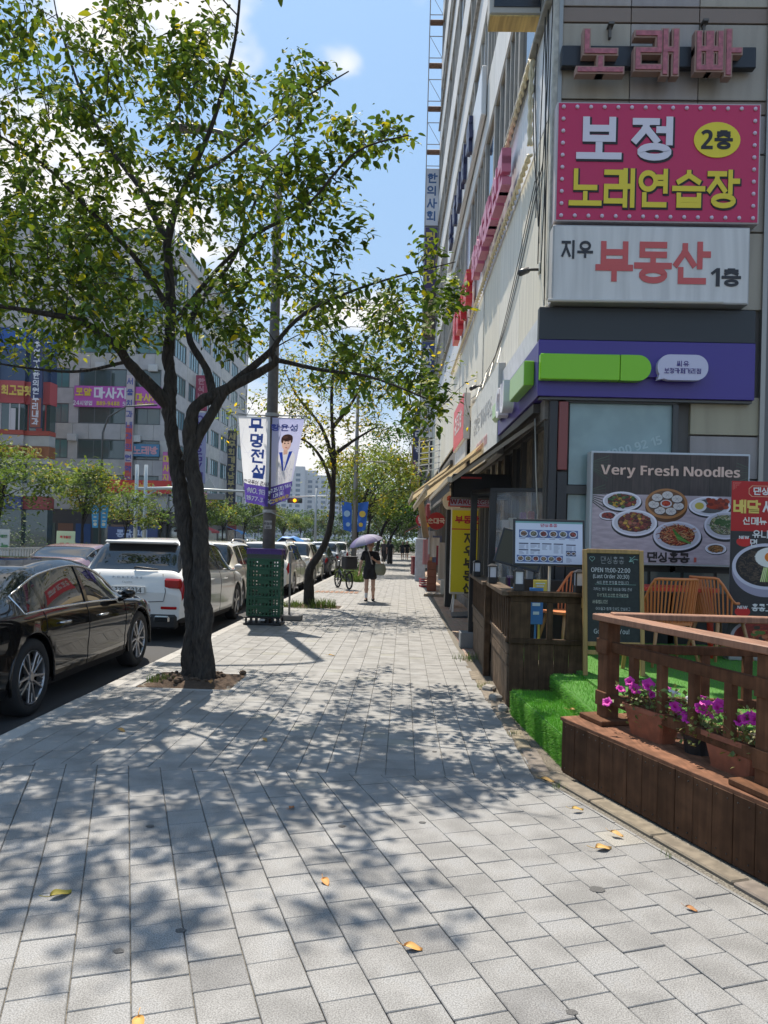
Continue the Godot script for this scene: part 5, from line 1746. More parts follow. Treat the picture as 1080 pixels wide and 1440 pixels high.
func big_tree():
	rng.seed = 77
	var t := thing("cherry_tree", "large twin stemmed cherry tree by the black sedan, its crown spreading over the pavement", "tree")
	var bark := m(0.06, 0.049, 0.039, 0.95, 0, "bark", 1.5, 4.0)
	var A := [V3(-2.29,-0.05,-8.57), V3(-2.30,0.44,-8.57), V3(-2.32,0.84,-8.57), V3(-2.38,1.23,-8.57), V3(-2.48,1.87,-8.57), V3(-2.58,2.47,-8.57), V3(-2.67,2.99,-8.57), V3(-2.66,3.31,-8.57), V3(-2.70,3.67,-8.57), V3(-2.68,4.11,-8.57), V3(-2.71,4.55,-8.57), V3(-2.76,4.99,-8.57)]
	var B := [V3(-2.19,-0.05,-8.47), V3(-2.19,0.61,-8.46), V3(-2.23,1.24,-8.46), V3(-2.27,1.87,-8.46), V3(-2.37,2.42,-8.45), V3(-2.39,2.81,-8.43), V3(-2.33,3.03,-8.43), V3(-2.12,3.16,-8.42)]
	obj("trunk", limb(A, 0.125, 0.045, 0.24, 22, 10, 0.085), bark, t)
	obj("trunk", limb(B, 0.105, 0.066, 0.24, 20, 10, 0.085), bark, t)
	var limbs := [
		[[V3(-2.12,3.16,-8.42), V3(-1.80,3.30,-8.31), V3(-1.54,3.41,-8.21), V3(-1.40,3.48,-8.10), V3(-1.41,3.59,-7.99), V3(-1.07,3.93,-7.88), V3(-0.41,4.20,-7.78), V3(0.45,4.41,-7.67)], 0.068, 0.005],
		[[V3(-2.42,2.42,-8.45), V3(-2.31,2.70,-8.46), V3(-2.13,2.99,-8.42), V3(-1.98,3.22,-8.37), V3(-1.73,3.43,-8.32), V3(-1.45,3.66,-8.27)], 0.075, 0.035],
		[[V3(-1.45,3.56,-8.37), V3(-0.93,3.40,-8.10), V3(-0.39,3.28,-7.84), V3(0.19,3.02,-7.57)], 0.03, 0.008],
		[[V3(-2.66,3.05,-8.57), V3(-2.88,3.30,-8.37), V3(-3.01,3.46,-8.17), V3(-3.05,3.56,-7.97), V3(-3.31,3.75,-7.77), V3(-3.66,3.79,-7.57), V3(-4.27,3.83,-7.37)], 0.085, 0.018],
		[[V3(-3.05,3.46,-8.2), V3(-3.60,3.37,-8.30), V3(-4.07,3.36,-8.14), V3(-4.60,3.41,-7.97)], 0.022, 0.008],
		[[V3(-2.76,4.95,-8.57), V3(-3.00,5.36,-8.73), V3(-3.20,5.68,-8.89), V3(-3.66,6.27,-9.05), V3(-4.09,7.05,-9.21), V3(-4.46,8.02,-9.37)], 0.05, 0.012],
		[[V3(-2.75,4.9,-8.57), V3(-2.62,5.27,-8.47), V3(-2.44,5.58,-8.37), V3(-2.18,6.12,-8.27), V3(-1.95,6.91,-8.17), V3(-1.87,7.60,-8.07)], 0.05, 0.012],
		[[V3(-2.68,4.11,-8.57), V3(-2.87,4.44,-8.37), V3(-3.04,4.67,-8.17), V3(-3.43,5.04,-7.97), V3(-3.80,5.38,-7.77), V3(-4.29,5.64,-7.57)], 0.04, 0.012],
		[[V3(-2.67,3.95,-8.57), V3(-2.16,4.49,-8.37), V3(-1.66,4.85,-8.17), V3(-1.11,5.07,-7.97), V3(-0.59,5.54,-7.77), V3(-0.05,5.62,-7.57)], 0.032, 0.007],
		[[V3(-2.46,5.55,-8.4), V3(-2.14,5.98,-8.77), V3(-1.69,6.51,-8.97), V3(-1.22,6.97,-9.17), V3(-0.82,7.35,-9.37)], 0.026, 0.008],
		[[V3(-2.14,3.14,-8.42), V3(-2.27,3.49,-8.61), V3(-2.54,3.93,-8.80), V3(-2.44,4.41,-8.99), V3(-2.12,4.99,-9.19), V3(-1.84,5.94,-9.38), V3(-1.44,6.57,-9.57)], 0.055, 0.010]]
	var nodes := []
	for l in limbs:
		obj("limb", limb(l[0], l[1], l[2], 0.10, 9, 5), bark, t)
		for p in spline(l[0], 6).slice(4): nodes.append(p)
	for p in spline(A, 4).slice(34): nodes.append(p)
	var blobs := []
	for row: String in [
		"-2.6 7.2 -7.2 0.9 0.45 0.7 14; -3.6 7.2 -7.0 0.8 0.45 0.7 10; -1.6 7.5 -7.4 0.6 0.35 0.6 6",
		"-3.7 4.2 -7.3 0.51 0.27 0.8 14; -3.7 4.9 -8.8 0.57 0.33 0.9 14; -3.3 5.0 -9.6 0.53 0.36 0.8 12; -4.2 4.2 -8.6 0.60 0.25 0.9 14; -3.8 4.6 -9.8 0.59 0.29 0.8 12; -5.1 5.5 -9.4 0.52 0.52 0.9 14; -4.7 6.2 -10.6 0.69 0.49 0.9 14; -0.9 4.2 -8.8 0.41 0.33 0.6 9; -0.1 4.1 -9.2 0.43 0.38 0.6 9",
		"-3.8 6.4 -7.6 0.67 0.60 0.9 18; -4.6 7.3 -9.2 0.81 0.72 0.9 16; -5.8 8.8 -11.6 1.02 0.91 0.9 15; -2.8 6.5 -7.6 0.67 0.56 0.9 21; -3.4 7.6 -9.2 0.81 0.68 0.9 18; -4.4 9.2 -11.6 1.02 0.85 0.9 17; -2.2 6.7 -7.6 0.45 0.41 0.9 9; -2.6 7.6 -9.2 0.54 0.50 0.9 7; -3.2 9.2 -11.6 0.68 0.63 0.9 7",
		"-3.7 5.4 -7.6 0.71 0.56 0.9 21; -4.5 6.2 -9.2 0.86 0.68 0.9 18; -5.6 7.3 -11.6 1.08 0.85 0.9 17; -2.8 5.7 -7.6 0.67 0.60 0.9 23; -3.4 6.5 -9.2 0.81 0.72 0.9 20; -4.3 7.9 -11.6 1.02 0.91 0.9 19; -2.1 5.8 -7.6 0.45 0.52 0.9 13; -2.5 6.6 -9.2 0.54 0.63 0.9 11; -3.3 8.0 -11.6 0.68 0.80 0.9 11",
		"-3.6 4.6 -7.6 0.67 0.45 0.9 18; -4.4 5.2 -9.2 0.81 0.54 0.9 16; -5.6 6.2 -11.6 1.02 0.68 0.9 15; -3.0 4.8 -7.6 0.63 0.48 0.9 17; -3.7 5.5 -9.2 0.77 0.59 0.9 15; -4.5 6.6 -11.6 0.97 0.74 0.9 14; -2.3 4.8 -7.6 0.48 0.45 0.9 11; -2.7 5.5 -9.2 0.59 0.54 0.9 9; -3.4 6.6 -11.6 0.74 0.68 0.9 9",
		"-1.6 5.2 -7.6 0.41 0.45 0.9 11; -2.1 6.0 -9.2 0.50 0.54 0.9 9; -2.6 7.1 -11.6 0.63 0.68 0.9 9; -1.3 5.7 -7.6 0.48 0.37 0.9 12; -1.6 6.6 -9.2 0.59 0.45 0.9 10; -1.9 8.0 -11.6 0.74 0.57 0.9 10; -1.4 7.2 -9.4 0.39 0.31 0.5 16; -0.8 5.8 -8.2 0.39 0.24 0.5 16; -0.3 6.3 -8.8 0.29 0.10 0.5 9",
		"-1.3 4.8 -7.6 0.48 0.37 0.9 10; -1.6 5.5 -9.2 0.59 0.45 0.9 8; -1.8 6.5 -11.6 0.74 0.57 0.9 8; -0.9 4.8 -8.2 0.34 0.29 0.5 10; -1.7 4.3 -7.6 0.45 0.37 0.9 12; -1.9 4.8 -9.2 0.54 0.45 0.9 10; -2.5 5.6 -11.6 0.68 0.57 0.9 10; -1.0 4.0 -7.6 0.45 0.34 0.9 10; -1.3 4.5 -9.2 0.54 0.41 0.9 8",
		"-1.6 5.3 -11.6 0.68 0.51 0.9 8; -3.5 4.0 -7.6 0.82 0.31 0.9 18; -4.2 4.6 -9.2 0.99 0.38 0.9 16; -5.4 5.4 -11.6 1.25 0.48 0.9 15; -2.6 3.8 -7.6 0.56 0.34 0.9 13; -3.3 4.4 -9.2 0.68 0.41 0.9 11; -3.9 5.0 -11.6 0.85 0.51 0.9 11; -2.0 4.0 -7.6 0.45 0.31 0.9 9; -2.5 4.4 -9.2 0.54 0.38 0.9 7",
		"-2.9 5.2 -11.6 0.68 0.48 0.9 7; -0.5 3.8 -7.6 0.46 0.37 0.9 10; -0.5 4.2 -9.2 0.56 0.45 0.9 9; -0.6 4.6 -10.2 0.62 0.50 0.9 8; 0.1 4.0 -7.6 0.37 0.36 0.9 9; 0.2 4.5 -9.2 0.45 0.43 0.9 8; 0.1 4.8 -10.2 0.50 0.48 0.9 7; 0.5 4.8 -9.4 0.26 0.31 0.5 10; -0.1 3.1 -7.6 0.45 0.37 0.9 9",
		"-0.0 3.5 -9.2 0.54 0.45 0.9 8; -0.2 3.7 -10.2 0.60 0.50 0.9 7; 0.3 3.3 -8.8 0.26 0.39 0.5 12; -0.7 3.3 -7.6 0.37 0.30 0.9 7; -0.9 3.8 -9.2 0.45 0.36 0.9 6; -0.9 4.2 -11.6 0.57 0.46 0.9 6; -0.4 5.0 -8.2 0.32 0.14 0.5 4; 0.1 5.0 -8.8 0.22 0.17 0.5 4; -0.8 5.8 -9.4 0.32 0.23 0.5 6",
		"-3.8 3.6 -7.6 0.52 0.22 0.9 9; -4.7 3.9 -9.2 0.63 0.27 0.9 7; -5.7 4.4 -11.6 0.80 0.34 0.9 7; -2.0 3.9 -8.8 0.48 0.28 0.5 14; -3.1 3.6 -7.6 0.52 0.25 0.9 7; -3.8 4.0 -9.2 0.63 0.31 0.9 6; -4.8 4.6 -11.6 0.80 0.39 0.9 6; -1.2 5.5 -8.2 0.40 0.27 0.5 13; -3.0 7.5 -7.6 1.42 0.34 0.9 15",
		"-3.7 8.5 -9.2 1.72 0.41 0.9 13; -4.7 10.5 -11.6 2.16 0.51 0.9 12; -4.6 5.9 -7.6 0.52 1.12 0.9 15; -5.6 6.7 -9.2 0.63 1.35 0.9 13; -7.2 8.2 -11.6 0.80 1.71 0.9 12; -4.7 4.1 -7.6 0.52 0.60 0.9 10; -5.6 4.5 -9.2 0.63 0.72 0.9 8; -7.2 5.5 -11.6 0.80 0.91 0.9 8; -2.8 7.0 -8.8 0.43 0.48 0.5 12"]:
		for s in row.split("; "):
			blobs.append(s.split_floats(" "))
	var twigs := MB.new(true)
	var xf := []
	var cols := []
	for b in blobs:
		for i in int(b[6] * 0.88):
			var d := Vector3.ONE * 9
			while d.length() > 1.0: d = Vector3(rng.randf_range(-1, 1), rng.randf_range(-1, 1), rng.randf_range(-1, 1))
			var c := Vector3(b[0], b[1], b[2]) + d * Vector3(b[3], b[4], b[5])
			var from: Vector3 = nodes[0]
			var best := 1e9
			for p in nodes:
				var q: float = p.distance_squared_to(c)
				if q < best: best = q; from = p
			nodes.append(c.lerp(from, 0.35))
			twig(twigs, xf, cols, from, c, 19 + rng.randi() % 11, 0.097)
	obj("twigs", twigs, bark, t).set_meta("kind", "stuff")
	split_leaves(t, xf, cols, 300, leaf_mat(0.092, 0.158, 0.02, 0.8))

func twig(twigs: MB, xf: Array, cols: Array, from: Vector3, c: Vector3, n: int, size: float, yellow := 0.07):
	var len := from.distance_to(c)
	var mid := from.lerp(c, 0.5) + Vector3(rng.randf_range(-0.1, 0.1), rng.randf_range(-0.02, 0.14), rng.randf_range(-0.1, 0.1)) * (0.3 + len)
	var path := spline([from, mid, c], 4)
	var r0 := 0.004 + 0.004 * minf(len, 1.5)
	twigs.tube(path, [r0, r0, r0 * 0.85, r0 * 0.7, r0 * 0.6, r0 * 0.5, r0 * 0.4, 0.0022, 0.0018], 4, false)
	var dir := (c - mid).normalized()
	var tint := rng.randf()
	for k in n:
		var u := 1.0 - pow(rng.randf(), 1.4) * minf(0.75, 0.5 / maxf(len, 0.4))
		var p: Vector3 = path[mini(int(u * 8), 7)].lerp(path[mini(int(u * 8) + 1, 8)], fmod(u * 8, 1.0))
		var a := rng.randf() * TAU
		var sd := Vector3(cos(a), rng.randf_range(-0.55, 0.35), sin(a))
		var out := (dir * 0.5 + sd * 0.9 + Vector3(0, -0.25, 0)).normalized()
		p += Vector3(rng.randf_range(-1, 1), rng.randf_range(-1, 0.8), rng.randf_range(-1, 1)) * 0.15
		var l := size * rng.randf_range(0.45, 1.35)
		var q := Basis.looking_at(-out, Vector3(rng.randf_range(-0.7, 0.7), 1, rng.randf_range(-0.7, 0.7)))
		xf.append(Transform3D(q * Basis.from_scale(Vector3(l, l, l)), p))
		var v := rng.randf_range(0.35, 1.35)
		var y := rng.randf()
		if y < yellow * 0.35: cols.append(Color(6.2, 3.0, 0.7))
		elif y < yellow: cols.append(Color(4.4, 2.6, 1.0))
		elif y < yellow + 0.22 + 0.2 * tint: cols.append(Color(v * 1.9, v * 1.5, v * 0.8))
		else: cols.append(Color(v, v, v))

# the leaves that show largest become parts of their own, the rest one mass
func split_leaves(t: Node3D, xf: Array, cols: Array, most: int, lm: StandardMaterial3D):
	var lf := leaf_mesh()
	var order := []
	for i in xf.size():
		var p := pix(t.position + xf[i].origin)
		var on := p.z > 0 and p.x > 0 and p.x < 1080 and p.y > 0
		order.append([p.z + (0.0 if on else 1000.0), i])
	order.sort_custom(func(a, b): return a[0] < b[0])
	var mats2 := {}
	var x2 := []
	var c2 := []
	for k in order.size():
		var i: int = order[k][1]
		if k < most:
			var c: Color = cols[i]
			var key := "%d %d" % [int(c.r * 4), int(c.g * 4)]
			if not mats2.has(key):
				var q: StandardMaterial3D = lm.duplicate()
				var a := lm.albedo_color.srgb_to_linear()
				q.albedo_color = L(a.r * c.r, a.g * c.g, a.b * c.b)
				mats2[key] = q
			put("leaf", lf, mats2[key], t, xf[i].origin, xf[i].basis)
		else:
			x2.append(xf[i]); c2.append(cols[i])
	many("foliage", lf, x2, c2, lm, t)

func plain_tree(label: String, at: Vector3, h: float, crown: Vector3, mid: float, n: int, leaf: float, c: Color, yellow: float, lean := 0.0, group := "", clumps := 26, kind := "street_tree"):
	var t := thing(kind, label, "tree", at, 0.0, group)
	var bark := m(0.035, 0.028, 0.023, 0.95, 0, "bark", 1.2, 1.0)
	var top := Vector3(lean, mid, 0)
	obj("trunk", limb([Vector3(0, -0.1, 0), Vector3(lean * 0.1 + 0.05, mid * 0.3, 0), Vector3(lean * 0.5 - 0.05, mid * 0.62, 0.05), top], 0.02 + h * 0.016, h * 0.007, 0.12, 9, 4, 0.05), bark, t)
	var xf := []
	var cols := []
	var br := MB.new(true)
	for k in clumps:
		var d := Vector3.ONE * 9
		while d.length() > 1.0: d = Vector3(rng.randf_range(-1, 1), rng.randf_range(-1, 1), rng.randf_range(-1, 1))
		d = d.normalized() * pow(d.length(), 0.55)
		var cc := top + d * crown + Vector3(0, crown.y * 0.25, 0)
		if k < 16: br.tube(spline([Vector3(lean * 0.4, mid * rng.randf_range(0.5, 0.85), 0), top.lerp(cc, 0.5) + Vector3(0, -0.1 * crown.y, 0), cc], 4), [h * 0.006, h * 0.005, h * 0.004, h * 0.003, h * 0.003, h * 0.002, h * 0.002, h * 0.001, h * 0.001], 5, false)
		var s := crown.length() * rng.randf_range(0.16, 0.30)
		var tint := rng.randf_range(0.7, 1.25)
		var yl := rng.randf() < yellow
		for i in n / clumps:
			var p := cc + Vector3(rng.randfn(), rng.randfn() * 0.6, rng.randfn()) * s * 0.52
			var l := leaf * 1.5 * rng.randf_range(0.6, 1.3)
			xf.append(Transform3D(Basis.from_euler(Vector3(rng.randf_range(-0.9, 0.9), rng.randf() * TAU, rng.randf_range(-0.7, 0.7))) * Basis.from_scale(Vector3(l, l, l)), p))
			var v := tint * rng.randf_range(0.75, 1.25)
			if yl and rng.randf() < 0.75: cols.append(Color(v * 2.4, v * 1.6, v * 0.8) if rng.randf() < 0.7 else Color(v * 3.0, v * 1.3, v * 0.6))
			else: cols.append(Color(v * (1.0 + 0.6 * rng.randf() * yellow * 2.0), v, v))
	obj("branches", br, bark, t).set_meta("kind", "stuff")
	var o := many("crown", leaf_mesh(), xf, cols, leaf_mat(c.r, c.g, c.b), t)
	return o

func street_trees():
	rng.seed = 21
	# the slim one past the banner pole, traced limb by limb
	var t := thing("cherry_tree", "slim leaning cherry tree with a kinked trunk just past the stack of crates", "tree")
	var bark := m(0.035, 0.028, 0.023, 0.95, 0, "bark", 1.2, 1.2)
	obj("trunk", limb([V3(-2.20,-0.05,-18.30), V3(-2.23,0.5,-18.30), V3(-2.20,0.9,-18.30), V3(-1.98,1.28,-18.3), V3(-1.85,1.55,-18.30), V3(-1.73,2.1,-18.30), V3(-1.71,2.78,-18.30), V3(-1.70,3.46,-18.30), V3(-1.75,4.14,-18.30), V3(-1.80,4.99,-18.30), V3(-1.76,6.01,-18.30)], 0.125, 0.03, 0.13, 14, 6, 0.05), bark, t)
	var nodes := []
	for l in [[V3(-1.71,2.78,-18.30), V3(-1.93,3.43,-18.10), V3(-2.34,3.90,-17.90), V3(-2.81,3.90,-17.70)], [V3(-1.72,3.46,-18.30), V3(-2.05,4.33,-18.50), V3(-2.65,5.04,-18.70), V3(-3.05,5.78,-18.90)], [V3(-1.72,3.63,-18.30), V3(-1.19,3.99,-18.10), V3(-0.68,4.27,-17.90)], [V3(-1.75,4.3,-18.3), V3(-1.3,5.0,-18.6), V3(-0.9,5.9,-18.6)]]:
		obj("limb", limb(l, 0.06, 0.012, 0.1, 8, 5), bark, t)
		for p in spline(l, 6).slice(3): nodes.append(p)
	nodes.append(V3(-1.8, 5.5, -18.3))
	nodes.append(V3(-1.76, 6.0, -18.3))
	var tw := MB.new(true)
	var xf := []
	var cols := []
	for i in 430:
		var c := Vector3(-1.6 + rng.randfn() * 1.1, 5.3 + rng.randfn() * 0.95, -18.3 + rng.randfn() * 0.9)
		if i < 40: c = Vector3(-2.7 + rng.randfn() * 0.4, 4.6 + rng.randfn() * 0.45, -18.0 + rng.randfn() * 0.5)
		var from: Vector3 = nodes[0]
		for p in nodes:
			if p.distance_squared_to(c) < from.distance_squared_to(c): from = p
		nodes.append(c.lerp(from, 0.4))
		twig(tw, xf, cols, from, c, 13, 0.095, 0.14)
	obj("twigs", tw, bark, t).set_meta("kind", "stuff")
	split_leaves(t, xf, cols, 0, leaf_mat(0.14, 0.19, 0.03, 1.0))
	# on along our pavement
	var gr := "street trees along the near pavement"
	plain_tree("young street tree with yellow and orange leaves beside the blue banners", Vector3(-2.45, 0, -37.5), 5.6, Vector3(2.3, 1.5, 1.9), 4.2, 3400, 0.12, Color(0.13, 0.19, 0.02), 0.28, 0.7, gr, 34)
	plain_tree("yellowing street tree just beyond the blue banners, on the near pavement", Vector3(-2.3, 0, -46), 6.0, Vector3(2.4, 1.7, 2.0), 4.4, 3000, 0.13, Color(0.11, 0.19, 0.02), 0.16, 0.6, gr, 30)
	plain_tree("tall deep green street tree that closes the view over the pavement", Vector3(-2.0, 0, -56), 9.5, Vector3(4.2, 3.6, 3.0), 5.6, 8200, 0.16, Color(0.055, 0.135, 0.02), 0.06, 1.9, gr, 46)
	plain_tree("broad green street tree partly behind the tall deep green one", Vector3(-1.6, 0, -68), 9.0, Vector3(4.4, 3.2, 3.0), 5.0, 6000, 0.2, Color(0.075, 0.15, 0.022), 0.12, 2.5, gr, 40)
	plain_tree("green street tree standing right of the pavement before the far shops", Vector3(3.6, 0, -84), 8.0, Vector3(4.0, 3.0, 3.0), 4.6, 3200, 0.24, Color(0.05, 0.09, 0.018), 0.1, -1.0, gr, 34)
	plain_tree("farthest green street tree at the end of the near pavement", Vector3(-2.0, 0, -100), 8.5, Vector3(4.6, 3.4, 3.0), 4.6, 2600, 0.3, Color(0.05, 0.09, 0.018), 0.15, 1.0, gr, 30)

# ---------------------------------------------------------------- cars
func key_at(keys: Array, s: float) -> float:
	# a smooth curve through [s, value] pairs
	var n := keys.size()
	if s <= keys[0][0]: return keys[0][1]
	if s >= keys[n - 1][0]: return keys[n - 1][1]
	var i := 0
	while keys[i + 1][0] < s: i += 1
	var h: float = keys[i + 1][0] - keys[i][0]
	var sl := func(a: int) -> float: return (keys[a + 1][1] - keys[a][1]) / (keys[a + 1][0] - keys[a][0])
	var d: float = sl.call(i)
	var m0: float = d if i == 0 else (0.0 if sl.call(i - 1) * d <= 0 else 2.0 * sl.call(i - 1) * d / (sl.call(i - 1) + d))
	var m1: float = d if i == n - 2 else (0.0 if sl.call(i + 1) * d <= 0 else 2.0 * sl.call(i + 1) * d / (sl.call(i + 1) + d))
	var t: float = (s - keys[i][0]) / h
	return (2 * t * t * t - 3 * t * t + 1) * keys[i][1] + (t * t * t - 2 * t * t + t) * h * m0 + (-2 * t * t * t + 3 * t * t) * keys[i + 1][1] + (t * t * t - t * t) * h * m1

var wheels := {}
func wheel(style: int, r: float) -> Node3D:
	var k := "%d %.3f" % [style, r]
	if wheels.has(k): return wheels[k].duplicate()
	var w := Node3D.new()
	# axle along x, outer side +x
	var ax := Basis(Vector3(0, 0, 1), -PI / 2)
	var mb := MB.new(true)
	mb.lathe([Vector2(r * 0.70, -0.10), Vector2(r * 0.90, -0.105), Vector2(r * 0.985, -0.085), Vector2(r, -0.05), Vector2(r, 0.05), Vector2(r * 0.985, 0.085), Vector2(r * 0.90, 0.107), Vector2(r * 0.72, 0.10), Vector2(r * 0.70, 0.085)], 36, Vector3.ZERO, ax)
	obj("tyre", mb, m(0.016, 0.016, 0.017, 0.8), w)
	mb = MB.new()
	mb.lathe([Vector2(r * 0.70, 0.09), Vector2(r * 0.685, 0.10), Vector2(r * 0.66, 0.085), Vector2(r * 0.64, 0.03)], 36, Vector3.ZERO, ax)
	var n := 5
	for i in n:
		for p in ([-0.16, 0.16] if style == 0 else [0.0]):
			var a: float = TAU * i / n + p
			var a2: float = TAU * i / n + p * (2.3 if style == 0 else 1.0)
			if style == 2:
				a = TAU * i / n; a2 = a
			mb.bar(Vector3(0.075, cos(a) * r * 0.10, sin(a) * r * 0.10), Vector3(0.088, cos(a2) * r * 0.67, sin(a2) * r * 0.67), r * (0.065 if style == 0 else 0.15), 0.03, 0.006, Vector3.RIGHT)
			if style == 0: mb.bar(Vector3(0.07, cos(a) * r * 0.30, sin(a) * r * 0.30), Vector3(0.084, cos(a2 + p * 1.2) * r * 0.67, sin(a2 + p * 1.2) * r * 0.67), r * 0.035, 0.02, 0.004, Vector3.RIGHT)
	mb.lathe([Vector2(r * 0.17, 0.05), Vector2(r * 0.17, 0.085), Vector2(r * 0.10, 0.098), Vector2(0, 0.098)], 20, Vector3.ZERO, ax)
	obj("rim", mb, m(0.33, 0.33, 0.34, 0.3, 0.85), w)
	mb = MB.new()
	mb.lathe([Vector2(r * 0.69, 0.0), Vector2(r * 0.5, 0.02), Vector2(0.0, 0.02)], 28, Vector3.ZERO, ax)
	obj("brake_disc", mb, m(0.02, 0.02, 0.021, 0.5, 0.4), w)
	wheels[k] = w
	return w.duplicate()

func car(c: Dictionary) -> Node3D:
	var o := thing(c.name, c.label, "car", c.at, c.get("turn", 0.0), c.get("group", ""))
	var L: float = c.L
	var W: float = c.W
	var R: float = c.r
	var top: Array = c.top
	var belt: Array = c.belt
	var dark := m(0.012, 0.012, 0.013, 0.5)
	var pnt: Material = c.paint
	var glass: StandardMaterial3D = m(0.012, 0.014, 0.016, 0.02)
	glass.metallic_specular = 0.7
	var plan := [[0, 0.80], [0.1, 0.88], [0.3, 0.95], [0.9, 1.0], [L * 0.55, 1.0], [L - 0.9, 0.985], [L - 0.35, 0.90], [L - 0.1, 0.76], [L, 0.62]]
	if c.get("boxy", false): plan = [[0, 0.86], [0.06, 0.92], [0.25, 0.97], [0.9, 1.0], [L * 0.55, 1.0], [L - 0.7, 0.985], [L - 0.25, 0.91], [L - 0.06, 0.80], [L, 0.70]]
	var st: Array = []
	var marks: Array = [0.0, L]
	for k in ["rear", "front", "pillars", "doors"]: marks.append_array(c.get(k, []))
	for q in c.get("lamps", []): marks.append_array([q[0], q[1]])
	for w in c.side: marks.append_array(w)
	for i in int(L / c.get("step", 0.08)) + 1: marks.append(i * c.get("step", 0.08))
	marks.sort()
	for v in marks:
		if st.is_empty() or v - st[-1] > 0.012: st.append(v)
	var wz: Array = c.wheels
	var Ra := R + 0.065
	var g := []
	var gone := []
	for s in st:
		var yt := key_at(top, s)
		var yb := minf(key_at(belt, s), yt - 0.05)
		var hw := W / 2 * key_at(plan, s)
		var gh := yt - yb
		var y0 := 0.21 + 0.10 * smoothstep(0.9, 0.0, s) + 0.04 * smoothstep(L - 0.9, L, s)
		var ring := [Vector2(0.90 * hw, y0), Vector2(0.968 * hw, lerpf(y0, yb, 0.13)), Vector2(0.985 * hw, lerpf(y0, yb, 0.25)), Vector2(0.982 * hw, lerpf(y0, yb, 0.38)), Vector2(0.992 * hw, lerpf(y0, yb, 0.52)), Vector2(1.0 * hw, lerpf(y0, yb, 0.66)), Vector2(0.996 * hw, lerpf(y0, yb, 0.78)), Vector2(0.978 * hw, lerpf(y0, yb, 0.92)), Vector2(0.945 * hw, yb)]
		var tw: float = c.get("tuck", 0.74)
		for t in [0.07, 0.36, 0.66, 0.92]:
			ring.append(Vector2(lerpf(0.940, tw, pow(t, 1.25)) * hw, yb + gh * 0.90 * t))
		ring.append_array([Vector2((tw - 0.05) * hw, yb + gh * 0.945), Vector2((tw - 0.16) * hw, yb + gh * 0.982), Vector2(0.3 * hw, yt - 0.005), Vector2(0, yt)])
		var row := []
		var gr := []
		for q: Vector2 in ring:
			var out := false
			for z: float in wz:
				var d := Vector2(s - z, q.y - R)
				if d.length() < Ra and q.y < R + Ra:
					out = true
			gr.append(out)
			row.append(Vector3(q.x, q.y, s))
		g.append(row)
		gone.append(gr)
	var J: int = g[0].size()
	# wheel arches: what lies inside the circle moves out onto it
	for i in g.size():
		for j in J:
			if gone[i][j]:
				for z: float in wz:
					var d := Vector2(g[i][j].z - z, g[i][j].y - R)
					if d.length() < Ra:
						d = d.normalized() * Ra if d.length() > 0.001 else Vector2(0, Ra)
						g[i][j].z = z + d.x; g[i][j].y = R + d.y
	var made := {}
	var use := func(k: String) -> MB:
		if not made.has(k): made[k] = MB.new(true)
		return made[k]
	for i in g.size() - 1:
		var s: float = (st[i] + st[i + 1]) / 2
		var gh: float = key_at(top, s) - minf(key_at(belt, s), key_at(top, s) - 0.05)
		for j in J - 1:
			if gone[i][j] and gone[i + 1][j] and gone[i][j + 1] and gone[i + 1][j + 1]: continue
			var k := "body"
			if j >= 9 and j <= 11 and gh > 0.1:
				for w in c.side:
					if s > w[0] and s < w[1]: k = "side_window"
			if j >= 11 and s > c.rear[0] and s < c.rear[1]: k = "rear_window" if j > 11 or k == "body" else k
			if j >= 11 and s > c.front[0] and s < c.front[1]: k = "windscreen" if j > 11 or k == "body" else k
			if j == 0: k = "sill"
			for q in c.get("lamps", []):
				if s > q[0] and s < q[1] and j >= q[2] and j <= q[3]: k = q[4]
			if k == "body":
				for d in c.get("doors", []).size() - 1:
					if s > c.doors[d] and s < c.doors[d + 1] and j < 9: k = "door" if d == 0 else "door %d" % d
			for sd in [1.0, -1.0]:
				var kk := k
				if k.begins_with("door") or k == "side_window": kk = k + (" r" if sd > 0 else " l")
				var mb: MB = use.call(kk)
				var p := []
				for e in [[i, j], [i, j + 1], [i + 1, j + 1], [i + 1, j]]:
					var v: Vector3 = g[e[0]][e[1]]
					p.append(Vector3(v.x * sd, v.y, L / 2 - v.z))
				if sd > 0: mb.quad(p[0], p[1], p[2], p[3])
				else: mb.quad(p[3], p[2], p[1], p[0])
	# closed ends
	var body: MB = made["body"]
	for e in [0, g.size() - 1]:
		body.smooth(false)
		for j in J - 1:
			var a: Vector3 = g[e][j]
			var b: Vector3 = g[e][j + 1]
			var z := L / 2 - a.z
			body.quad(Vector3(-a.x, a.y, z), Vector3(a.x, a.y, z), Vector3(b.x, b.y, z), Vector3(-b.x, b.y, z))
	var lampm := {"tail_lamp": m(0.30, 0.006, 0.008, 0.12), "head_lamp": m(0.5, 0.52, 0.55, 0.08, 0.3), "grille": dark}
	var shell: Node3D = null
	for k in made:
		var mt := pnt
		var called: String = k.get_slice(" ", 0)
		if called in ["side_window", "rear_window", "windscreen"]: mt = glass
		elif called == "sill": mt = dark
		elif lampm.has(called): mt = lampm[called]
		obj(called, made[k], mt, o)
	# dark floor and arches
	var mb := MB.new()
	mb.box(Vector3(0, 0.44, 0), Vector3(W * 0.80, 0.40, L * 0.9))
	obj("underbody", mb, m(0.008, 0.008, 0.008, 0.9), o)
	mb = MB.new(true)
	for z: float in wz:
		for sd in [-1.0, 1.0]:
			var path := []
			for i in 17:
				var a := lerpf(-0.25, PI + 0.25, i / 16.0)
				path.append(Vector3(sd * W * 0.487, R + sin(a) * Ra, L / 2 - z - cos(a) * Ra))
			mb.tube(path, [0.016], 6)
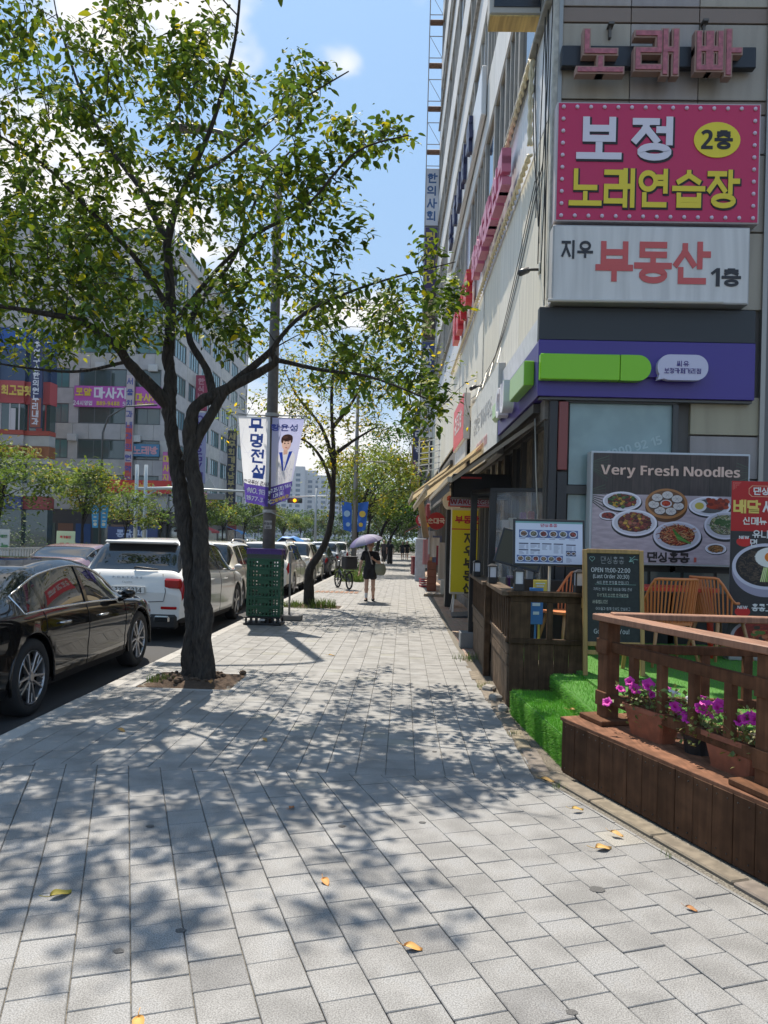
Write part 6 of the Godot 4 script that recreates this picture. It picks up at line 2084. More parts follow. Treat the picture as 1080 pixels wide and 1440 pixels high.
	obj("arch_lip", mb, dark if c.get("cladding", false) else pnt, o)
	# door gaps, handles, window trim
	var hd := MB.new(true)
	for sd in [-1.0, 1.0]:
		var tr := MB.new(true)
		for d in c.get("doors", []):
			mb = MB.new()
			var path := []
			for j in range(1, 9):
				var i := st.find(d)
				if i < 0:
					for q in st.size():
						if absf(st[q] - d) < 0.013: i = q
				if gone[i][j]: continue
				var v: Vector3 = g[i][j]
				path.append(Vector3(v.x * sd + sd * 0.001, v.y, L / 2 - v.z))
			if path.size() > 1:
				mb.tube(path, [0.0045], 4)
				obj("door_gap", mb, m(0.004, 0.004, 0.004, 0.8), o)
		for k in c.get("handles", []):
			var hw := W / 2 * key_at(plan, k)
			var y: float = key_at(belt, k) * 0.865
			hd.tube([Vector3(sd * (hw * 0.993), y, L / 2 - k + 0.11), Vector3(sd * (hw + 0.028), y + 0.004, L / 2 - k + 0.07), Vector3(sd * (hw + 0.028), y + 0.004, L / 2 - k - 0.07), Vector3(sd * (hw * 0.993), y, L / 2 - k - 0.11)], [0.013], 8)
		var lo := []
		var hi := []
		for i in st.size():
			if st[i] < c.side[0][0] - 0.001 or st[i] > c.side[-1][1] + 0.001: continue
			var a: Vector3 = g[i][9]
			var b: Vector3 = g[i][12]
			lo.append(Vector3(a.x * sd + sd * 0.006, a.y - 0.006, L / 2 - a.z))
			hi.append(Vector3(b.x * sd + sd * 0.008, b.y, L / 2 - b.z))
		hi.reverse()
		tr.tube(lo + hi + [lo[0]], [0.011 if c.get("chrome", false) else 0.008], 6)
		obj("window_trim", tr, m(0.62, 0.62, 0.62, 0.18, 0.95) if c.get("chrome", false) else dark, o)
	if c.get("handles", []).size(): obj("door_handle", hd, m(0.6, 0.6, 0.6, 0.2, 0.9) if c.get("chrome", false) else pnt, o)
	# pillars between the panes
	for sd in [-1.0, 1.0]:
		for k in c.get("pillars", []):
			var i := 0
			for q in st.size():
				if absf(st[q] - k) < 0.013: i = q
			var path := []
			for j in range(9, 13):
				var v: Vector3 = g[i][j]
				path.append(Vector3((v.x + 0.002) * sd, v.y, L / 2 - v.z))
			mb = MB.new()
			for j in 3: mb.bar(path[j], path[j + 1], 0.07, 0.02, 0.0, Vector3(sd, 0.3, 0))
			obj("pillar", mb, m(0.008, 0.008, 0.009, 0.15), o)
	# mirrors
	for sd in [-1.0, 1.0]:
		var mz: float = c.side[-1][1] - 0.16
		mb = MB.new(true)
		mb.ball(Vector3(sd * (W / 2 + 0.07), key_at(belt, mz) + 0.09, L / 2 - mz - 0.02), Vector3(0.09, 0.062, 0.075), 12, 8)
		mb.tube([Vector3(sd * (W / 2 - 0.04), key_at(belt, mz) + 0.01, L / 2 - mz), Vector3(sd * (W / 2 + 0.05), key_at(belt, mz) + 0.05, L / 2 - mz)], [0.03], 6)
		obj("mirror", mb, pnt, o)
	for z: float in wz:
		for sd in [-1.0, 1.0]:
			var w := wheel(c.get("rims", 0), R)
			w.name = sub("wheel", o)
			o.add_child(w, true)
			w.transform = Transform3D(Basis(Vector3.UP, 0.0 if sd > 0 else PI), Vector3(sd * (W / 2 - 0.13), R, L / 2 - z))
	if c.get("rails", false):
		for sd in [-1.0, 1.0]:
			mb = MB.new(true)
			var path := []
			for i in 9:
				var s := lerpf(0.9, L * 0.58, i / 8.0)
				path.append(Vector3(sd * W / 2 * 0.66, key_at(top, s) + (0.05 if i > 0 and i < 8 else -0.02), L / 2 - s))
			mb.tube(path, [0.018], 6)
			obj("roof_rail", mb, m(0.4, 0.4, 0.4, 0.3, 0.7), o)
	if c.get("plate", ""):
		var z: float = L / 2 - c.get("plate_at", 0.0) + 0.012
		mb = MB.new()
		mb.box(Vector3(0, c.plate_y, z), Vector3(0.52, 0.115, 0.014), Basis(Vector3.RIGHT, c.get("plate_lean", 0.0)), 0.003)
		var pl := obj("number_plate", mb, m(0.72, 0.72, 0.70, 0.5), o)
		mb = MB.new()
		var b := Basis(Vector3.RIGHT, c.get("plate_lean", 0.0))
		write(mb, c.plate, Vector3(0, c.plate_y, z) + b * Vector3(0, 0, 0.0075), Vector3.RIGHT, b * Vector3.UP, 0.072, 0.13, 0.002, 0.86, 0.16)
		obj("lettering", mb, m(0.02, 0.02, 0.02, 0.6), pl)
		mb = MB.new()
		for e in [[0, 0.052, 0.5, 0.004], [0, -0.052, 0.5, 0.004], [-0.25, 0, 0.004, 0.1], [0.25, 0, 0.004, 0.1]]: mb.box(Vector3(0, c.plate_y, z) + b * Vector3(e[0], e[1], 0.008), Vector3(e[2], e[3], 0.002), b)
		obj("plate_border", mb, m(0.02, 0.02, 0.02, 0.6), pl)
	return o

func cars():
	rng.seed = 31
	var white := paint(0.66, 0.655, 0.63, 0.3)
	var cream := paint(0.60, 0.565, 0.48, 0.3)
	var black := paint(0.002, 0.002, 0.0025, 0.2)
	black.metallic_specular = 0.12
	var sedan := {"name": "parked_car", "label": "glossy black saloon with chrome window trim, nearest car at the kerb", "at": Vector3(-4.36, -0.13, -8.58), "L": 4.95, "W": 1.87, "r": 0.365, "paint": black, "step": 0.055,
		"top": [[0, 0.66], [0.06, 0.84], [0.2, 1.03], [0.5, 1.09], [0.8, 1.13], [1.5, 1.39], [2.2, 1.465], [2.5, 1.445], [2.85, 1.37], [3.6, 1.05], [4.25, 0.95], [4.75, 0.80], [4.9, 0.66], [4.95, 0.52]],
		"belt": [[0, 0.92], [0.9, 0.96], [2.4, 0.94], [3.8, 0.90], [4.6, 0.80], [4.95, 0.6]], "rear": [0.82, 1.52], "front": [2.82, 3.56], "side": [[0.93, 1.28], [1.34, 2.26], [2.36, 3.38]], "pillars": [2.31], "doors": [1.28, 2.28, 3.42], "handles": [1.65, 2.65], "wheels": [1.05, 3.95],
		"lamps": [[0.05, 0.22, 6, 8, "tail_lamp"], [4.42, 4.78, 7, 8, "head_lamp"]], "chrome": true, "plate": "45나 8812", "plate_y": 0.55}
	car(sedan)
	# white sport utility ahead of it
	var suv := {"name": "parked_car", "label": "white sport utility vehicle with a wide dark rear window, in front of the black saloon", "at": Vector3(-4.44, -0.13, -14.82), "L": 4.85, "W": 1.96, "r": 0.375, "paint": white, "step": 0.06,
		"top": [[0, 0.80], [0.03, 0.95], [0.10, 1.10], [0.2, 1.17], [0.60, 1.56], [0.75, 1.62], [1.1, 1.665], [1.9, 1.69], [2.6, 1.66], [2.95, 1.58], [3.75, 1.14], [4.3, 1.04], [4.6, 0.94], [4.8, 0.78], [4.85, 0.6]],
		"belt": [[0, 1.02], [0.7, 1.12], [2.4, 1.07], [3.7, 1.02], [4.5, 0.9], [4.85, 0.66]], "rear": [0.19, 0.66], "front": [2.9, 3.7], "side": [[0.80, 1.28], [1.36, 2.20], [2.30, 3.55]], "pillars": [2.25], "doors": [1.30, 2.25, 3.45], "handles": [1.5, 2.55], "wheels": [0.95, 3.80],
		"lamps": [[0.02, 0.24, 5, 7, "tail_lamp"], [4.35, 4.7, 6, 8, "head_lamp"]], "rims": 1, "boxy": true, "tuck": 0.72}
	var s := car(suv)
	var z := 4.85 / 2
	var mb := MB.new()
	mb.box(Vector3(0, 0.33, z - 0.04), Vector3(1.6, 0.24, 0.16), Basis(), 0.04)
	obj("lower_bumper", mb, m(0.015, 0.015, 0.016, 0.6), s)
	for sd in [-1, 1]:
		mb = MB.new()
		mb.box(Vector3(sd * 0.56, 0.37, z + 0.02), Vector3(0.26, 0.12, 0.1), Basis(), 0.03)
		var ex := obj("exhaust", mb, m(0.5, 0.5, 0.5, 0.25, 0.9), s)
		mb = MB.new()
		mb.box(Vector3(sd * 0.56, 0.37, z + 0.068), Vector3(0.21, 0.08, 0.01), Basis(), 0.003)
		obj("opening", mb, m(0.006, 0.006, 0.006, 0.9), ex)
		mb = MB.new()
		mb.box(Vector3(sd * 0.66, 0.555, z + 0.002), Vector3(0.26, 0.045, 0.02), Basis(), 0.006)
		obj("reflector", mb, m(0.36, 0.01, 0.012, 0.15), s)
		mb = MB.new(true)
		mb.tube([Vector3(sd * 0.52, 1.10, z - 0.10), Vector3(sd * 0.60, 0.82, z + 0.004), Vector3(sd * 0.57, 0.66, z + 0.006), Vector3(0, 0.63, z + 0.006)], [0.006], 4)
		obj("tailgate_gap", mb, m(0.06, 0.06, 0.06, 0.8), s)
		mb = MB.new()
		mb.box(Vector3(sd * 0.72, 0.955, z - 0.005), Vector3(0.32, 0.16, 0.08), Basis(Vector3.UP, sd * -0.3), 0.03)
		obj("tail_lamp", mb, m(0.30, 0.006, 0.008, 0.12), s)
	mb = MB.new(true)
	mb.tube([Vector3(0.02, 1.185, z - 0.18), Vector3(0.05, 1.20, z - 0.17), Vector3(0.42, 1.17, z - 0.165)], [0.02, 0.018, 0.012], 6)
	obj("wiper", mb, m(0.01, 0.01, 0.01, 0.5), s)
	mb = MB.new()
	mb.box(Vector3(0, 1.60, z - 0.60), Vector3(1.20, 0.05, 0.26), Basis(Vector3.RIGHT, -0.12), 0.02)
	obj("spoiler", mb, white, s)
	mb = MB.new()
	write(mb, "PORSCHE", Vector3(-0.02, 1.035, z - 0.035), Vector3.RIGHT, Vector3(0, 0.93, -0.3).normalized(), 0.034, 0.13, 0.006, 1.3, 1.0)
	write(mb, "Cayenne", Vector3(-0.02, 0.965, z - 0.004), Vector3.RIGHT, Vector3(0, 0.97, -0.2).normalized(), 0.03, 0.13, 0.005, 1.1, 0.12, false)
	obj("lettering", mb, m(0.3, 0.3, 0.3, 0.3, 0.8), s)
	mb = MB.new()
	mb.box(Vector3(0, 0.835, z + 0.02), Vector3(0.54, 0.125, 0.014), Basis(), 0.003)
	var np := obj("number_plate", mb, m(0.72, 0.72, 0.69, 0.5), s)
	mb = MB.new()
	write(mb, "37러 0234", Vector3(0, 0.835, z + 0.028), Vector3.RIGHT, Vector3.UP, 0.08, 0.12, 0.002, 0.86, 0.16)
	for e in [[0, 0.055, 0.52, 0.005], [0, -0.055, 0.52, 0.005], [-0.26, 0, 0.005, 0.11], [0.26, 0, 0.005, 0.11]]: mb.box(Vector3(e[0], 0.835 + e[1], z + 0.028), Vector3(e[2], e[3], 0.002))
	obj("lettering", mb, m(0.03, 0.03, 0.03, 0.6), np)
	# the rest of the row, and the traffic
	var tall := [[0, 0.78], [0.04, 0.95], [0.12, 1.08], [0.2, 1.14], [0.48, 1.56], [0.7, 1.61], [1.6, 1.64], [2.4, 1.61], [2.75, 1.53], [3.5, 1.10], [4.0, 1.0], [4.3, 0.88], [4.42, 0.7], [4.45, 0.56]]
	var tbelt := [[0, 1.0], [0.7, 1.06], [2.2, 1.02], [3.4, 0.97], [4.1, 0.86], [4.45, 0.62]]
	var van := {"L": 4.45, "W": 1.86, "r": 0.35, "top": tall, "belt": tbelt, "rear": [0.18, 0.52], "front": [2.7, 3.45], "side": [[0.62, 1.1], [1.18, 2.02], [2.1, 3.3]], "pillars": [2.06], "doors": [1.12, 2.06, 3.2], "handles": [1.35, 2.35], "wheels": [0.86, 3.5], "lamps": [[0.02, 0.2, 5, 8, "tail_lamp"]], "rims": 1, "boxy": true, "rails": true, "step": 0.1, "group": "cars parked along the kerb", "name": "parked_car", "plate": "21가 4470", "plate_y": 0.78}
	for spec in [["cream white sport utility vehicle with roof rails, parked before the white one", Vector3(-4.72, -0.13, -19.6), cream, 0.0], ["white crossover with red lamps, parked beside the crates and the slim tree", Vector3(-4.22, -0.13, -24.9), paint(0.64, 0.62, 0.56, 0.3), 0.0], ["pale beige small car, parked behind the slim tree", Vector3(-4.24, -0.13, -30.6), cream, 0.0], ["light silver car with a large windscreen, farther up the kerb past the beige one", Vector3(-4.25, -0.13, -42.2), paint(0.42, 0.45, 0.48, 0.25), 0.0], ["white high roofed car near the trees at the end of the parked row", Vector3(-4.2, -0.13, -48.5), white, 0.0]]:
		var d := van.duplicate()
		d.label = spec[1 - 1]; d.at = spec[1]; d.paint = spec[2]
		if spec[0].begins_with("light silver") or spec[0].begins_with("pale"): d.rails = false
		car(d)
	var sd2 := sedan.duplicate()
	sd2.name = "parked_car"; sd2.label = "dark blue black saloon parked beside the delivery bicycle"; sd2.at = Vector3(-4.2, -0.13, -36.4); sd2.paint = paint(0.012, 0.014, 0.022, 0.2); sd2.step = 0.1; sd2.chrome = false; sd2.plate = "18도 9025"; sd2.group = "cars parked along the kerb"
	car(sd2)
	var tr := sedan.duplicate()
	tr.name = "car"; tr.label = "dark red saloon out on the road, its pale rear window reflecting the sky"; tr.at = Vector3(-8.6, -0.13, -20.5); tr.paint = paint(0.10, 0.02, 0.03, 0.15); tr.step = 0.1; tr.chrome = false; tr.plate = "62머 1934"; tr.erase("group")
	car(tr)
	for spec in [["small truck with a bright blue tarpaulin over its load, in the far lane", Vector3(-7.2, -0.13, -50.0)]]:
		var t := thing("truck", spec[0], "truck", spec[1])
		mb = MB.new()
		mb.box(Vector3(0, 1.05, -1.6), Vector3(1.8, 1.5, 1.3), Basis(), 0.1)
		obj("cab", mb, white, t)
		mb = MB.new()
		mb.box(Vector3(0, 0.75, 0.9), Vector3(1.85, 0.5, 3.0), Basis(), 0.03)
		obj("load_bed", mb, m(0.2, 0.22, 0.25, 0.6), t)
		mb = MB.new(true)
		var gr := []
		for i in 13:
			var row := []
			for j in 9:
				var a := PI * j / 8.0
				row.append(Vector3(cos(a) * 0.92, 0.95 + sin(a) * (0.85 + 0.12 * sin(i * 1.3) + 0.06 * sin(j * 3.0 + i)), -0.6 + i * 0.25))
			gr.append(row)
		mb.grid(gr)
		obj("tarpaulin", mb, m(0.03, 0.16, 0.42, 0.5), t)
		mb = MB.new()
		mb.box(Vector3(0, 1.15, 2.41), Vector3(1.5, 0.5, 0.02))
		obj("tarpaulin_end", mb, m(0.04, 0.10, 0.34, 0.5), t)
		for wz in [-1.5, 1.6]:
			for sx in [-1.0, 1.0]:
				var w := wheel(2, 0.36)
				w.name = sub("wheel", t)
				t.add_child(w, true)
				w.transform = Transform3D(Basis(Vector3.UP, 0.0 if sx > 0 else PI), Vector3(sx * 0.8, 0.36, wz))

# ---------------------------------------------------------------- shops farther along our side
func shops_beyond():
	rng.seed = 41
	var X := Vector3.RIGHT
	var Y := Vector3.UP
	var sd := along()
	var blk := m(0.010, 0.010, 0.011, 0.4)
	var mb: MB
	# booth of black posts with clear sheets, goods inside
	var b := thing("sales_booth", "black framed booth with clear plastic sheets and shelves of packets, by the timber screen", "booth", Vector3(1.1, 0, -11.9))
	for p in [[-0.02, 0.0, 2.42], [0.12, 1.3, 2.36], [0.92, 1.6, 2.36], [0.92, 0.1, 2.42]]:
		mb = MB.new()
		mb.box(Vector3(p[0], p[2] / 2, p[1]), Vector3(0.095, p[2], 0.095), Basis(), 0.006)
		obj("post", mb, blk, b)
	mb = MB.new()
	mb.bar(Vector3(-0.02, 2.4, 0), Vector3(0.12, 2.34, 1.3), 0.08, 0.06); mb.bar(Vector3(0.10, 2.345, 1.32), Vector3(0.95, 2.345, 1.6), 0.06, 0.05); mb.bar(Vector3(0, 2.38, 0.0), Vector3(0.9, 2.38, 0.1), 0.06, 0.05)
	obj("top_beam", mb, blk, b)
	mb = MB.new()
	mb.box(Vector3(-0.02, 0.12, -0.02), Vector3(0.34, 0.24, 0.34), Basis(), 0.01)
	obj("ballast_block", mb, m(0.24, 0.245, 0.25, 0.9, 0, "grain", 2.0), b)
	var clear := StandardMaterial3D.new()
	clear.transparency = BaseMaterial3D.TRANSPARENCY_ALPHA
	clear.albedo_color = Color(0.85, 0.87, 0.9, 0.12)
	clear.roughness = 0.06
	var gr := []
	for i in 16:
		var row := []
		for j in 12:
			var u := i / 15.0
			var v := j / 11.0
			row.append(Vector3(lerpf(0.16, 0.9, u), lerpf(1.15, 2.32, v), lerpf(1.33, 1.6, u) + 0.02 * sin(u * 17 + v * 5) * (1 - v) + 0.012 * sin(v * 23 + u * 9)))
		gr.append(row)
	mb = MB.new(true)
	mb.grid(gr)
	obj("clear_sheet", mb, clear, b)
	for k in 3:
		mb = MB.new()
		mb.box(Vector3(0.52, 0.95 + k * 0.42, 0.95), Vector3(0.78, 0.025, 0.45))
		obj("shelf", mb, m(0.3, 0.28, 0.25, 0.6), b)
		for i in 6:
			var h := rng.randf_range(0.14, 0.3)
			mb = MB.new()
			mb.box(Vector3(0.2 + i * 0.125, 0.965 + k * 0.42 + h / 2, 0.98 + rng.randf_range(-0.05, 0.08)), Vector3(rng.randf_range(0.08, 0.118), h, 0.12), Basis(Y, rng.randf_range(-0.3, 0.3)), 0.012)
			var c: Color = [Color(0.45, 0.42, 0.4), Color(0.08, 0.2, 0.42), Color(0.35, 0.06, 0.05), Color(0.5, 0.45, 0.35), Color(0.06, 0.05, 0.06), Color(0.5, 0.5, 0.52), Color(0.18, 0.05, 0.2)][(i * 3 + k * 2) % 7]
			obj("packet", mb, m(c.r, c.g, c.b, 0.4), b)
	# black fascia box with a red strip, lit burger sign
	var bx := thing("fascia_box", "black box fascia with a glowing red strip over the pavement", "sign", Vector3(1.28, 2.56, -13.0))
	mb = MB.new()
	mb.box(Vector3.ZERO, Vector3(0.96, 0.40, 0.5), Basis(), 0.01)
	obj("casing", mb, m(0.006, 0.006, 0.007, 0.5), bx)
	mb = MB.new()
	mb.box(Vector3(-0.18, 0.13, 0.252), Vector3(0.34, 0.03, 0.008))
	obj("red_strip", mb, m(0.6, 0.02, 0.02, 0.4), bx)
	var wk := box_sign("burger_sign", "white burger shop light box with a red rim, under the black fascia", Vector3(1.17, 2.335, -13.6), X, 0.74, 0.17, 0.12, m(0.62, 0.58, 0.72, 0.4), m(0.5, 0.03, 0.03, 0.4), 0.016)
	sign_text(wk, "WAK", Color(0.4, 0.02, 0.04), Vector3(-0.20, 0, 0.006), X, Y, 0.085, 0.13, 0.003, 1.1)
	mb = MB.new()
	mb.prism(PackedVector2Array([Vector2(-0.06, 0), Vector2(-0.03, -0.055), Vector2(0.35, -0.055), Vector2(0.35, 0.055), Vector2(-0.03, 0.055)]), 0.003, Vector3(0, 0, 0.004))
	obj("red_field", mb, m(0.35, 0.03, 0.09, 0.4), wk)
	sign_text(wk, "BURGER", Color(0.68, 0.64, 0.72), Vector3(0.17, 0, 0.009), X, Y, 0.075, 0.13, 0.003, 1.05)
	# yellow estate sign on its stand
	var ye := thing("standing_sign", "tall yellow sign board with red and black lettering, standing behind the black post", "sign", Vector3(1.42, 0, -18.0))
	mb = MB.new()
	mb.box(Vector3(0, 1.42, 0), Vector3(0.62, 2.0, 0.28), Basis(), 0.01)
	obj("casing", mb, m(0.5, 0.47, 0.4, 0.5), ye)
	mb = MB.new()
	mb.box(Vector3(0, 1.42, 0.142), Vector3(0.60, 1.9, 0.008))
	obj("face", mb, m(0.66, 0.56, 0.015, 0.4), ye)
	sign_text(ye, "부동산", Color(0.45, 0.02, 0.03), Vector3(0.06, 2.15, 0.147), X, Y, 0.18, 0.17, 0.004)
	mb = MB.new()
	mb.box(Vector3(0, 1.93, 0.148), Vector3(0.6, 0.025, 0.004))
	obj("red_rule", mb, m(0.5, 0.03, 0.03, 0.5), ye)
	sign_column(ye, "지우부동산", Color(0.05, 0.04, 0.02), Vector3(0.12, 1.72, 0.147), X, 0.24, 0.29, 0.17)
	for s in [-0.2, 0.2]:
		mb = MB.new()
		mb.bar(Vector3(s, 0.45, 0), Vector3(s * 1.25, 0.0, 0.3), 0.04, 0.04); mb.bar(Vector3(s, 0.45, 0), Vector3(s * 1.25, 0.0, -0.3), 0.04, 0.04)
		obj("leg", mb, m(0.55, 0.53, 0.5, 0.5), ye)
	mb = MB.new()
	mb.box(Vector3(1.16, 1.22, -19.5), Vector3(0.16, 2.44, 0.5), Basis(), 0.008)
	tag(obj("black_panel", mb, blk), "tall narrow black panel standing by the yellow sign board", "panel")
	mb = MB.new()
	mb.box(Vector3(1.36, 0.06, -16.7), Vector3(0.55, 0.04, 0.42), Basis(X, 0.13) * Basis(Vector3(0, 0, 1), 0.08), 0.005)
	tag(obj("ramp_plate", mb, m(0.11, 0.11, 0.115, 0.7, 0.2, "grime", 2.0)), "dark steel ramp plate lying on the bricks before the yellow sign", "ramp")
	# round signs and small light boxes
	for r in [["round_sign", "round dark red projecting sign with white letters over the shop clutter", Vector3(1.02, 2.28, -24.0), 0.27, Color(0.33, 0.012, 0.02), "순대국", Color(0.65, 0.6, 0.55)], ["round_sign", "round white projecting sign behind the burger light box", Vector3(1.22, 2.66, -19.4), 0.25, Color(0.62, 0.6, 0.56), "원", Color(0.5, 0.06, 0.04)], ["round_sign", "small round red projecting sign, farthest of the round ones", Vector3(0.72, 2.5, -31.0), 0.24, Color(0.4, 0.012, 0.03), "밥", Color(0.6, 0.5, 0.5)]]:
		var o := thing(r[0], r[1], "sign", r[2], 0.0, "round projecting signs")
		mb = MB.new()
		mb.prism(disc(r[3], 28), 0.12, Vector3(0, 0, -0.12))
		var c: Color = r[4]
		obj("face", mb, m(c.r, c.g, c.b, 0.4), o)
		mb = MB.new()
		mb.bar(Vector3(0.1, 0.1, -0.06), Vector3(0.75, 0.1, -0.06), 0.03, 0.03)
		obj("arm", mb, blk, o)
		sign_text(o, r[5], r[6], Vector3(0, 0, 0.003), X, Y, 0.17 if r[5].length() > 1 else 0.28, 0.14)
	var kt := box_sign("phone_shop_sign", "small brown light box with two white letters, beside the red round sign", Vector3(1.22, 2.12, -20.0), X, 0.26, 0.28, 0.1, m(0.10, 0.055, 0.03, 0.4), m(0.08, 0.045, 0.025, 0.4), 0.01)
	sign_text(kt, "kt", Color(0.7, 0.66, 0.6), Vector3(0.0, 0, 0.004), X, Y, 0.12)
	var st := PackedVector2Array()
	for i in 10: st.append(Vector2(sin(TAU * i / 10), cos(TAU * i / 10)) * (0.16 if i % 2 == 0 else 0.07))
	mb = MB.new()
	mb.prism(st, 0.04, Vector3(0.90, 2.23, -27.0))
	tag(obj("star_ornament", mb, m(0.75, 0.42, 0.02, 0.4)), "orange star ornament hanging under the red round sign", "ornament")
	# awnings
	var aw := [["awning", "dark grey awning with beige arms sloping out along the corner shop's windows", -10.35, -15.2, 3.40, 1.24, 2.46, true], ["awning", "beige awning sloping out over the pavement past the white office sign", -15.5, -24.6, 3.75, 1.3, 2.72, true], ["awning", "farther beige awning with a hanging side curtain, past the first one", -25.0, -31.0, 4.2, 1.32, 3.2, true]]
	for a in aw:
		var o := thing(a[0], a[1], "awning", F(0, 0, a[2]))
		var z0: float = a[2]
		var z1: float = a[3]
		mb = MB.new()
		var q := [F(0.08, a[4], z0), F(0.08, a[4], z1), F(a[5], a[6], z1), F(a[5], a[6], z0)]
		for i in 4: q[i] = q[i] - o.position
		mb.quad(q[0], q[1], q[2], q[3])
		pass
		if a[7]: mb.quad(q[3], q[2], q[2] - Y * 0.16, q[3] - Y * 0.16)
		var cl: StandardMaterial3D = (m(0.06, 0.057, 0.055, 0.8) if a[2] > -12 else m(0.62, 0.50, 0.31, 0.8)).duplicate()
		cl.backlight_enabled = true
		cl.backlight = Color(0.9, 0.9, 0.9) if a[2] < -12 else Color(0.2, 0.2, 0.2)
		obj("fabric", mb, cl, o)
		mb = MB.new()
		mb.bar(q[3], q[2], 0.06, 0.07)
		obj("front_bar", mb, m(0.42, 0.36, 0.27, 0.5), o)
		mb = MB.new()
		mb.bar(q[0] + Y * 0.04, q[1] + Y * 0.04, 0.13, 0.12)
		obj("cassette", mb, m(0.06, 0.055, 0.05, 0.5), o)
		for e in [0.04, 0.96]:
			mb = MB.new()
			mb.bar(q[0].lerp(q[1], e) - Y * 0.12, q[3].lerp(q[2], e) - Y * 0.03, 0.035, 0.05)
			obj("arm", mb, m(0.33, 0.29, 0.23, 0.5, 0.3), o)
	mb = MB.new(true)
	mb.tube([F(0.12, 3.3, -10.35), F(0.1, 2.6, -10.3), F(0.02, 1.2, -10.2)], [0.01], 5)
	tag(obj("crank_rod", mb, m(0.5, 0.48, 0.42, 0.4, 0.3)), "thin crank rod hanging from the dark awning at the corner", "crank rod")
	var cu := []
	for i in 12:
		var row := []
		for j in 8: row.append(F(1.25 - 0.02 * i + 0.22 * (j / 7.0) * -1.0 + 0.03 * sin(i * 2.2), 3.0 - 1.25 * j / 7.0, -23.5 - i * 0.09 - 0.05 * sin(j + i)))
		cu.append(row)
	mb = MB.new(true)
	mb.grid(cu)
	tag(obj("side_curtain", mb, m(0.62, 0.57, 0.45, 0.8)), "gathered cream side curtain tied back under the beige awnings", "curtain")
	# white railing bracket and a hanging sign farther on
	mb = MB.new()
	for k in 6: mb.bar(F(0.1, 4.6 + k * 0.24, -31.0), F(1.0, 4.45 + k * 0.24, -31.0), 0.04, 0.04)
	for k in 3: mb.bar(F(0.15 + k * 0.4, 4.4, -31.0), F(0.15 + k * 0.4, 5.9, -31.0), 0.04, 0.04)
	tag(obj("white_rack", mb, m(0.68, 0.68, 0.66, 0.5)), "white rack of thin rails jutting from the wall above the awnings", "rail rack")
	var hs := box_sign("hanging_sign", "white upright hanging sign with a thin circle, against the green trees", Vector3(0.79, 6.8, -45.0), X, 0.42, 1.5, 0.12, m(0.62, 0.62, 0.64, 0.4), m(0.5, 0.5, 0.5, 0.4), 0.02)
	mb = MB.new()
	var cc := PackedVector2Array()
	for i in 25: cc.append(Vector2(cos(TAU * i / 24), sin(TAU * i / 24)) * 0.15)
	stroke(mb, cc, 0.015, 0.004, Vector3(0, 0, 0.005), Basis())
	obj("circle_mark", mb, m(0.3, 0.3, 0.32, 0.5), hs)
	sign_text(hs, "카페", Color(0.3, 0.3, 0.32), Vector3(0, 0.55, 0.005), X, Y, 0.13)
	# odds and ends before the shops
	var stuff := [
		["planter_box", "tall rust brown wooden planter box standing on the bricks", Vector3(0.98, 0, -25.6), Vector3(0.3, 1.0, 0.5), Color(0.22, 0.07, 0.035)],
		["grey_board", "tall plain grey white board leaning by the shop clutter", Vector3(0.72, 0, -31.5), Vector3(0.42, 1.75, 0.1), Color(0.46, 0.48, 0.52)],
		["red_crate", "red plastic crate on the ground by the rust brown planter", Vector3(0.85, 0, -27.6), Vector3(0.4, 0.35, 0.5), Color(0.36, 0.04, 0.05)],
		["pallet_board", "pale pallet board lying flat before the shop clutter", Vector3(1.12, 0, -23.2), Vector3(0.8, 0.09, 1.0), Color(0.32, 0.27, 0.22)],
		["blue_drum", "blue upright canvas roll among the shop clutter", Vector3(1.22, 0.42, -24.6), Vector3(0.16, 1.15, 0.16), Color(0.03, 0.16, 0.34)],
		["wooden_rack", "beige wooden clothes rack among the shop clutter", Vector3(1.42, 0, -24.2), Vector3(0.10, 1.75, 0.5), Color(0.42, 0.33, 0.23)],
		["cardboard_box", "white cardboard box on the pallet board", Vector3(1.32, 0.09, -23.0), Vector3(0.34, 0.42, 0.4), Color(0.6, 0.58, 0.53)],
		["olive_bin", "olive yellow bin beside the white cardboard box", Vector3(1.52, 0, -22.3), Vector3(0.3, 0.62, 0.3), Color(0.25, 0.22, 0.05)],
		["parasol_bundle", "closed pale parasol leaning by the grey board", Vector3(1.05, 0, -28.4), Vector3(0.18, 2.0, 0.18), Color(0.5, 0.48, 0.45)],
		["red_cabinet", "dark red cabinet at the foot of the far shop fronts", Vector3(0.75, 0, -38.0), Vector3(0.6, 0.9, 0.6), Color(0.2, 0.035, 0.04)]]
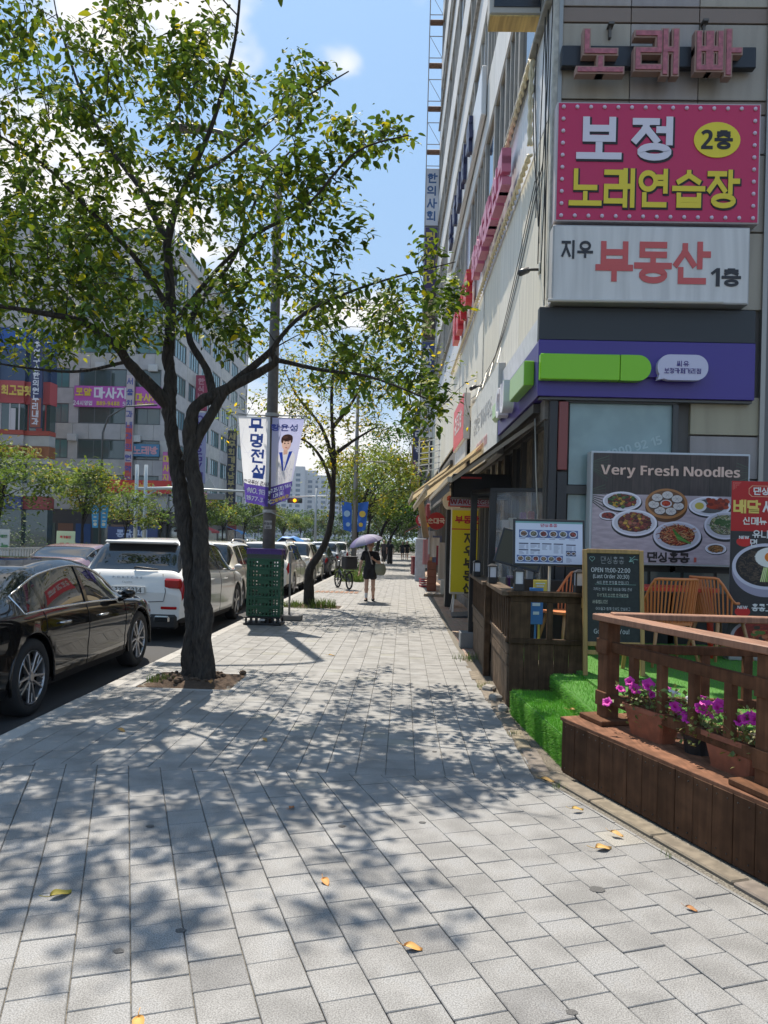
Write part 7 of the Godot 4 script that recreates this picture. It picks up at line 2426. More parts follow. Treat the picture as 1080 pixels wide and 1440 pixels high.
	for s in stuff:
		var o := thing(s[0], s[1], String(s[0]).replace("_", " "), s[2], rng.randf_range(-0.2, 0.2))
		var d: Vector3 = s[3]
		var c: Color = s[4]
		var mt := m(c.r, c.g, c.b, 0.7, 0, "stain", 1.0)
		mb = MB.new()
		match s[0]:
			"planter_box":
				for k in 4: mb.box(Vector3(0, 0.12 + k * 0.24, 0), Vector3(d.x, 0.225, d.z), Basis(), 0.01)
				mb.box(Vector3(0, 0.5, 0), Vector3(d.x * 0.9, d.y, d.z * 0.9))
			"red_crate":
				for k in 4: mb.box(Vector3(0, 0.05 + k * 0.08, d.z / 2), Vector3(d.x, 0.05, 0.02)); mb.box(Vector3(d.x / 2, 0.05 + k * 0.08, 0), Vector3(0.02, 0.05, d.z)); mb.box(Vector3(-d.x / 2, 0.05 + k * 0.08, 0), Vector3(0.02, 0.05, d.z))
				mb.box(Vector3(0, 0.02, 0), Vector3(d.x, 0.03, d.z))
			"pallet_board":
				for k in 5: mb.box(Vector3(-d.x / 2 + 0.08 + k * 0.16, 0.07, 0), Vector3(0.13, 0.03, d.z))
				for k in 3: mb.box(Vector3(0, 0.03, -d.z / 2 + 0.06 + k * 0.43), Vector3(d.x, 0.05, 0.08))
			"blue_drum": mb.lathe([Vector2(0, 0), Vector2(0.08, 0), Vector2(0.085, 0.5), Vector2(0.075, 1.1), Vector2(0.03, 1.15), Vector2(0, 1.15)], 14)
			"wooden_rack":
				for k in 3: mb.box(Vector3(0, d.y / 2, -0.22 + k * 0.22), Vector3(0.04, d.y, 0.04))
				for k in 4: mb.box(Vector3(0.02, 0.3 + k * 0.45, 0), Vector3(0.03, 0.05, d.z))
				mb.bar(Vector3(0, 1.5, 0.2), Vector3(-0.3, 0, 0.3), 0.04, 0.04)
			"parasol_bundle": mb.lathe([Vector2(0.02, 0), Vector2(0.02, 0.7), Vector2(0.1, 0.75), Vector2(0.07, 1.4), Vector2(0.02, 1.95), Vector2(0, 2.0)], 12)
			"cardboard_box":
				mb.box(Vector3(0, d.y / 2, 0), d, Basis(), 0.006)
				mb.box(Vector3(0.1, d.y + 0.03, 0), Vector3(0.2, 0.006, d.z), Basis(Vector3(0, 0, 1), 0.4))
			_:
				mb.box(Vector3(0, d.y / 2, 0), d, Basis(Vector3.RIGHT, 0.0), 0.02)
				mb.box(Vector3(0, d.y - 0.03, 0), Vector3(d.x * 1.06, 0.05, d.z * 1.06), Basis(), 0.01)
		obj("main_body", mb, mt, o)
	# more stock hung up by the doors
	for k in 9:
		mb = MB.new(true)
		var h := rng.randf_range(0.5, 1.1)
		var gx := []
		for i in 6:
			var row := []
			for j in 6: row.append(Vector3((i / 5.0 - 0.5) * 0.3, -h * j / 5.0, 0.03 * sin(i * 2.5 + k)))
			gx.append(row)
		mb.grid(gx)
		var c: Color = [Color(0.4, 0.36, 0.33), Color(0.3, 0.05, 0.07), Color(0.5, 0.47, 0.44), Color(0.09, 0.1, 0.16), Color(0.42, 0.22, 0.08), Color(0.33, 0.3, 0.28), Color(0.46, 0.2, 0.2), Color(0.12, 0.1, 0.1), Color(0.5, 0.42, 0.3)][k]
		var lab: String = ["grey", "crimson", "pale", "navy", "ochre", "stone coloured", "pink", "near black", "straw coloured"][k]
		tag(obj("hanging_cloth", mb, m(c.r, c.g, c.b, 0.8), self, F(rng.randf_range(0.3, 0.75), rng.randf_range(1.5, 2.0), -22.5 - k * 0.85)), lab + " cloth hanging up for sale before the shops past the yellow sign", "cloth", "cloths hung up before the shops")
	# the next block, half hidden by leaves
	var nb := thing("next_block", "grey lower block with dark fronts beyond the tall one on this side", "building", Vector3(1.3, 0, -42))
	mb = MB.new()
	mb.box(Vector3(5.1, 5.6, -20), Vector3(9.8, 11.2, 40))
	obj("wall", mb, m(0.30, 0.30, 0.31, 0.8, 0, "stain", 0.3), nb)
	var wm := window_mesh(2.4, 1.7, 1)
	for f in 3:
		for k in 12:
			var w := put("window", wm, m(0.15, 0.15, 0.15, 0.5), nb, Vector3(0.17, 4.2 + f * 2.5, -2 - k * 3.1))
			mb = MB.new()
			mb.box(Vector3.ZERO, Vector3(0.04, 1.6, 2.3))
			obj("pane", mb, m(0.04, 0.05, 0.06, 0.05), w, Vector3(0.02, 0.85, 0))
	for k in 6:
		mb = MB.new()
		mb.box(Vector3(0.1, 3.3, -3.2 - k * 6.0), Vector3(0.3, 0.9, 5.4), Basis(), 0.03)
		var c: Color = [Color(0.3, 0.04, 0.04), Color(0.05, 0.05, 0.07), Color(0.55, 0.5, 0.42), Color(0.05, 0.12, 0.3), Color(0.4, 0.3, 0.05), Color(0.3, 0.05, 0.1)][k]
		obj("shop_sign", mb, m(c.r, c.g, c.b, 0.5), nb)
	for k in 4:
		var o := box_sign("blade_sign", ["navy blade sign with white letters at the corner of the grey block", "violet blade sign with pink letters on the grey block", "yellow blade sign next to the violet one on the grey block", "orange blade sign deepest along the grey block"][k], Vector3(0.75 - 0.02 * k, 7.6 - 0.5 * k, -43.0 - k * 4.0), X, 0.6, 3.0, 0.15, m([0.02, 0.06, 0.55, 0.5][k], [0.03, 0.02, 0.38, 0.16][k], [0.10, 0.10, 0.03, 0.03][k], 0.4), blk, 0.02, "sign", "blade signs on the grey block")
		sign_column(o, ["노래방", "피아노", "태권도", "삼겹살"][k], [Color(0.6, 0.6, 0.65), Color(0.6, 0.1, 0.25), Color(0.1, 0.08, 0.05), Color(0.6, 0.55, 0.4)][k], Vector3(0, 0.95, 0.006), X, 0.45, 0.85, 0.15)
	for k in 2:
		var o := thing("awning", ["red and white awning of the farthest shop front", "dark canvas awning just before the farthest shop front"][k], "awning", Vector3(1.3, 0, -52.0 + k * 8.0))
		mb = MB.new()
		mb.quad(Vector3(0, 2.9, 0), Vector3(0, 2.9, -6), Vector3(-1.2, 2.3, -6), Vector3(-1.2, 2.3, 0)); mb.quad(Vector3(-1.2, 2.3, 0), Vector3(-1.2, 2.3, -6), Vector3(-1.2, 2.1, -6), Vector3(-1.2, 2.1, 0))
		obj("fabric", mb, m([0.5, 0.06][k], [0.12, 0.055][k], [0.1, 0.05][k], 0.8), o)

# ---------------------------------------------------------------- at the kerb
func crate_mesh(w: float, h: float, d: float) -> ArrayMesh:
	var mb := MB.new()
	mb.box(Vector3(0, h - 0.014, d / 2 - 0.01), Vector3(w, 0.028, 0.024), Basis(), 0.004); mb.box(Vector3(0, h - 0.014, -d / 2 + 0.01), Vector3(w, 0.028, 0.024), Basis(), 0.004)
	for s in [-1, 1]: mb.box(Vector3(s * (w / 2 - 0.012), h - 0.014, 0), Vector3(0.024, 0.028, d - 0.05), Basis(), 0.004)
	mb.box(Vector3(0, 0.012, 0), Vector3(w - 0.03, 0.012, d - 0.03))
	for s in [-1, 1]:
		for k in 3: mb.box(Vector3(0, 0.022 + k * (h - 0.05) / 2.2, s * (d / 2 - 0.014)), Vector3(w - 0.03, 0.022, 0.010)); mb.box(Vector3(s * (w / 2 - 0.016), 0.0225 + k * (h - 0.05) / 2.2, 0), Vector3(0.010, 0.022, d - 0.03))
		for k in 10:
			mb.box(Vector3(-w / 2 + 0.02 + (w - 0.04) * k / 9.0, h / 2 - 0.012, s * (d / 2 - 0.017)), Vector3(0.030 if k % 9 else 0.05, h - 0.035, 0.014))
			if k < 8: mb.box(Vector3(s * (w / 2 - 0.019), h / 2 - 0.012, -d / 2 + 0.03 + (d - 0.06) * k / 7.0), Vector3(0.014, h - 0.036, 0.03))
		mb.box(Vector3(0, h * 0.58, s * (d / 2 - 0.010)), Vector3(w * 0.34, h * 0.30, 0.012))
	return mb.mesh()

func banner_print(kind: int) -> Image:
	var im := Image.create(256, 640, false, Image.FORMAT_RGB8)
	im.fill(Color(0.93, 0.94, 0.96))
	if kind == 1:
		for y in 640: im.fill_rect(Rect2i(0, y, 256, 1), Color(0.74, 0.76, 0.93).lerp(Color(0.88, 0.88, 0.95), y / 640.0))
		# a young man in a white jacket with blue lapels, drawn plainly
		ell(im, 140, 330, 96, 90, Color(0.87, 0.87, 0.90)); im.fill_rect(Rect2i(52, 340, 182, 200), Color(0.87, 0.87, 0.90))
		for k in 60:
			var p := Vector2(rng.randf_range(60, 225), rng.randf_range(330, 520))
			dash(im, p, p + Vector2(rng.randf_range(-22, 22), rng.randf_range(8, 34)), 3, Color(0.66, 0.67, 0.76).lerp(Color(0.8, 0.8, 0.86), rng.randf()))
		im.fill_rect(Rect2i(112, 232, 40, 44), Color(0.80, 0.66, 0.60))
		for y in range(256, 400):
			var t := (y - 256) / 144.0
			im.fill_rect(Rect2i(int(lerpf(70, 118, t)), y, int(lerpf(34, 12, t)), 1), Color(0.16, 0.27, 0.66))
			im.fill_rect(Rect2i(int(lerpf(166, 136, t)), y, int(lerpf(34, 12, t)), 1), Color(0.16, 0.27, 0.66))
		ell(im, 134, 192, 42, 52, Color(0.85, 0.72, 0.67)); ell(im, 152, 196, 24, 46, Color(0.79, 0.65, 0.60)); ell(im, 140, 186, 28, 40, Color(0.85, 0.72, 0.67)); ell(im, 136, 150, 47, 27, Color(0.22, 0.15, 0.14), 0.15); ell(im, 94, 166, 10, 24, Color(0.22, 0.15, 0.14), 0.3); ell(im, 177, 168, 9, 24, Color(0.22, 0.15, 0.14), 0.3); ell(im, 118, 144, 22, 12, Color(0.32, 0.23, 0.21), 0.3)
		for s in [-16, 16]: ell(im, 134 + s, 192, 8, 4, Color(0.2, 0.13, 0.12)); dash(im, Vector2(126 + s, 181), Vector2(142 + s, 180), 3, Color(0.2, 0.13, 0.12))
		dash(im, Vector2(134, 194), Vector2(131, 212), 2, Color(0.72, 0.56, 0.52)); ell(im, 134, 224, 11, 4, Color(0.70, 0.40, 0.40))
	else:
		for k in 14: dash(im, Vector2(rng.randf() * 256, rng.randf() * 500), Vector2(rng.randf() * 256, rng.randf() * 500), 2, Color(0.83, 0.84, 0.90))
	im.fill_rect(Rect2i(0, 500, 256, 140), Color(0.36, 0.29, 0.62))
	return im

func kerb_furniture():
	rng.seed = 51
	var X := Vector3.RIGHT
	var Y := Vector3.UP
	var mb: MB
	var pole := thing("lamp_post", "brown grey tapering lamp post that carries two white banners, behind the crates", "lamp post", Vector3(-2.59, 0, -14.75))
	var pm := m(0.11, 0.10, 0.092, 0.6, 0.1, "grime", 1.0)
	mb = MB.new(true)
	mb.tube([Vector3(0, 0, 0), Vector3(0, 2.3, 0), Vector3(0, 5, 0), Vector3(0, 8.6, 0)], [0.125, 0.118, 0.10, 0.075], 18)
	obj("shaft", mb, pm, pole)
	var arm := []
	for i in 11: arm.append(Vector3(0.0 - 0.9 * sin(i * 0.157) * i / 6.0, 8.5 + 0.9 * sin(i * 0.157), 0.2 * i / 10.0))
	mb = MB.new(true)
	mb.tube(arm, [0.05], 10)
	obj("arm", mb, pm, pole)
	mb = MB.new()
	mb.box(arm[-1] + Vector3(-0.3, 0, 0), Vector3(0.7, 0.12, 0.26), Basis(), 0.04)
	obj("lamp_head", mb, pm, pole)
	for y in [3.98, 2.12]:
		mb = MB.new()
		mb.lathe([Vector2(0.128, y - 0.03), Vector2(0.135, y - 0.03), Vector2(0.135, y + 0.03), Vector2(0.128, y + 0.03)], 18)
		if y > 3: mb.bar(Vector3(-0.68, y - 0.03, 0.13), Vector3(0.68, y - 0.03, 0.13), 0.02, 0.02)
		else: mb.bar(Vector3(-0.3, y - 0.12, 0.14), Vector3(0, y, 0.13), 0.015, 0.015); mb.bar(Vector3(0.3, y - 0.12, 0.14), Vector3(0, y, 0.13), 0.015, 0.015)
		obj("bracket", mb, m(0.3, 0.3, 0.3, 0.4, 0.6), pole)
	mb = MB.new()
	mb.box(Vector3(0, 1.86, 0.121), Vector3(0.14, 0.16, 0.006))
	var nt := obj("notice", mb, m(0.3, 0.29, 0.28, 0.6), pole)
	mb = MB.new()
	write(mb, "주정차", Vector3(0, 1.88, 0.126), X, Y, 0.05, 0.14, 0.001); write(mb, "금지", Vector3(0, 1.81, 0.126), X, Y, 0.04, 0.14, 0.001)
	obj("lettering", mb, m(0.03, 0.03, 0.03, 0.6), nt)
	for s in 2:
		var q: Array = [[Vector3(-3.21, 3.92, -14.6), Vector3(-2.60, 3.92, -14.6), Vector3(-2.59, 2.20, -14.58), Vector3(-3.02, 2.28, -14.52)], [Vector3(-2.56, 3.91, -14.6), Vector3(-1.94, 3.90, -14.6), Vector3(-2.18, 2.36, -14.5), Vector3(-2.55, 2.21, -14.58)]][s]
		var o := thing("banner", ["white cloth banner with a column of blue letters, at the roadside of the lamp post", "pale lilac banner with a young singer's portrait, on the pavement side of the lamp post"][s], "banner", q[0])
		var at := func(u: float, v: float, lift := 0.0) -> Vector3:
			var p: Vector3 = Vector3(q[0]).lerp(q[1], u).lerp(Vector3(q[3]).lerp(q[2], u), v)
			return p - q[0] + Vector3(0, 0, 0.035 * sin(v * 5.0 + u * 3.0 + s) * v + 0.02 * sin(u * 9.0 + v * 4.0) * v + lift)
		mb = MB.new(true)
		for i in 16:
			for j in 26:
				var r := [i / 16.0, (i + 1) / 16.0, j / 26.0, (j + 1) / 26.0]
				mb.uvquad(at.call(r[0], r[2]), at.call(r[1], r[2]), at.call(r[1], r[3]), at.call(r[0], r[3]), Rect2(r[0], r[2], 1 / 16.0, 1 / 26.0))
		var bm := printed(banner_print(s), 0.8)
		bm.backlight_enabled = true
		bm.backlight = Color(1.0, 1.0, 1.0)
		obj("cloth", mb, bm, o)
		var put_text := func(t: String, u: float, v: float, h: float, c: Color, w := 0.14, sq := 1.0):
			var p: Vector3 = at.call(u, v, 0.004)
			var rt: Vector3 = (at.call(u + 0.05, v) - at.call(u - 0.05, v)).normalized()
			var dn: Vector3 = (at.call(u, v + 0.03) - at.call(u, v - 0.03)).normalized()
			dn = (dn - rt * dn.dot(rt)).normalized()
			sign_text(o, t, c, p, rt, -dn, h, w, 0.002, sq)
		var blue := Color(0.04, 0.10, 0.42)
		var wh := Color(0.72, 0.72, 0.78)
		if s == 0:
			for i in 4: put_text.call("무명전설"[i], 0.56 + 0.02 * i, 0.10 + i * 0.175, 0.265, blue, 0.15)
			put_text.call("전국투어 콘서트", 0.55, 0.755, 0.085, Color(0.04, 0.03, 0.08), 0.13, 0.8)
			put_text.call("예매", 0.16, 0.845, 0.05, wh); put_text.call("NO.1티켓", 0.62, 0.85, 0.10, wh, 0.15, 0.85)
			put_text.call("문의", 0.16, 0.94, 0.05, wh); put_text.call("1577-3860", 0.62, 0.94, 0.085, wh, 0.15, 0.9)
		else:
			put_text.call("황윤성", 0.42, 0.115, 0.135, Color(0.05, 0.07, 0.36), 0.14, 1.25)
			put_text.call("7.25 (토) 14시", 0.5, 0.83, 0.075, wh, 0.14, 0.75); put_text.call("7.26 (일)", 0.38, 0.895, 0.075, wh, 0.14, 0.75)
			put_text.call("고양체육관", 0.52, 0.96, 0.07, Color(0.75, 0.5, 0.05), 0.15)
	# stack of crates
	var cm := crate_mesh(0.62, 0.19, 0.42)
	var nth := ["lowest", "second lowest", "third from the bottom", "fourth from the bottom", "fifth from the bottom", "topmost"]
	var y := 0.155
	var gm := m(0.008, 0.075, 0.034, 0.5)
	mb = MB.new()
	mb.box(Vector3(0, 0.02, 0), Vector3(0.70, 0.04, 0.50), Basis(), 0.01); mb.box(Vector3(0, 0.14, 0), Vector3(0.66, 0.025, 0.46), Basis(), 0.006)
	for k in 7: mb.box(Vector3(-0.3 + k * 0.1, 0.085, 0.22), Vector3(0.035, 0.1, 0.03)); mb.box(Vector3(-0.3 + k * 0.1, 0.085, -0.22), Vector3(0.035, 0.1, 0.03))
	var bs := thing("crate", "black plastic base crate under the stack of green crates", "crate", Vector3(-2.55, 0, -14.28))
	obj("body", mb, m(0.010, 0.010, 0.011, 0.5), bs)
	mb = MB.new()
	mb.box(Vector3(0, 0.1, 0.236), Vector3(0.1, 0.035, 0.004))
	obj("paper_label", mb, m(0.5, 0.5, 0.5, 0.6), bs)
	for i in 6:
		var o := put("crate", cm, gm, self, Vector3(-2.55 + rng.randf_range(-0.006, 0.006), y, -14.28 + rng.randf_range(-0.006, 0.006)), Basis(Y, rng.randf_range(-0.012, 0.012)))
		tag(o, "green plastic crate, %s of the green ones stacked by the lamp post" % nth[i], "crate", "green crates stacked by the lamp post")
		y += 0.176
	var gy := put("crate", crate_mesh(0.62, 0.10, 0.42), m(0.035, 0.05, 0.045, 0.5), self, Vector3(-2.55, y, -14.28))
	tag(gy, "shallow dark grey green crate between the green crates and the purple one", "crate")
	y += 0.085
	tag(put("crate", crate_mesh(0.64, 0.11, 0.44), m(0.055, 0.018, 0.15, 0.5), self, Vector3(-2.55, y, -14.28)), "purple plastic crate on top of the stack by the lamp post", "crate")
	# small sign post in a concrete foot
	var sp := thing("sign_post", "thin grey sign post seen edge on, in a concrete foot beside the crates", "sign post", Vector3(-2.16, 0, -15.1))
	mb = MB.new()
	mb.box(Vector3(0, 0.055, 0), Vector3(0.40, 0.11, 0.34), Basis(), 0.015)
	obj("foot", mb, m(0.26, 0.255, 0.25, 0.9, 0, "grain", 2.0), sp)
	mb = MB.new(true)
	mb.tube([Vector3(-0.05, 0.1, 0), Vector3(-0.05, 1.3, 0)], [0.021], 10)
	obj("post", mb, m(0.24, 0.24, 0.235, 0.5, 0.4), sp)
	mb = MB.new()
	mb.box(Vector3(-0.05, 1.24, 0), Vector3(0.05, 0.24, 0.26), Basis(), 0.008)
	obj("plate", mb, m(0.33, 0.33, 0.32, 0.5, 0.3), sp)
	# delivery bicycle
	bicycle("black delivery bicycle with a box over its rear wheel, parked at the kerb", Vector3(-1.95, 0, -25.4), 3.6)
	# lamp post with blue banners farther along
	var p2 := thing("lamp_post", "tall grey lamp post with blue pennants, among the yellow street trees", "lamp post", Vector3(-2.3, 0, -36.0))
	mb = MB.new(true)
	mb.tube([Vector3(0, 0, 0), Vector3(0, 4, 0), Vector3(0, 8.4, 0)], [0.13, 0.11, 0.07], 14)
	mb.tube([Vector3(0, 5.2, 0), Vector3(0.3, 5.32, 0), Vector3(1.2, 5.35, 0)], [0.03], 8)
	mb.tube([Vector3(0, 8.3, 0), Vector3(-0.5, 8.7, 0), Vector3(-1.6, 8.8, 0)], [0.035], 8)
	obj("shaft", mb, m(0.2, 0.19, 0.18, 0.5, 0.3), p2)
	mb = MB.new()
	mb.box(Vector3(1.2, 5.33, 0), Vector3(0.6, 0.08, 0.2), Basis(), 0.02); mb.box(Vector3(-1.7, 8.78, 0), Vector3(0.7, 0.09, 0.22), Basis(), 0.02)
	obj("lamp_head", mb, m(0.5, 0.48, 0.44, 0.5), p2)
	for s in 2:
		mb = MB.new(true)
		var gr := []
		for i in 7:
			var row := []
			for j in 12: row.append(Vector3((0.14 + 0.5 * i / 6.0 * (1.0 - 0.25 * j / 11.0)) * (1 if s else -1), 3.35 - 1.35 * j / 11.0 + 0.1 * i / 6.0, 0.05 * sin(j * 0.9 + i)))
			gr.append(row)
		mb.grid(gr)
		var o := thing("pennant", ["blue pennant on the roadside of the lamp post among the yellow trees", "blue pennant with a yellow spot on the pavement side of that lamp post"][s], "banner", Vector3(-2.3, 0, -35.9))
		obj("cloth", mb, m(0.02, 0.12, 0.48, 0.7), o)
		mb = MB.new()
		mb.prism(disc(0.15, 14), 0.006, Vector3(0.36 if s else -0.36, 2.85, 0.07)); mb.prism(disc(0.10, 14), 0.006, Vector3(0.30 if s else -0.3, 2.35, 0.07))
		obj("printed_spots", mb, m(0.6, 0.42, 0.05, 0.6) if s else m(0.3, 0.45, 0.6, 0.6), o)
	# shrubs in the kerbside beds
	for q in [["low green shrub at the kerb behind the delivery bicycle", Vector3(-2.25, 0, -31.5), 0.55], ["low leafy shrub at the foot of the yellow street tree", Vector3(-2.2, 0, -36.8), 0.6], ["broad low shrub at the kerb beyond the blue pennants", Vector3(-2.2, 0, -41.0), 0.6]]:
		bush(q[0], q[1], Vector3(q[2], q[2] * 0.6, q[2] * 1.4), 420, 0.10, Color(0.07, 0.14, 0.025), "shrub")
	# drain grate in the pavement by the slim tree
	var gt := thing("tree_grate", "rusty brown grate set in the pavement beside the parked bicycle", "grate", Vector3(-2.0, 0.002, -23.6))
	for k in 9:
		mb = MB.new()
		mb.box(Vector3(-0.6 + k * 0.15, 0.0, 0), Vector3(0.11, 0.012, 0.8))
		obj("slat", mb, m(0.24, 0.13, 0.08, 0.8, 0.2, "grime", 2.0), gt)

func bush(label: String, at: Vector3, r: Vector3, n: int, leaf: float, c: Color, kind := "shrub"):
	var t := thing(kind, label, kind.replace("_", " "), at)
	var xf := []
	var cols := []
	for i in n:
		var d := Vector3(rng.randfn(), rng.randfn(), rng.randfn()).normalized() * pow(rng.randf(), 0.4)
		d.y = absf(d.y)
		d *= 0.85 + 0.3 * sin(d.x * 7.0 + at.x) * cos(d.z * 6.0)
		var l := leaf * rng.randf_range(0.6, 1.3)
		xf.append(Transform3D(Basis.from_euler(Vector3(rng.randf_range(-1.0, 0.6), rng.randf() * TAU, rng.randf_range(-0.6, 0.6))) * Basis.from_scale(Vector3(l, l, l)), Vector3(d.x * r.x, 0.05 + d.y * r.y * 1.6, d.z * r.z)))
		var v := rng.randf_range(0.6, 1.4)
		cols.append(Color(v * rng.randf_range(0.9, 1.4), v, v))
	many("foliage", leaf_mesh(), xf, cols, leaf_mat(c.r, c.g, c.b, 0.7), t)
	var mb := MB.new(true)
	for k in 9:
		var a := TAU * k / 9.0
		mb.tube([Vector3(cos(a) * 0.05, 0, sin(a) * 0.05), Vector3(cos(a) * r.x * 0.5, r.y * 0.6, sin(a) * r.z * 0.5)], [0.012, 0.005], 5)
	obj("stems", mb, m(0.06, 0.045, 0.03, 0.9), t).set_meta("kind", "stuff")

func bicycle(label: String, at: Vector3, turn: float):
	var o := thing("bicycle", label, "bicycle", at, turn)
	var blk := m(0.012, 0.012, 0.013, 0.4)
	var mb: MB
	for z in [-0.52, 0.50]:
		var w := Node3D.new()
		w.name = sub("wheel", o)
		o.add_child(w, true)
		w.position = Vector3(0, 0.29, z)
		var ring := []
		for i in 25: ring.append(Vector3(0, cos(TAU * i / 24) * 0.265, sin(TAU * i / 24) * 0.265))
		mb = MB.new(true)
		mb.tube(ring, [0.028], 8, false)
		obj("tyre", mb, m(0.015, 0.015, 0.015, 0.8), w)
		mb = MB.new(true)
		for i in 10: mb.tube([Vector3.ZERO, Vector3(0, cos(TAU * i / 10) * 0.25, sin(TAU * i / 10) * 0.25)], [0.006], 4)
		mb.ball(Vector3.ZERO, Vector3(0.05, 0.045, 0.045), 10, 6)
		obj("spokes", mb, m(0.15, 0.15, 0.15, 0.4, 0.6), w).set_meta("kind", "stuff")
	mb = MB.new(true)
	for p in [[Vector3(0, 0.30, 0.50), Vector3(0, 0.62, 0.40), 0.022], [Vector3(0, 0.62, 0.40), Vector3(0, 0.95, 0.32), 0.02], [Vector3(0, 0.62, 0.40), Vector3(0, 0.36, 0.0), 0.03], [Vector3(0, 0.36, 0.0), Vector3(0, 0.30, -0.5), 0.02], [Vector3(0, 0.36, 0.0), Vector3(0, 0.72, -0.16), 0.022], [Vector3(0, 0.60, -0.12), Vector3(0, 0.30, -0.5), 0.016]]:
		mb.tube([p[0], p[1]], [p[2]], 8)
	mb.tube([Vector3(0.06, 0.36, 0.03), Vector3(0.22, 0.02, 0.06)], [0.012], 6)
	obj("frame", mb, blk, o)
	mb = MB.new(true)
	mb.tube(spline([Vector3(-0.30, 0.98, 0.22), Vector3(-0.16, 1.0, 0.31), Vector3(0, 0.95, 0.33), Vector3(0.16, 1.0, 0.31), Vector3(0.30, 0.98, 0.22)], 4), [0.014], 8)
	obj("handlebar", mb, m(0.05, 0.05, 0.05, 0.4, 0.5), o)
	mb = MB.new(true)
	mb.ball(Vector3(0, 0.76, -0.16), Vector3(0.08, 0.04, 0.14), 12, 8)
	obj("saddle", mb, blk, o)
	mb = MB.new()
	mb.box(Vector3(0, 0.86, -0.50), Vector3(0.42, 0.40, 0.44), Basis(), 0.04); mb.box(Vector3(0, 1.07, -0.50), Vector3(0.44, 0.04, 0.46), Basis(), 0.015)
	var bx := obj("delivery_box", mb, m(0.014, 0.014, 0.016, 0.6), o)
	mb = MB.new()
	mb.box(Vector3(0, 0.60, -0.5), Vector3(0.16, 0.03, 0.4))
	obj("rack", mb, blk, o)
	mb = MB.new(true)
	mb.ball(Vector3(0, 0.88, 0.42), Vector3(0.05, 0.05, 0.06), 10, 6)
	obj("headlight", mb, m(0.4, 0.4, 0.4, 0.2, 0.5), o)
	for s in [-1.0, 1.0]:
		mb = MB.new()
		mb.bar(Vector3(s * 0.05, 0.34, 0), Vector3(s * 0.07, 0.34 - s * 0.15, s * 0.06), 0.02, 0.02); mb.box(Vector3(s * 0.11, 0.34 - s * 0.16, s * 0.06), Vector3(0.09, 0.02, 0.06))
		obj("pedal", mb, blk, o)

# ---------------------------------------------------------------- people
# a smooth skin over tapered bones: the field is joined with a smooth minimum and meshed as surface nets
func skin(mb: MB, bones: Array, cell: float, k := 0.035):
	var lo := Vector3.ONE * 1e9
	var hi := Vector3.ONE * -1e9
	for b in bones:
		var r: float = maxf(b[2], b[3]) + 3 * cell
		for e in 2:
			lo = lo.min(b[e] - Vector3.ONE * r); hi = hi.max(b[e] + Vector3.ONE * r)
	var nx := int((hi.x - lo.x) / cell) + 2
	var ny := int((hi.y - lo.y) / cell) + 2
	var nz := int((hi.z - lo.z) / cell) + 2
	var f := PackedFloat32Array()
	f.resize(nx * ny * nz)
	f.fill(1.0)
	for b in bones:
		var a: Vector3 = b[0]
		var d: Vector3 = b[1] - a
		var dd := maxf(d.length_squared(), 1e-8)
		var r: float = maxf(b[2], b[3]) + k + 2 * cell
		var p0: Vector3 = ((a.min(b[1]) - Vector3.ONE * r - lo) / cell).floor().max(Vector3.ZERO)
		var p1: Vector3 = ((a.max(b[1]) + Vector3.ONE * r - lo) / cell).ceil()
		var flat: float = b[4] if b.size() > 4 else 1.0   # depth of the limb over its width
		for z in range(int(p0.z), mini(int(p1.z) + 1, nz)):
			for y in range(int(p0.y), mini(int(p1.y) + 1, ny)):
				for x in range(int(p0.x), mini(int(p1.x) + 1, nx)):
					var q := lo + Vector3(x, y, z) * cell - a
					var t := clampf(q.dot(d) / dd, 0, 1)
					var e := q - d * t
					e.z /= flat
					var v := e.length() - lerpf(b[2], b[3], t)
					var i := x + nx * (y + ny * z)
					var h := maxf(k - absf(f[i] - v), 0.0) / k
					f[i] = minf(f[i], v) - h * h * k * 0.25
	var vert := {}
	var step := [1, nx, nx * ny]
	var pos := func(i: int) -> Vector3:
		if vert.has(i): return vert[i]
		var s := Vector3.ZERO
		var n := 0
		var c := Vector3(i % nx, (i / nx) % ny, i / (nx * ny))
		for e in 12:
			var ax := e / 4
			var o := Vector3.ZERO
			o[(ax + 1) % 3] = e & 1
			o[(ax + 2) % 3] = (e >> 1) & 1
			var i0 := i + int(o.x) + nx * (int(o.y) + ny * int(o.z))
			var v0 := f[i0]
			var v1 := f[i0 + step[ax]]
			if (v0 < 0) != (v1 < 0):
				o[ax] = v0 / (v0 - v1)
				s += o; n += 1
		vert[i] = lo + (c + s / maxf(n, 1)) * cell
		return vert[i]
	for z in range(1, nz - 1):
		for y in range(1, ny - 1):
			for x in range(1, nx - 1):
				var i := x + nx * (y + ny * z)
				var v := f[i]
				if v > cell * 2 or v < -cell * 2: continue
				for ax in 3:
					if (v < 0) != (f[i + step[ax]] < 0):
						var s1: int = step[(ax + 1) % 3]
						var s2: int = step[(ax + 2) % 3]
						var q := [pos.call(i - s1 - s2), pos.call(i - s2), pos.call(i), pos.call(i - s1)]
						if v < 0: mb.quad(q[0], q[3], q[2], q[1])
						else: mb.quad(q[0], q[1], q[2], q[3])

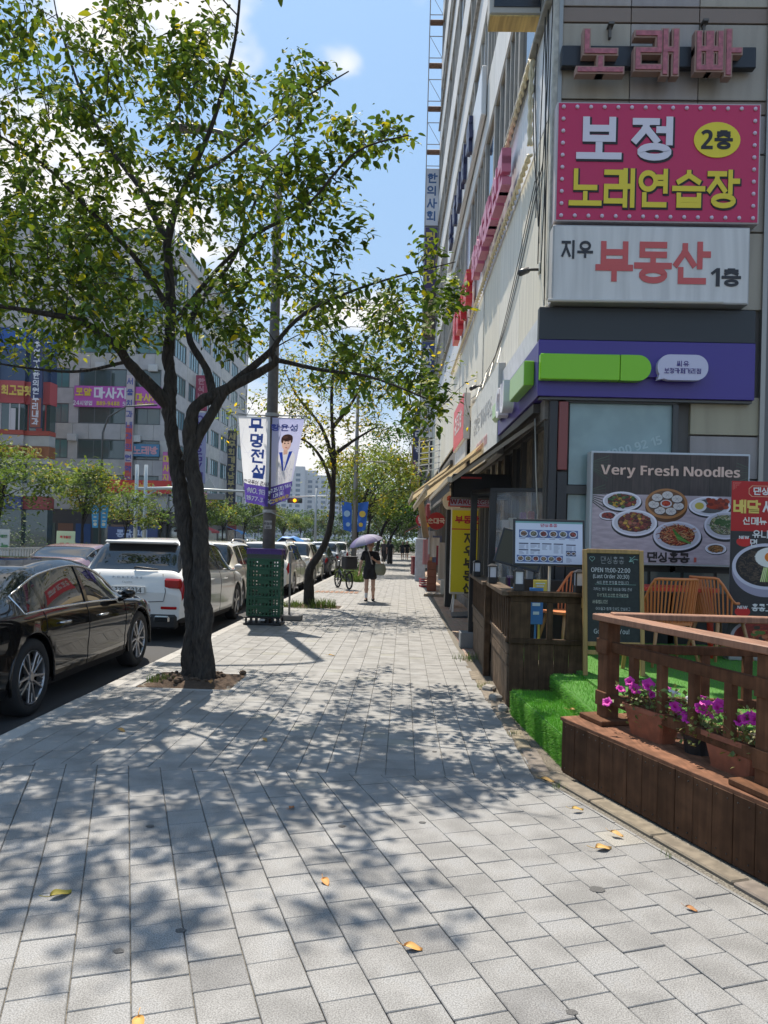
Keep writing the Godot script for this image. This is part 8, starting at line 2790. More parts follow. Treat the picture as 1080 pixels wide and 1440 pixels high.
func hand(mb: MB, at: Vector3, down: Vector3, side: Vector3, curl: float, sc := 1.0):
	# palm plus four unequal bent fingers and a thumb; down runs from the wrist, side points at the thumb
	var nrm := down.cross(side).normalized()
	mb.tube([at, at + down * 0.045 * sc, at + down * 0.085 * sc], [0.022 * sc, 0.034 * sc, 0.03 * sc], 8)
	for i in 4:
		var o: Vector3 = at + down * 0.08 * sc + side * (0.027 - 0.018 * i) * sc
		var l: float = [0.062, 0.072, 0.066, 0.052][i] * sc
		var a := o + (down * cos(curl * 0.5) + nrm * sin(curl * 0.5)) * l * 0.45
		var b := a + (down * cos(curl * 1.3) + nrm * sin(curl * 1.3)) * l * 0.33
		mb.tube([o, a, b, b + (down * cos(curl * 2) + nrm * sin(curl * 2)) * l * 0.26], [0.0095 * sc, 0.009 * sc, 0.008 * sc, 0.006 * sc], 6)
	var t0 := at + down * 0.03 * sc + side * 0.026 * sc
	var t1 := t0 + (down * 0.6 + side * 0.7).normalized() * 0.035 * sc
	mb.tube([t0, t1, t1 + (down * 0.9 + side * 0.2 + nrm * curl * 0.4).normalized() * 0.03 * sc], [0.012 * sc, 0.010 * sc, 0.007 * sc], 6)

# facing is the turn about y; 0 looks at +z
func figure(label: String, at: Vector3, turn: float, h: float, pose: Dictionary, top: Material, low: Material, hairc: Material, cell: float, group := "") -> Node3D:
	var o := thing("person", label, "person", at, turn, group)
	var s := h / 1.7
	var J := func(x: float, y: float, z: float) -> Vector3: return Vector3(x, y, z) * s
	var body := MB.new(true)
	var hip_y := 0.88
	var b := []
	var hd: Vector3 = J.call(0, 1.56, 0.02)
	b.append([J.call(0, 1.55, 0.035), J.call(0, 1.62, 0.005), 0.068 * s, 0.083 * s, 1.12])
	b.append([J.call(0, 1.49, 0.055), J.call(0, 1.53, 0.05), 0.045 * s, 0.055 * s])
	b.append([J.call(0, 1.36, -0.015), J.call(0, 1.48, 0.0), 0.05 * s, 0.045 * s])
	b.append([J.call(0, 1.57, 0.10), J.call(0, 1.545, 0.118), 0.010 * s, 0.013 * s])
	for e in [-1, 1]:
		b.append([J.call(e * 0.08, 1.565, 0.0), J.call(e * 0.085, 1.545, 0.0), 0.014 * s, 0.012 * s])
	b.append([J.call(-0.11, 1.32, -0.01), J.call(0.11, 1.32, -0.01), 0.075 * s, 0.075 * s, 0.85])
	b.append([J.call(0, 1.25, 0), J.call(0, 1.05, 0), 0.125 * s, 0.105 * s, 0.75])
	b.append([J.call(-0.05, 0.93, 0), J.call(0.05, 0.93, 0), 0.12 * s, 0.12 * s, 0.8])
	var shirt := [[J.call(-0.125, 1.335, -0.01), J.call(0.125, 1.335, -0.01), 0.078 * s, 0.078 * s, 0.9], [J.call(0, 1.27, 0), J.call(0, 1.02, 0), 0.148 * s, 0.142 * s, 0.78], [J.call(0, 1.02, 0), J.call(0, 0.93, 0), 0.142 * s, 0.146 * s, 0.82]]
	var pants := [[J.call(-0.05, 0.93, 0), J.call(0.05, 0.93, 0), 0.132 * s, 0.132 * s, 0.84]]
	var shoes := []
	var socks := []
	for e in [-1, 1]:
		var leg: Array = pose.legs[0 if e < 0 else 1]   # hip swing forward, knee bend
		var hip: Vector3 = J.call(e * 0.085, hip_y, 0)
		var knee: Vector3 = hip + J.call(0.005 * e, -0.41 * cos(leg[0]), 0.41 * sin(leg[0]))
		var sh: float = leg[0] - leg[1]
		var ank: Vector3 = knee + J.call(0, -0.40 * cos(sh), 0.40 * sin(sh))
		b.append([hip, knee, 0.082 * s, 0.052 * s]); b.append([knee, knee.lerp(ank, 0.35), 0.05 * s, 0.054 * s]); b.append([knee.lerp(ank, 0.35), ank, 0.054 * s, 0.034 * s])
		b.append([ank, ank + J.call(0.01 * e, -0.045, 0.12), 0.034 * s, 0.028 * s])
		var pl: float = pose.get("pants", 0.3)
		if pl < 0.5: pants.append([hip, hip.lerp(knee, pl * 1.3), 0.105 * s, 0.108 * s])
		else: pants.append_array([[hip, knee, 0.108 * s, 0.098 * s], [knee, ank + J.call(0, 0.02, 0), 0.098 * s, 0.11 * s]])
		shoes.append_array([[ank + J.call(0, -0.03, -0.03), ank + J.call(0, -0.04, 0.03), 0.046 * s, 0.044 * s], [ank + J.call(0, -0.035, 0.0), ank + J.call(0.012 * e, -0.05, 0.14), 0.042 * s, 0.033 * s]])
		if pose.get("socks", false): socks.append([ank + J.call(0, -0.01, 0), ank + J.call(0, 0.14, 0), 0.042 * s, 0.047 * s])
		var arm: Array = pose.arms[0 if e < 0 else 1]
		var shd: Vector3 = J.call(e * 0.175, 1.345, -0.01)
		var elb: Vector3 = shd + Vector3(arm[0]).normalized() * 0.28 * s
		var wr: Vector3 = elb + Vector3(arm[1]).normalized() * 0.25 * s
		b.append([J.call(e * 0.1, 1.33, -0.01), shd, 0.06 * s, 0.052 * s]); b.append([shd, elb, 0.046 * s, 0.036 * s]); b.append([elb, wr, 0.036 * s, 0.024 * s])
		hand(body, wr, Vector3(arm[1]).normalized(), Vector3(-e * 0.3, 0, 1).slide(Vector3(arm[1]).normalized()).normalized(), arm[2], s)
		shirt.append([J.call(e * 0.12, 1.335, -0.01), shd, 0.072 * s, 0.066 * s]); shirt.append([shd, shd.lerp(elb, 0.55), 0.062 * s, 0.066 * s])
	skin(body, b, cell, 0.035 * s)
	obj("body", body, m(0.50, 0.30, 0.21, 0.6), o)
	for q in [["shirt", shirt, top], ["trousers" if pose.get("pants", 0.3) > 0.5 else "shorts", pants, low], ["shoes", shoes, m(0.02, 0.02, 0.022, 0.6)], ["socks", socks, m(0.65, 0.65, 0.65, 0.8)]]:
		if q[1].is_empty(): continue
		var mb := MB.new(true)
		skin(mb, q[1], cell, 0.03 * s)
		obj(q[0], mb, q[2], o)
	var hb := [[J.call(0, 1.635, -0.02), J.call(0, 1.60, -0.045), 0.088 * s, 0.082 * s]]
	if pose.get("long_hair", false): hb.append([J.call(0, 1.58, -0.06), J.call(0, 1.40, -0.09), 0.075 * s, 0.055 * s]); hb.append([J.call(-0.06, 1.6, -0.01), J.call(-0.075, 1.45, -0.02), 0.034 * s, 0.028 * s]); hb.append([J.call(0.06, 1.6, -0.01), J.call(0.075, 1.45, -0.02), 0.034 * s, 0.028 * s])
	else: hb.append([J.call(0, 1.60, -0.05), J.call(0, 1.53, -0.055), 0.078 * s, 0.06 * s])
	var mbh := MB.new(true)
	skin(mbh, hb, cell, 0.03 * s)
	obj("hair", mbh, hairc, o)
	var face := MB.new(true)
	for e in [-1, 1]:
		face.ball(J.call(e * 0.032, 1.573, 0.095), Vector3(0.013, 0.006, 0.008) * s, 8, 5)
		face.box(J.call(e * 0.032, 1.597, 0.094), Vector3(0.034, 0.006, 0.012) * s)
	obj("eyes", face, m(0.02, 0.014, 0.012, 0.4), o)
	face = MB.new(true)
	face.ball(J.call(0, 1.512, 0.102), Vector3(0.022, 0.007, 0.01) * s, 8, 5)
	obj("mouth", face, m(0.35, 0.10, 0.09, 0.5), o)
	return o

func people():
	rng.seed = 61
	var black := m(0.010, 0.010, 0.012, 0.85)
	var hair := m(0.012, 0.009, 0.008, 0.5)
	var p := figure("woman in a black tee and black shorts walking towards us under a lilac parasol", Vector3(-0.86, 0, -20.45), -0.06, 1.60, {"legs": [[0.10, 0.06], [-0.08, 0.12]], "arms": [[Vector3(-0.35, -1, 0.02), Vector3(-0.12, -1, 0.12), 0.5], [Vector3(0.30, -0.95, 0.1), Vector3(-0.62, 0.45, 0.65), 1.5]], "pants": 0.34, "socks": true, "long_hair": false}, black, black, m(0.03, 0.017, 0.011, 0.5), 0.014)
	# parasol in her hand
	var um := thing("parasol", "lilac and violet parasol tilted over the walking woman's head", "umbrella", Vector3(-0.84, 1.12, -20.28))
	var tilt := Basis(Vector3(0, 0, 1), 0.30) * Basis(Vector3.RIGHT, 0.12)
	var top := tilt * Vector3(0, 0.66, 0)
	var mb := MB.new(true)
	mb.tube([tilt * Vector3(0, -0.10, 0), tilt * Vector3(0, 0.70, 0)], [0.009], 6)
	mb.tube([tilt * Vector3(0, -0.14, 0), tilt * Vector3(0, -0.02, 0)], [0.016], 8)
	obj("handle", mb, m(0.4, 0.38, 0.36, 0.4, 0.3), um)
	for k in 8:
		var g := []
		for i in 7:
			var row := []
			for j in 5:
				var u := i / 6.0
				var a := TAU * (k + j / 4.0) / 8.0
				var r := 0.46 * sin(u * 1.25) / sin(1.25) * (1.0 - 0.07 * u * sin(PI * j / 4.0))
				row.append(top + tilt * Vector3(cos(a) * r, -0.24 * (1 - cos(u * 1.45)), sin(a) * r))
			g.append(row)
		mb = MB.new(true)
		mb.grid(g)
		var cl: StandardMaterial3D = (m(0.13, 0.115, 0.24, 0.7) if k % 2 else m(0.19, 0.185, 0.28, 0.7)).duplicate()
		cl.backlight_enabled = true
		cl.backlight = Color(0.3, 0.3, 0.3)
		obj("panel", mb, cl, um)
	mb = MB.new()
	for k in 8:
		var a := TAU * k / 8.0
		mb.bar(top + tilt * Vector3(cos(a) * 0.02, -0.03, sin(a) * 0.02), top + tilt * Vector3(cos(a) * 0.45, -0.225, sin(a) * 0.45), 0.006, 0.006)
	obj("ribs", mb, m(0.3, 0.3, 0.3, 0.4, 0.5), um)
	var bag := thing("tote_bag", "sage green cloth bag hanging at the walking woman's side", "bag", Vector3(-0.60, 0.70, -20.42))
	mb = MB.new(true)
	var rings := []
	for i in 8:
		var t := i / 7.0
		var row := []
		for j in 17:
			var a := TAU * j / 16
			row.append(Vector3(cos(a) * (0.11 + 0.05 * sin(t * PI) + 0.01 * sin(j * 2.0)), 0.30 * t, sin(a) * 0.07 * (0.4 + sin(t * PI * 0.9))))
		rings.append(row)
	mb.grid(rings)
	obj("bag_body", mb, m(0.20, 0.21, 0.15, 0.8, 0, "stain", 2.0), bag)
	mb = MB.new(true)
	mb.tube(spline([Vector3(-0.1, 0.29, 0), Vector3(-0.13, 0.5, 0), Vector3(-0.10, 0.62, 0), Vector3(0.04, 0.5, 0), Vector3(0.1, 0.29, 0)], 4), [0.008], 5)
	obj("strap", mb, m(0.5, 0.45, 0.38, 0.7), bag)
	var walk := {"legs": [[0.16, 0.05], [-0.14, 0.14]], "arms": [[Vector3(-0.2, -1, 0.15), Vector3(-0.05, -1, 0.3), 0.5], [Vector3(0.2, -1, -0.15), Vector3(0.05, -1, 0.1), 0.5]], "pants": 0.9}
	figure("person in black tee and wide dark trousers walking away, alone in the middle distance", Vector3(-0.92, 0, -54.9), PI, 1.72, walk, black, m(0.03, 0.025, 0.02, 0.9), hair, 0.024)
	var w2 := walk.duplicate()
	w2.pants = 0.36; w2.long_hair = true
	figure("woman in black with bare legs, at the wall side of the far pair", Vector3(0.36, 0, -69.5), 0.1, 1.66, w2, black, black, hair, 0.028, "far pair of women in black")
	var w3 := w2.duplicate()
	w3.legs = [[-0.12, 0.12], [0.15, 0.05]]
	figure("woman in black with bare legs, at the road side of the far pair", Vector3(-0.04, 0, -69.1), -0.1, 1.62, w3, black, m(0.02, 0.02, 0.03, 0.9), hair, 0.028, "far pair of women in black")
	figure("dark clothed person half hidden by the street trees, farther than the woman with the parasol", Vector3(-1.5, 0, -60.2), 0.2, 1.7, walk, m(0.05, 0.04, 0.05, 0.9), black, hair, 0.03)
	figure("person in a pale top on the opposite pavement, near the orange awning", Vector3(-18.0, 0, -64.0), 0.4, 1.7, walk, m(0.5, 0.45, 0.42, 0.9), m(0.06, 0.08, 0.16, 0.9), hair, 0.03)
	figure("person in a red top on the opposite pavement, beyond the pale topped one", Vector3(-18.6, 0, -71.0), 2.6, 1.7, walk, m(0.42, 0.06, 0.05, 0.9), m(0.05, 0.05, 0.06, 0.9), hair, 0.03)

# ---------------------------------------------------------------- the other side of the road
func far_side():
	rng.seed = 71
	var X := Vector3.RIGHT
	var Y := Vector3.UP
	var mb := MB.new()
	mb.box(Vector3(-19.6, -0.05, -90), Vector3(5.0, 0.1, 180))
	struct("far_pavement", mb, m(0.30, 0.29, 0.27, 0.9, 0, "grime", 0.6), "grey pavement on the opposite side of the road")
	mb = MB.new()
	mb.box(Vector3(-17.05, -0.06, -90), Vector3(0.18, 0.13, 180), Basis(), 0.01)
	struct("far_kerb", mb, m(0.4, 0.39, 0.37, 0.9), "pale kerb of the opposite pavement")
	var glass := m(0.06, 0.085, 0.075, 0.05)
	glass.metallic_specular = 0.9
	var teal := m(0.09, 0.19, 0.18, 0.1)
	var frame := m(0.10, 0.12, 0.12, 0.5, 0.2)
	# large grey corner building
	var b := thing("corner_building", "large grey stone clad block across the junction with pink and blue signs", "building", Vector3(-21.7, 0, -70))
	mb = MB.new()
	mb.box(Vector3(-7.2, 14.0, -17.3), Vector3(14.0, 27.4, 34)); mb.box(Vector3(-0.2, 14.0, -17.5), Vector3(0.3, 27.2, 33))
	obj("core", mb, m(0.15, 0.15, 0.15, 0.9), b)
	var stone := []
	for k in 4: stone.append(m(0.45 + 0.02 * sin(k * 2.0), 0.435 + 0.02 * sin(k * 2.0), 0.415, 0.7, 0, "stain", 0.2))
	var bands := MB.new()
	# front: bays [x0, x1] of window or stone
	var wins := [[-10.9, -9.4], [-8.5, -4.1], [-3.3, -0.9]]
	var piers := [[-12.0, -10.9], [-9.4, -8.5], [-4.1, -3.3], [-0.9, 0.0]]
	for f in 8:
		var y0 := 3.8 + f * 3.25
		for x in 8:
			mb = MB.new()
			mb.box(Vector3(-11.25 + x * 1.5, y0 + 0.72, 0.02), Vector3(1.48, 1.43, 0.16), Basis(), 0.01)
			obj("stone_panel", mb, stone[(x * 3 + f) % 4], b)
		for p in piers:
			mb = MB.new()
			mb.box(Vector3((p[0] + p[1]) / 2, y0 + 2.35, 0.02), Vector3(p[1] - p[0] - 0.02, 1.8, 0.16), Basis(), 0.01)
			obj("stone_panel", mb, stone[(f * 5) % 4], b)
		for w in wins:
			var ww: float = w[1] - w[0]
			var wo := put("window", window_mesh(ww - 0.04, 1.76, 2 if ww > 3 else 1, 0.08, 0.1), frame, b, Vector3((w[0] + w[1]) / 2, y0 + 1.47, -0.02), Basis(Y, -PI / 2))
			mb = MB.new()
			mb.box(Vector3(0.02, 0.88, 0), Vector3(0.03, 1.64, ww - 0.16))
			obj("pane", mb, teal if f > 3 or ww < 2 else glass, wo)
		for k in 7:
			mb = MB.new()
			mb.box(Vector3(0.0, y0 + 0.72, -2.6 - k * 4.6), Vector3(0.16, 1.43, 4.56), Basis(), 0.01)
			obj("stone_panel", mb, stone[(k + f) % 4], b)
			var wo := put("window", window_mesh(3.5, 1.76, 3, 0.08, 0.1), frame, b, Vector3(0.0, y0 + 1.47, -2.6 - k * 4.6), Basis(Y, PI))
			mb = MB.new()
			mb.box(Vector3(0.02, 0.88, 0), Vector3(0.03, 1.64, 3.36))
			obj("pane", mb, m(0.10, 0.2, 0.21, 0.06) if (k + f) % 3 else teal, wo)
			mb = MB.new()
			mb.box(Vector3(0.0, y0 + 2.35, -4.9 - k * 4.6), Vector3(0.16, 1.8, 1.0), Basis(), 0.01)
			obj("stone_panel", mb, stone[(k * 3 + f) % 4], b)
	for q in [[-9.6, 7.2], [-3.0, 10.4], [-8.9, 10.4], [-1.6, 16.9], [-6.5, 17.0], [-4.6, 20.2]]:
		mb = MB.new()
		mb.box(Vector3(q[0], q[1], 0.32), Vector3(0.85, 0.62, 0.34), Basis(), 0.03)
		mb.lathe([Vector2(0.24, 0.0), Vector2(0.22, 0.02), Vector2(0, 0.01)], 14, Vector3(q[0] - 0.1, q[1], 0.49), Basis(X, PI / 2))
		obj("air_conditioner", mb, m(0.5, 0.5, 0.48, 0.5), b)
	mb = MB.new()
	mb.box(Vector3(-6.1, 28.2, -0.1), Vector3(12.5, 0.9, 0.5), Basis(), 0.05); mb.box(Vector3(0.1, 28.2, -17), Vector3(0.4, 0.9, 33.5), Basis(), 0.05)
	obj("parapet", mb, stone[0], b)
	# street level: dark fronts under a red fascia
	mb = MB.new()
	mb.box(Vector3(-6.0, 1.9, 0.1), Vector3(11.8, 3.7, 0.1)); mb.box(Vector3(0.05, 1.9, -16.8), Vector3(0.1, 3.7, 32.8))
	obj("shop_front", mb, m(0.045, 0.04, 0.04, 0.4), b)
	for k in 7:
		mb = MB.new()
		mb.box(Vector3(-11 + k * 1.65, 1.3, 0.17), Vector3(1.4, 2.4, 0.04))
		obj("shop_pane", mb, [glass, m(0.22, 0.10, 0.06, 0.2), m(0.05, 0.09, 0.2, 0.2)][k % 3], b)
	for k in 7:
		mb = MB.new()
		mb.box(Vector3(0.14, 1.3, -2.4 - k * 4.6), Vector3(0.04, 2.4, 3.6))
		obj("shop_pane", mb, [glass, m(0.2, 0.12, 0.08, 0.2), m(0.05, 0.06, 0.12, 0.2), m(0.3, 0.26, 0.2, 0.2)][k % 4], b)
	# its signs
	var sg := func(called: String, label: String, at: Vector3, w: float, h: float, c: Color, t: String, tc: Color, th: float, right := Vector3.RIGHT, sq := 1.0) -> Node3D:
		var o := box_sign(called, label, at, right, w, h, 0.2, m(c.r, c.g, c.b, 0.5), m(c.r * 0.6, c.g * 0.6, c.b * 0.6, 0.5), 0.03)
		if t: sign_text(o, t, tc, right.cross(Vector3.UP) * 0.01, right, Vector3.UP, th, 0.16, 0.02, sq)
		return o
	var wh := Color(0.72, 0.68, 0.74)
	var ye := Color(0.72, 0.55, 0.05)
	var o: Node3D = sg.call("massage_sign", "wide pink sign with white letters and a phone line, on the grey corner block", Vector3(-27.95, 14.2, -69.7), 5.2, 1.95, Color(0.48, 0.09, 0.40), "", wh, 1.0)
	sign_text(o, "마사지", wh, Vector3(0.85, 0.33, 0.02), X, Y, 1.0, 0.17, 0.02)
	sign_text(o, "로얄", ye, Vector3(-1.7, 0.4, 0.02), X, Y, 0.72, 0.15, 0.02)
	sign_text(o, "24시영업", wh, Vector3(-1.75, -0.62, 0.02), X, Y, 0.42, 0.15, 0.02, 0.9)
	sign_text(o, "889-9488", ye, Vector3(0.6, -0.62, 0.02), X, Y, 0.36, 0.15, 0.02, 1.0)
	sign_text(o, "5F", wh, Vector3(2.2, -0.62, 0.02), X, Y, 0.36, 0.15, 0.02)
	o = sg.call("massage_sign", "smaller pink sign with yellow letters, round the corner bay of the grey block", Vector3(-23.7, 14.2, -69.7), 2.4, 1.95, Color(0.48, 0.09, 0.40), "마사지", ye, 0.72)
	sign_text(o, "889-9488", ye, Vector3(-0.2, -0.62, 0.02), X, Y, 0.26, 0.15, 0.02)
	o = sg.call("singing_room_sign", "blue sign with pale red letters over the white windows of the grey block", Vector3(-23.75, 9.35, -69.6), 2.5, 1.15, Color(0.06, 0.20, 0.34), "노래방", Color(0.62, 0.30, 0.34), 0.72)
	o = sg.call("narrow_sign", "narrow upright pink sign at the very corner of the grey block", Vector3(-21.75, 7.6, -69.5), 0.75, 3.3, Color(0.5, 0.12, 0.35), "", wh, 0.5)
	sign_column(o, "마사지", ye, Vector3(0, 1.0, 0.02), X, 0.6, 0.85, 0.15)
	o = sg.call("street_fascia", "long red fascia with yellow letters over the ground floor of the grey block", Vector3(-24.2, 6.0, -69.3), 6.0, 1.2, Color(0.55, 0.03, 0.02), "맛있는집", Color(0.75, 0.35, 0.03), 0.7)
	o = sg.call("street_fascia", "dark fascia with red and yellow letters under the long red one", Vector3(-24.2, 3.2, -69.3), 6.0, 1.0, Color(0.05, 0.03, 0.03), "명태조림 2400", Color(0.6, 0.42, 0.06), 0.55)
	o = sg.call("street_fascia", "blue and white shop board at street level of the grey block", Vector3(-24.6, 1.7, -69.2), 4.6, 1.2, Color(0.04, 0.06, 0.16), "통닭구이", Color(0.5, 0.55, 0.7), 0.7)
	o = sg.call("column_sign", "upright stack of white and red signs between the two pink signs", Vector3(-25.25, 10.9, -69.4), 0.75, 10.6, Color(0.5, 0.42, 0.42), "", wh, 0.4)
	sign_column(o, "서울치과내과의원약국", Color(0.06, 0.08, 0.3), Vector3(0, 4.7, 0.02), X, 0.6, 1.0, 0.15)
	mb = MB.new()
	mb.box(Vector3(0.0, -0.5, 0.012), Vector3(0.6, 2.4, 0.02)); mb.box(Vector3(0.0, -3.6, 0.012), Vector3(0.6, 1.8, 0.02))
	obj("red_field", mb, m(0.5, 0.07, 0.06, 0.5), o)
	# blade signs along its street side
	for s in [["blade_sign", "red over pale blue blade sign reading down, on the street side of the grey block", -77.5, 1.2, 7.2, 10.6, Color(0.40, 0.40, 0.60), "OURSGYM", Color(0.10, 0.05, 0.3)], ["blade_sign", "dark blade sign with gold and white letters, farther on the grey block's street side", -92.0, 1.1, 9.0, 10.0, Color(0.05, 0.05, 0.08), "세무회계강남부동산", Color(0.55, 0.45, 0.2)], ["blade_sign", "red blade sign at the low end of the grey block's street side", -93.0, 1.1, 3.4, 4.2, Color(0.42, 0.06, 0.05), "떡집", Color(0.6, 0.4, 0.1)], ["blade_sign", "dark red blade sign above the pale blue one on the grey block", -77.5, 1.2, 3.6, 16.2, Color(0.38, 0.05, 0.10), "한식뷔페", Color(0.6, 0.3, 0.35)]]:
		o = sg.call(s[0], s[1], Vector3(-20.9, s[5], s[2]), s[3], s[4], s[6], "", wh, 0.5)
		var step: float = (s[4] - 0.5) / s[7].length()
		sign_column(o, s[7], s[8], Vector3(0, s[4] / 2 - 0.25 - step / 2, 0.02), X, minf(0.9, step * 0.85), step, 0.16, 0.02)
	o = sg.call("street_fascia", "pink shop boards on the first floor of the grey block's street side", Vector3(-21.4, 5.4, -82.0), 7.0, 1.9, Color(0.5, 0.10, 0.2), "삼겹살", Color(0.6, 0.45, 0.1), 1.0, Vector3(0, 0, -1))
	# curved block at the far side of the cross street
	var c := thing("curved_block", "curved block with blue, red and pale bands of signs, at the edge of the junction", "building", Vector3(-29.8, 0, -64))
	for k in 6:
		var a0 := 0.35 + k * 0.16
		var t := Basis(Y, a0 - 0.4)
		var at := Vector3(-1.15 - k * 2.15, 0, -0.1 + pow(k, 1.7) * 0.45)
		var put_band := func(called: String, y: float, h: float, d: float, mt: Material):
			var q := MB.new()
			q.box(at + Vector3(0, y + h / 2, 0), Vector3(2.28, h - 0.02, d), t, 0.01)
			obj(called, q, mt, c)
		put_band.call("plinth", 0.0, 0.4, 1.04, frame)
		put_band.call("shop_front", 0.4, 3.1, 0.9, glass)
		put_band.call("shop_fascia", 3.5, 1.1, 1.15, m([0.3, 0.05, 0.5, 0.06, 0.4, 0.08][k], [0.05, 0.07, 0.45, 0.2, 0.25, 0.07][k], [0.04, 0.2, 0.4, 0.1, 0.05, 0.08][k], 0.5))
		put_band.call("wall", 4.6, 1.1, 1.0, stone[k % 4])
		put_band.call("window_band", 5.7, 1.6, 0.9, glass)
		put_band.call("wall", 7.3, 0.5, 1.0, stone[k % 4])
		put_band.call("letter_band", 7.8, 1.0, 1.12, m(0.30, 0.10, 0.03, 0.5))
		put_band.call("wall", 8.8, 0.9, 1.0, stone[(k + 1) % 4])
		put_band.call("red_sill", 9.7, 0.4, 1.1, m(0.42, 0.07, 0.04, 0.5))
		put_band.call("window_band", 10.1, 2.2, 0.9, glass)
		put_band.call("red_fascia", 12.3, 1.9, 1.2, m(0.47, 0.075, 0.075, 0.5))
		put_band.call("blue_window_band", 14.2, 2.6, 1.0, m(0.03, 0.06, 0.13, 0.2))
		put_band.call("blue_fascia", 16.8, 1.8, 1.1, m(0.02, 0.10, 0.36, 0.5))
		put_band.call("upper_wall", 18.6, 9.0, 0.95, stone[(k + 2) % 4])
		for q in 3:
			var w := MB.new()
			w.box(at + t * Vector3(-0.75 + q * 0.75, 11.2, 0.46), Vector3(0.1, 2.2, 0.1), t)
			if q == 1: w.box(at + t * Vector3(0.2, 11.0, 0.46), Vector3(0.5, 1.8, 0.02), t)
			obj("mullion", w, m(0.6, 0.55, 0.55, 0.5) if k % 2 else m(0.4, 0.06, 0.05, 0.5), c)
	mb = MB.new()
	write(mb, "안공치과상담 031-8067-8822", Vector3(-3.5, 8.3, 1.4), Vector3(0.98, 0, -0.2).normalized(), Y, 0.62, 0.17, 0.03, 0.62)
	obj("lettering", mb, m(0.7, 0.42, 0.06, 0.5), c)
	mb = MB.new()
	write(mb, "최고급횟집", Vector3(-2.2, 13.3, 1.2), Vector3(0.98, 0, -0.2).normalized(), Y, 0.8, 0.17, 0.03, 0.7)
	obj("lettering", mb, m(0.7, 0.5, 0.08, 0.5), c)
	o = sg.call("column_sign", "upright navy and brown clinic sign where the curved block meets the grey one", Vector3(-30.4, 14.1, -62.2), 0.95, 7.9, Color(0.03, 0.04, 0.11), "", wh, 0.5)
	mb = MB.new()
	mb.box(Vector3(0, -2.7, 0.012), Vector3(0.86, 2.4, 0.02))
	obj("brown_field", mb, m(0.28, 0.075, 0.04, 0.5), o)
	sign_column(o, "척추연구소한의원누리내과", Color(0.66, 0.66, 0.7), Vector3(0, 3.5, 0.03), X, 0.55, 0.63, 0.15, 0.02)
	o = sg.call("column_sign", "upright lilac restaurant sign on the curved block", Vector3(-33.6, 10.9, -58.2), 1.25, 3.6, Color(0.33, 0.31, 0.38), "", wh, 0.5)
	sign_column(o, "오봉집", Color(0.1, 0.08, 0.12), Vector3(0, 0.9, 0.03), X, 0.75, 0.95, 0.14, 0.02)
	# trees of the opposite pavement
	var gr := "street trees of the opposite pavement"
	var tl := ["deep green over yellow green street tree at the edge of the view across the road", "twisted young street tree with a thin yellow green crown before the pink sign", "small bright street tree beneath the blue singing room sign", "street tree hidden behind the twin trunks of the near cherry", "light green street tree just past the twin trunks, across the road", "street tree across the road behind the first white banner", "round street tree across the road seen beside the banner pole", "street tree across the road past the banner pole", "farther street tree across the road by the amber signal", "last clear street tree of the row across the road"]
	for k in 10:
		var z: float = [-33.5, -41.5, -48.0, -55.0, -66.0, -74.0, -84.0, -96.0, -112.0, -130.0][k]
		var hh: float = [5.9, 6.1, 4.9, 5.5, 5.6, 6.0, 6.2, 6.6, 6.5, 6.8][k]
		plain_tree(tl[k], Vector3(-17.6 - (0.4 if k == 0 else 0.0), 0, z), hh, Vector3(2.5, 1.5, 2.2) if k == 0 else Vector3(2.0, 1.3, 1.9) if k != 1 else Vector3(2.1, 1.15, 1.8), hh * 0.62, [4600, 2400, 1800, 1000, 1900, 1900, 1800, 1800, 1700, 1600][k], 0.13 + 0.008 * k, Color(0.10, 0.17, 0.025), 0.25 if k < 3 else 0.1, 0.3, gr, 24)
	bush("clipped dark hedge across the road behind the green board", Vector3(-18.5, 0, -43), Vector3(2.2, 0.75, 1.4), 900, 0.13, Color(0.05, 0.11, 0.02), "hedge")
	bush("dark shrubs across the road under the twisted young tree", Vector3(-20.5, 0, -40), Vector3(2.4, 1.7, 1.6), 900, 0.14, Color(0.03, 0.075, 0.015))
	# white fence, boards, blue pennants, lamp and signal posts
	var f := thing("white_fence", "low white picket fence along the opposite kerb", "fence", Vector3(-16.7, 0, -24))
	mb = MB.new()
	for y in [0.88, 0.15]: mb.box(Vector3(0, y, -9), Vector3(0.07, 0.09, 18))
	obj("rail", mb, m(0.6, 0.6, 0.58, 0.5), f)
	mb = MB.new()
	mb.box(Vector3(0, 0.51, 0), Vector3(0.05, 0.64, 0.10))
	var pk := mb.mesh()
	for k in 72: put("picket", pk, m(0.62, 0.62, 0.6, 0.5), f, Vector3(0, 0, -0.12 - k * 0.25))
	for q in [["board_sign", "leaning white board with a green mark, across the road", Vector3(-17.5, 0, -33.0), 0.7, 1.7, Color(0.6, 0.6, 0.56), Color(0.08, 0.25, 0.1), "오늘"], ["board_sign", "pale green board with a red number, standing across the road", Vector3(-17.1, 0, -38.5), 0.9, 1.7, Color(0.55, 0.66, 0.42), Color(0.6, 0.05, 0.05), "50"], ["board_sign", "white grey board at the very edge of the view across the road", Vector3(-17.6, 0, -31.0), 0.8, 1.5, Color(0.5, 0.5, 0.5), Color(0.1, 0.1, 0.1), "커피"]]:
		var so := thing(q[0], q[1], "sign board", q[2], 0.15)
		mb = MB.new()
		mb.box(Vector3(0, q[4] / 2, 0), Vector3(q[3], q[4], 0.06), Basis(X, -0.08), 0.01)
		var cc: Color = q[5]
		obj("board", mb, m(cc.r, cc.g, cc.b, 0.6), so)
		sign_text(so, q[7], q[6], Vector3(0, q[4] * 0.55, 0.035), X, Y, 0.34, 0.15, 0.01)
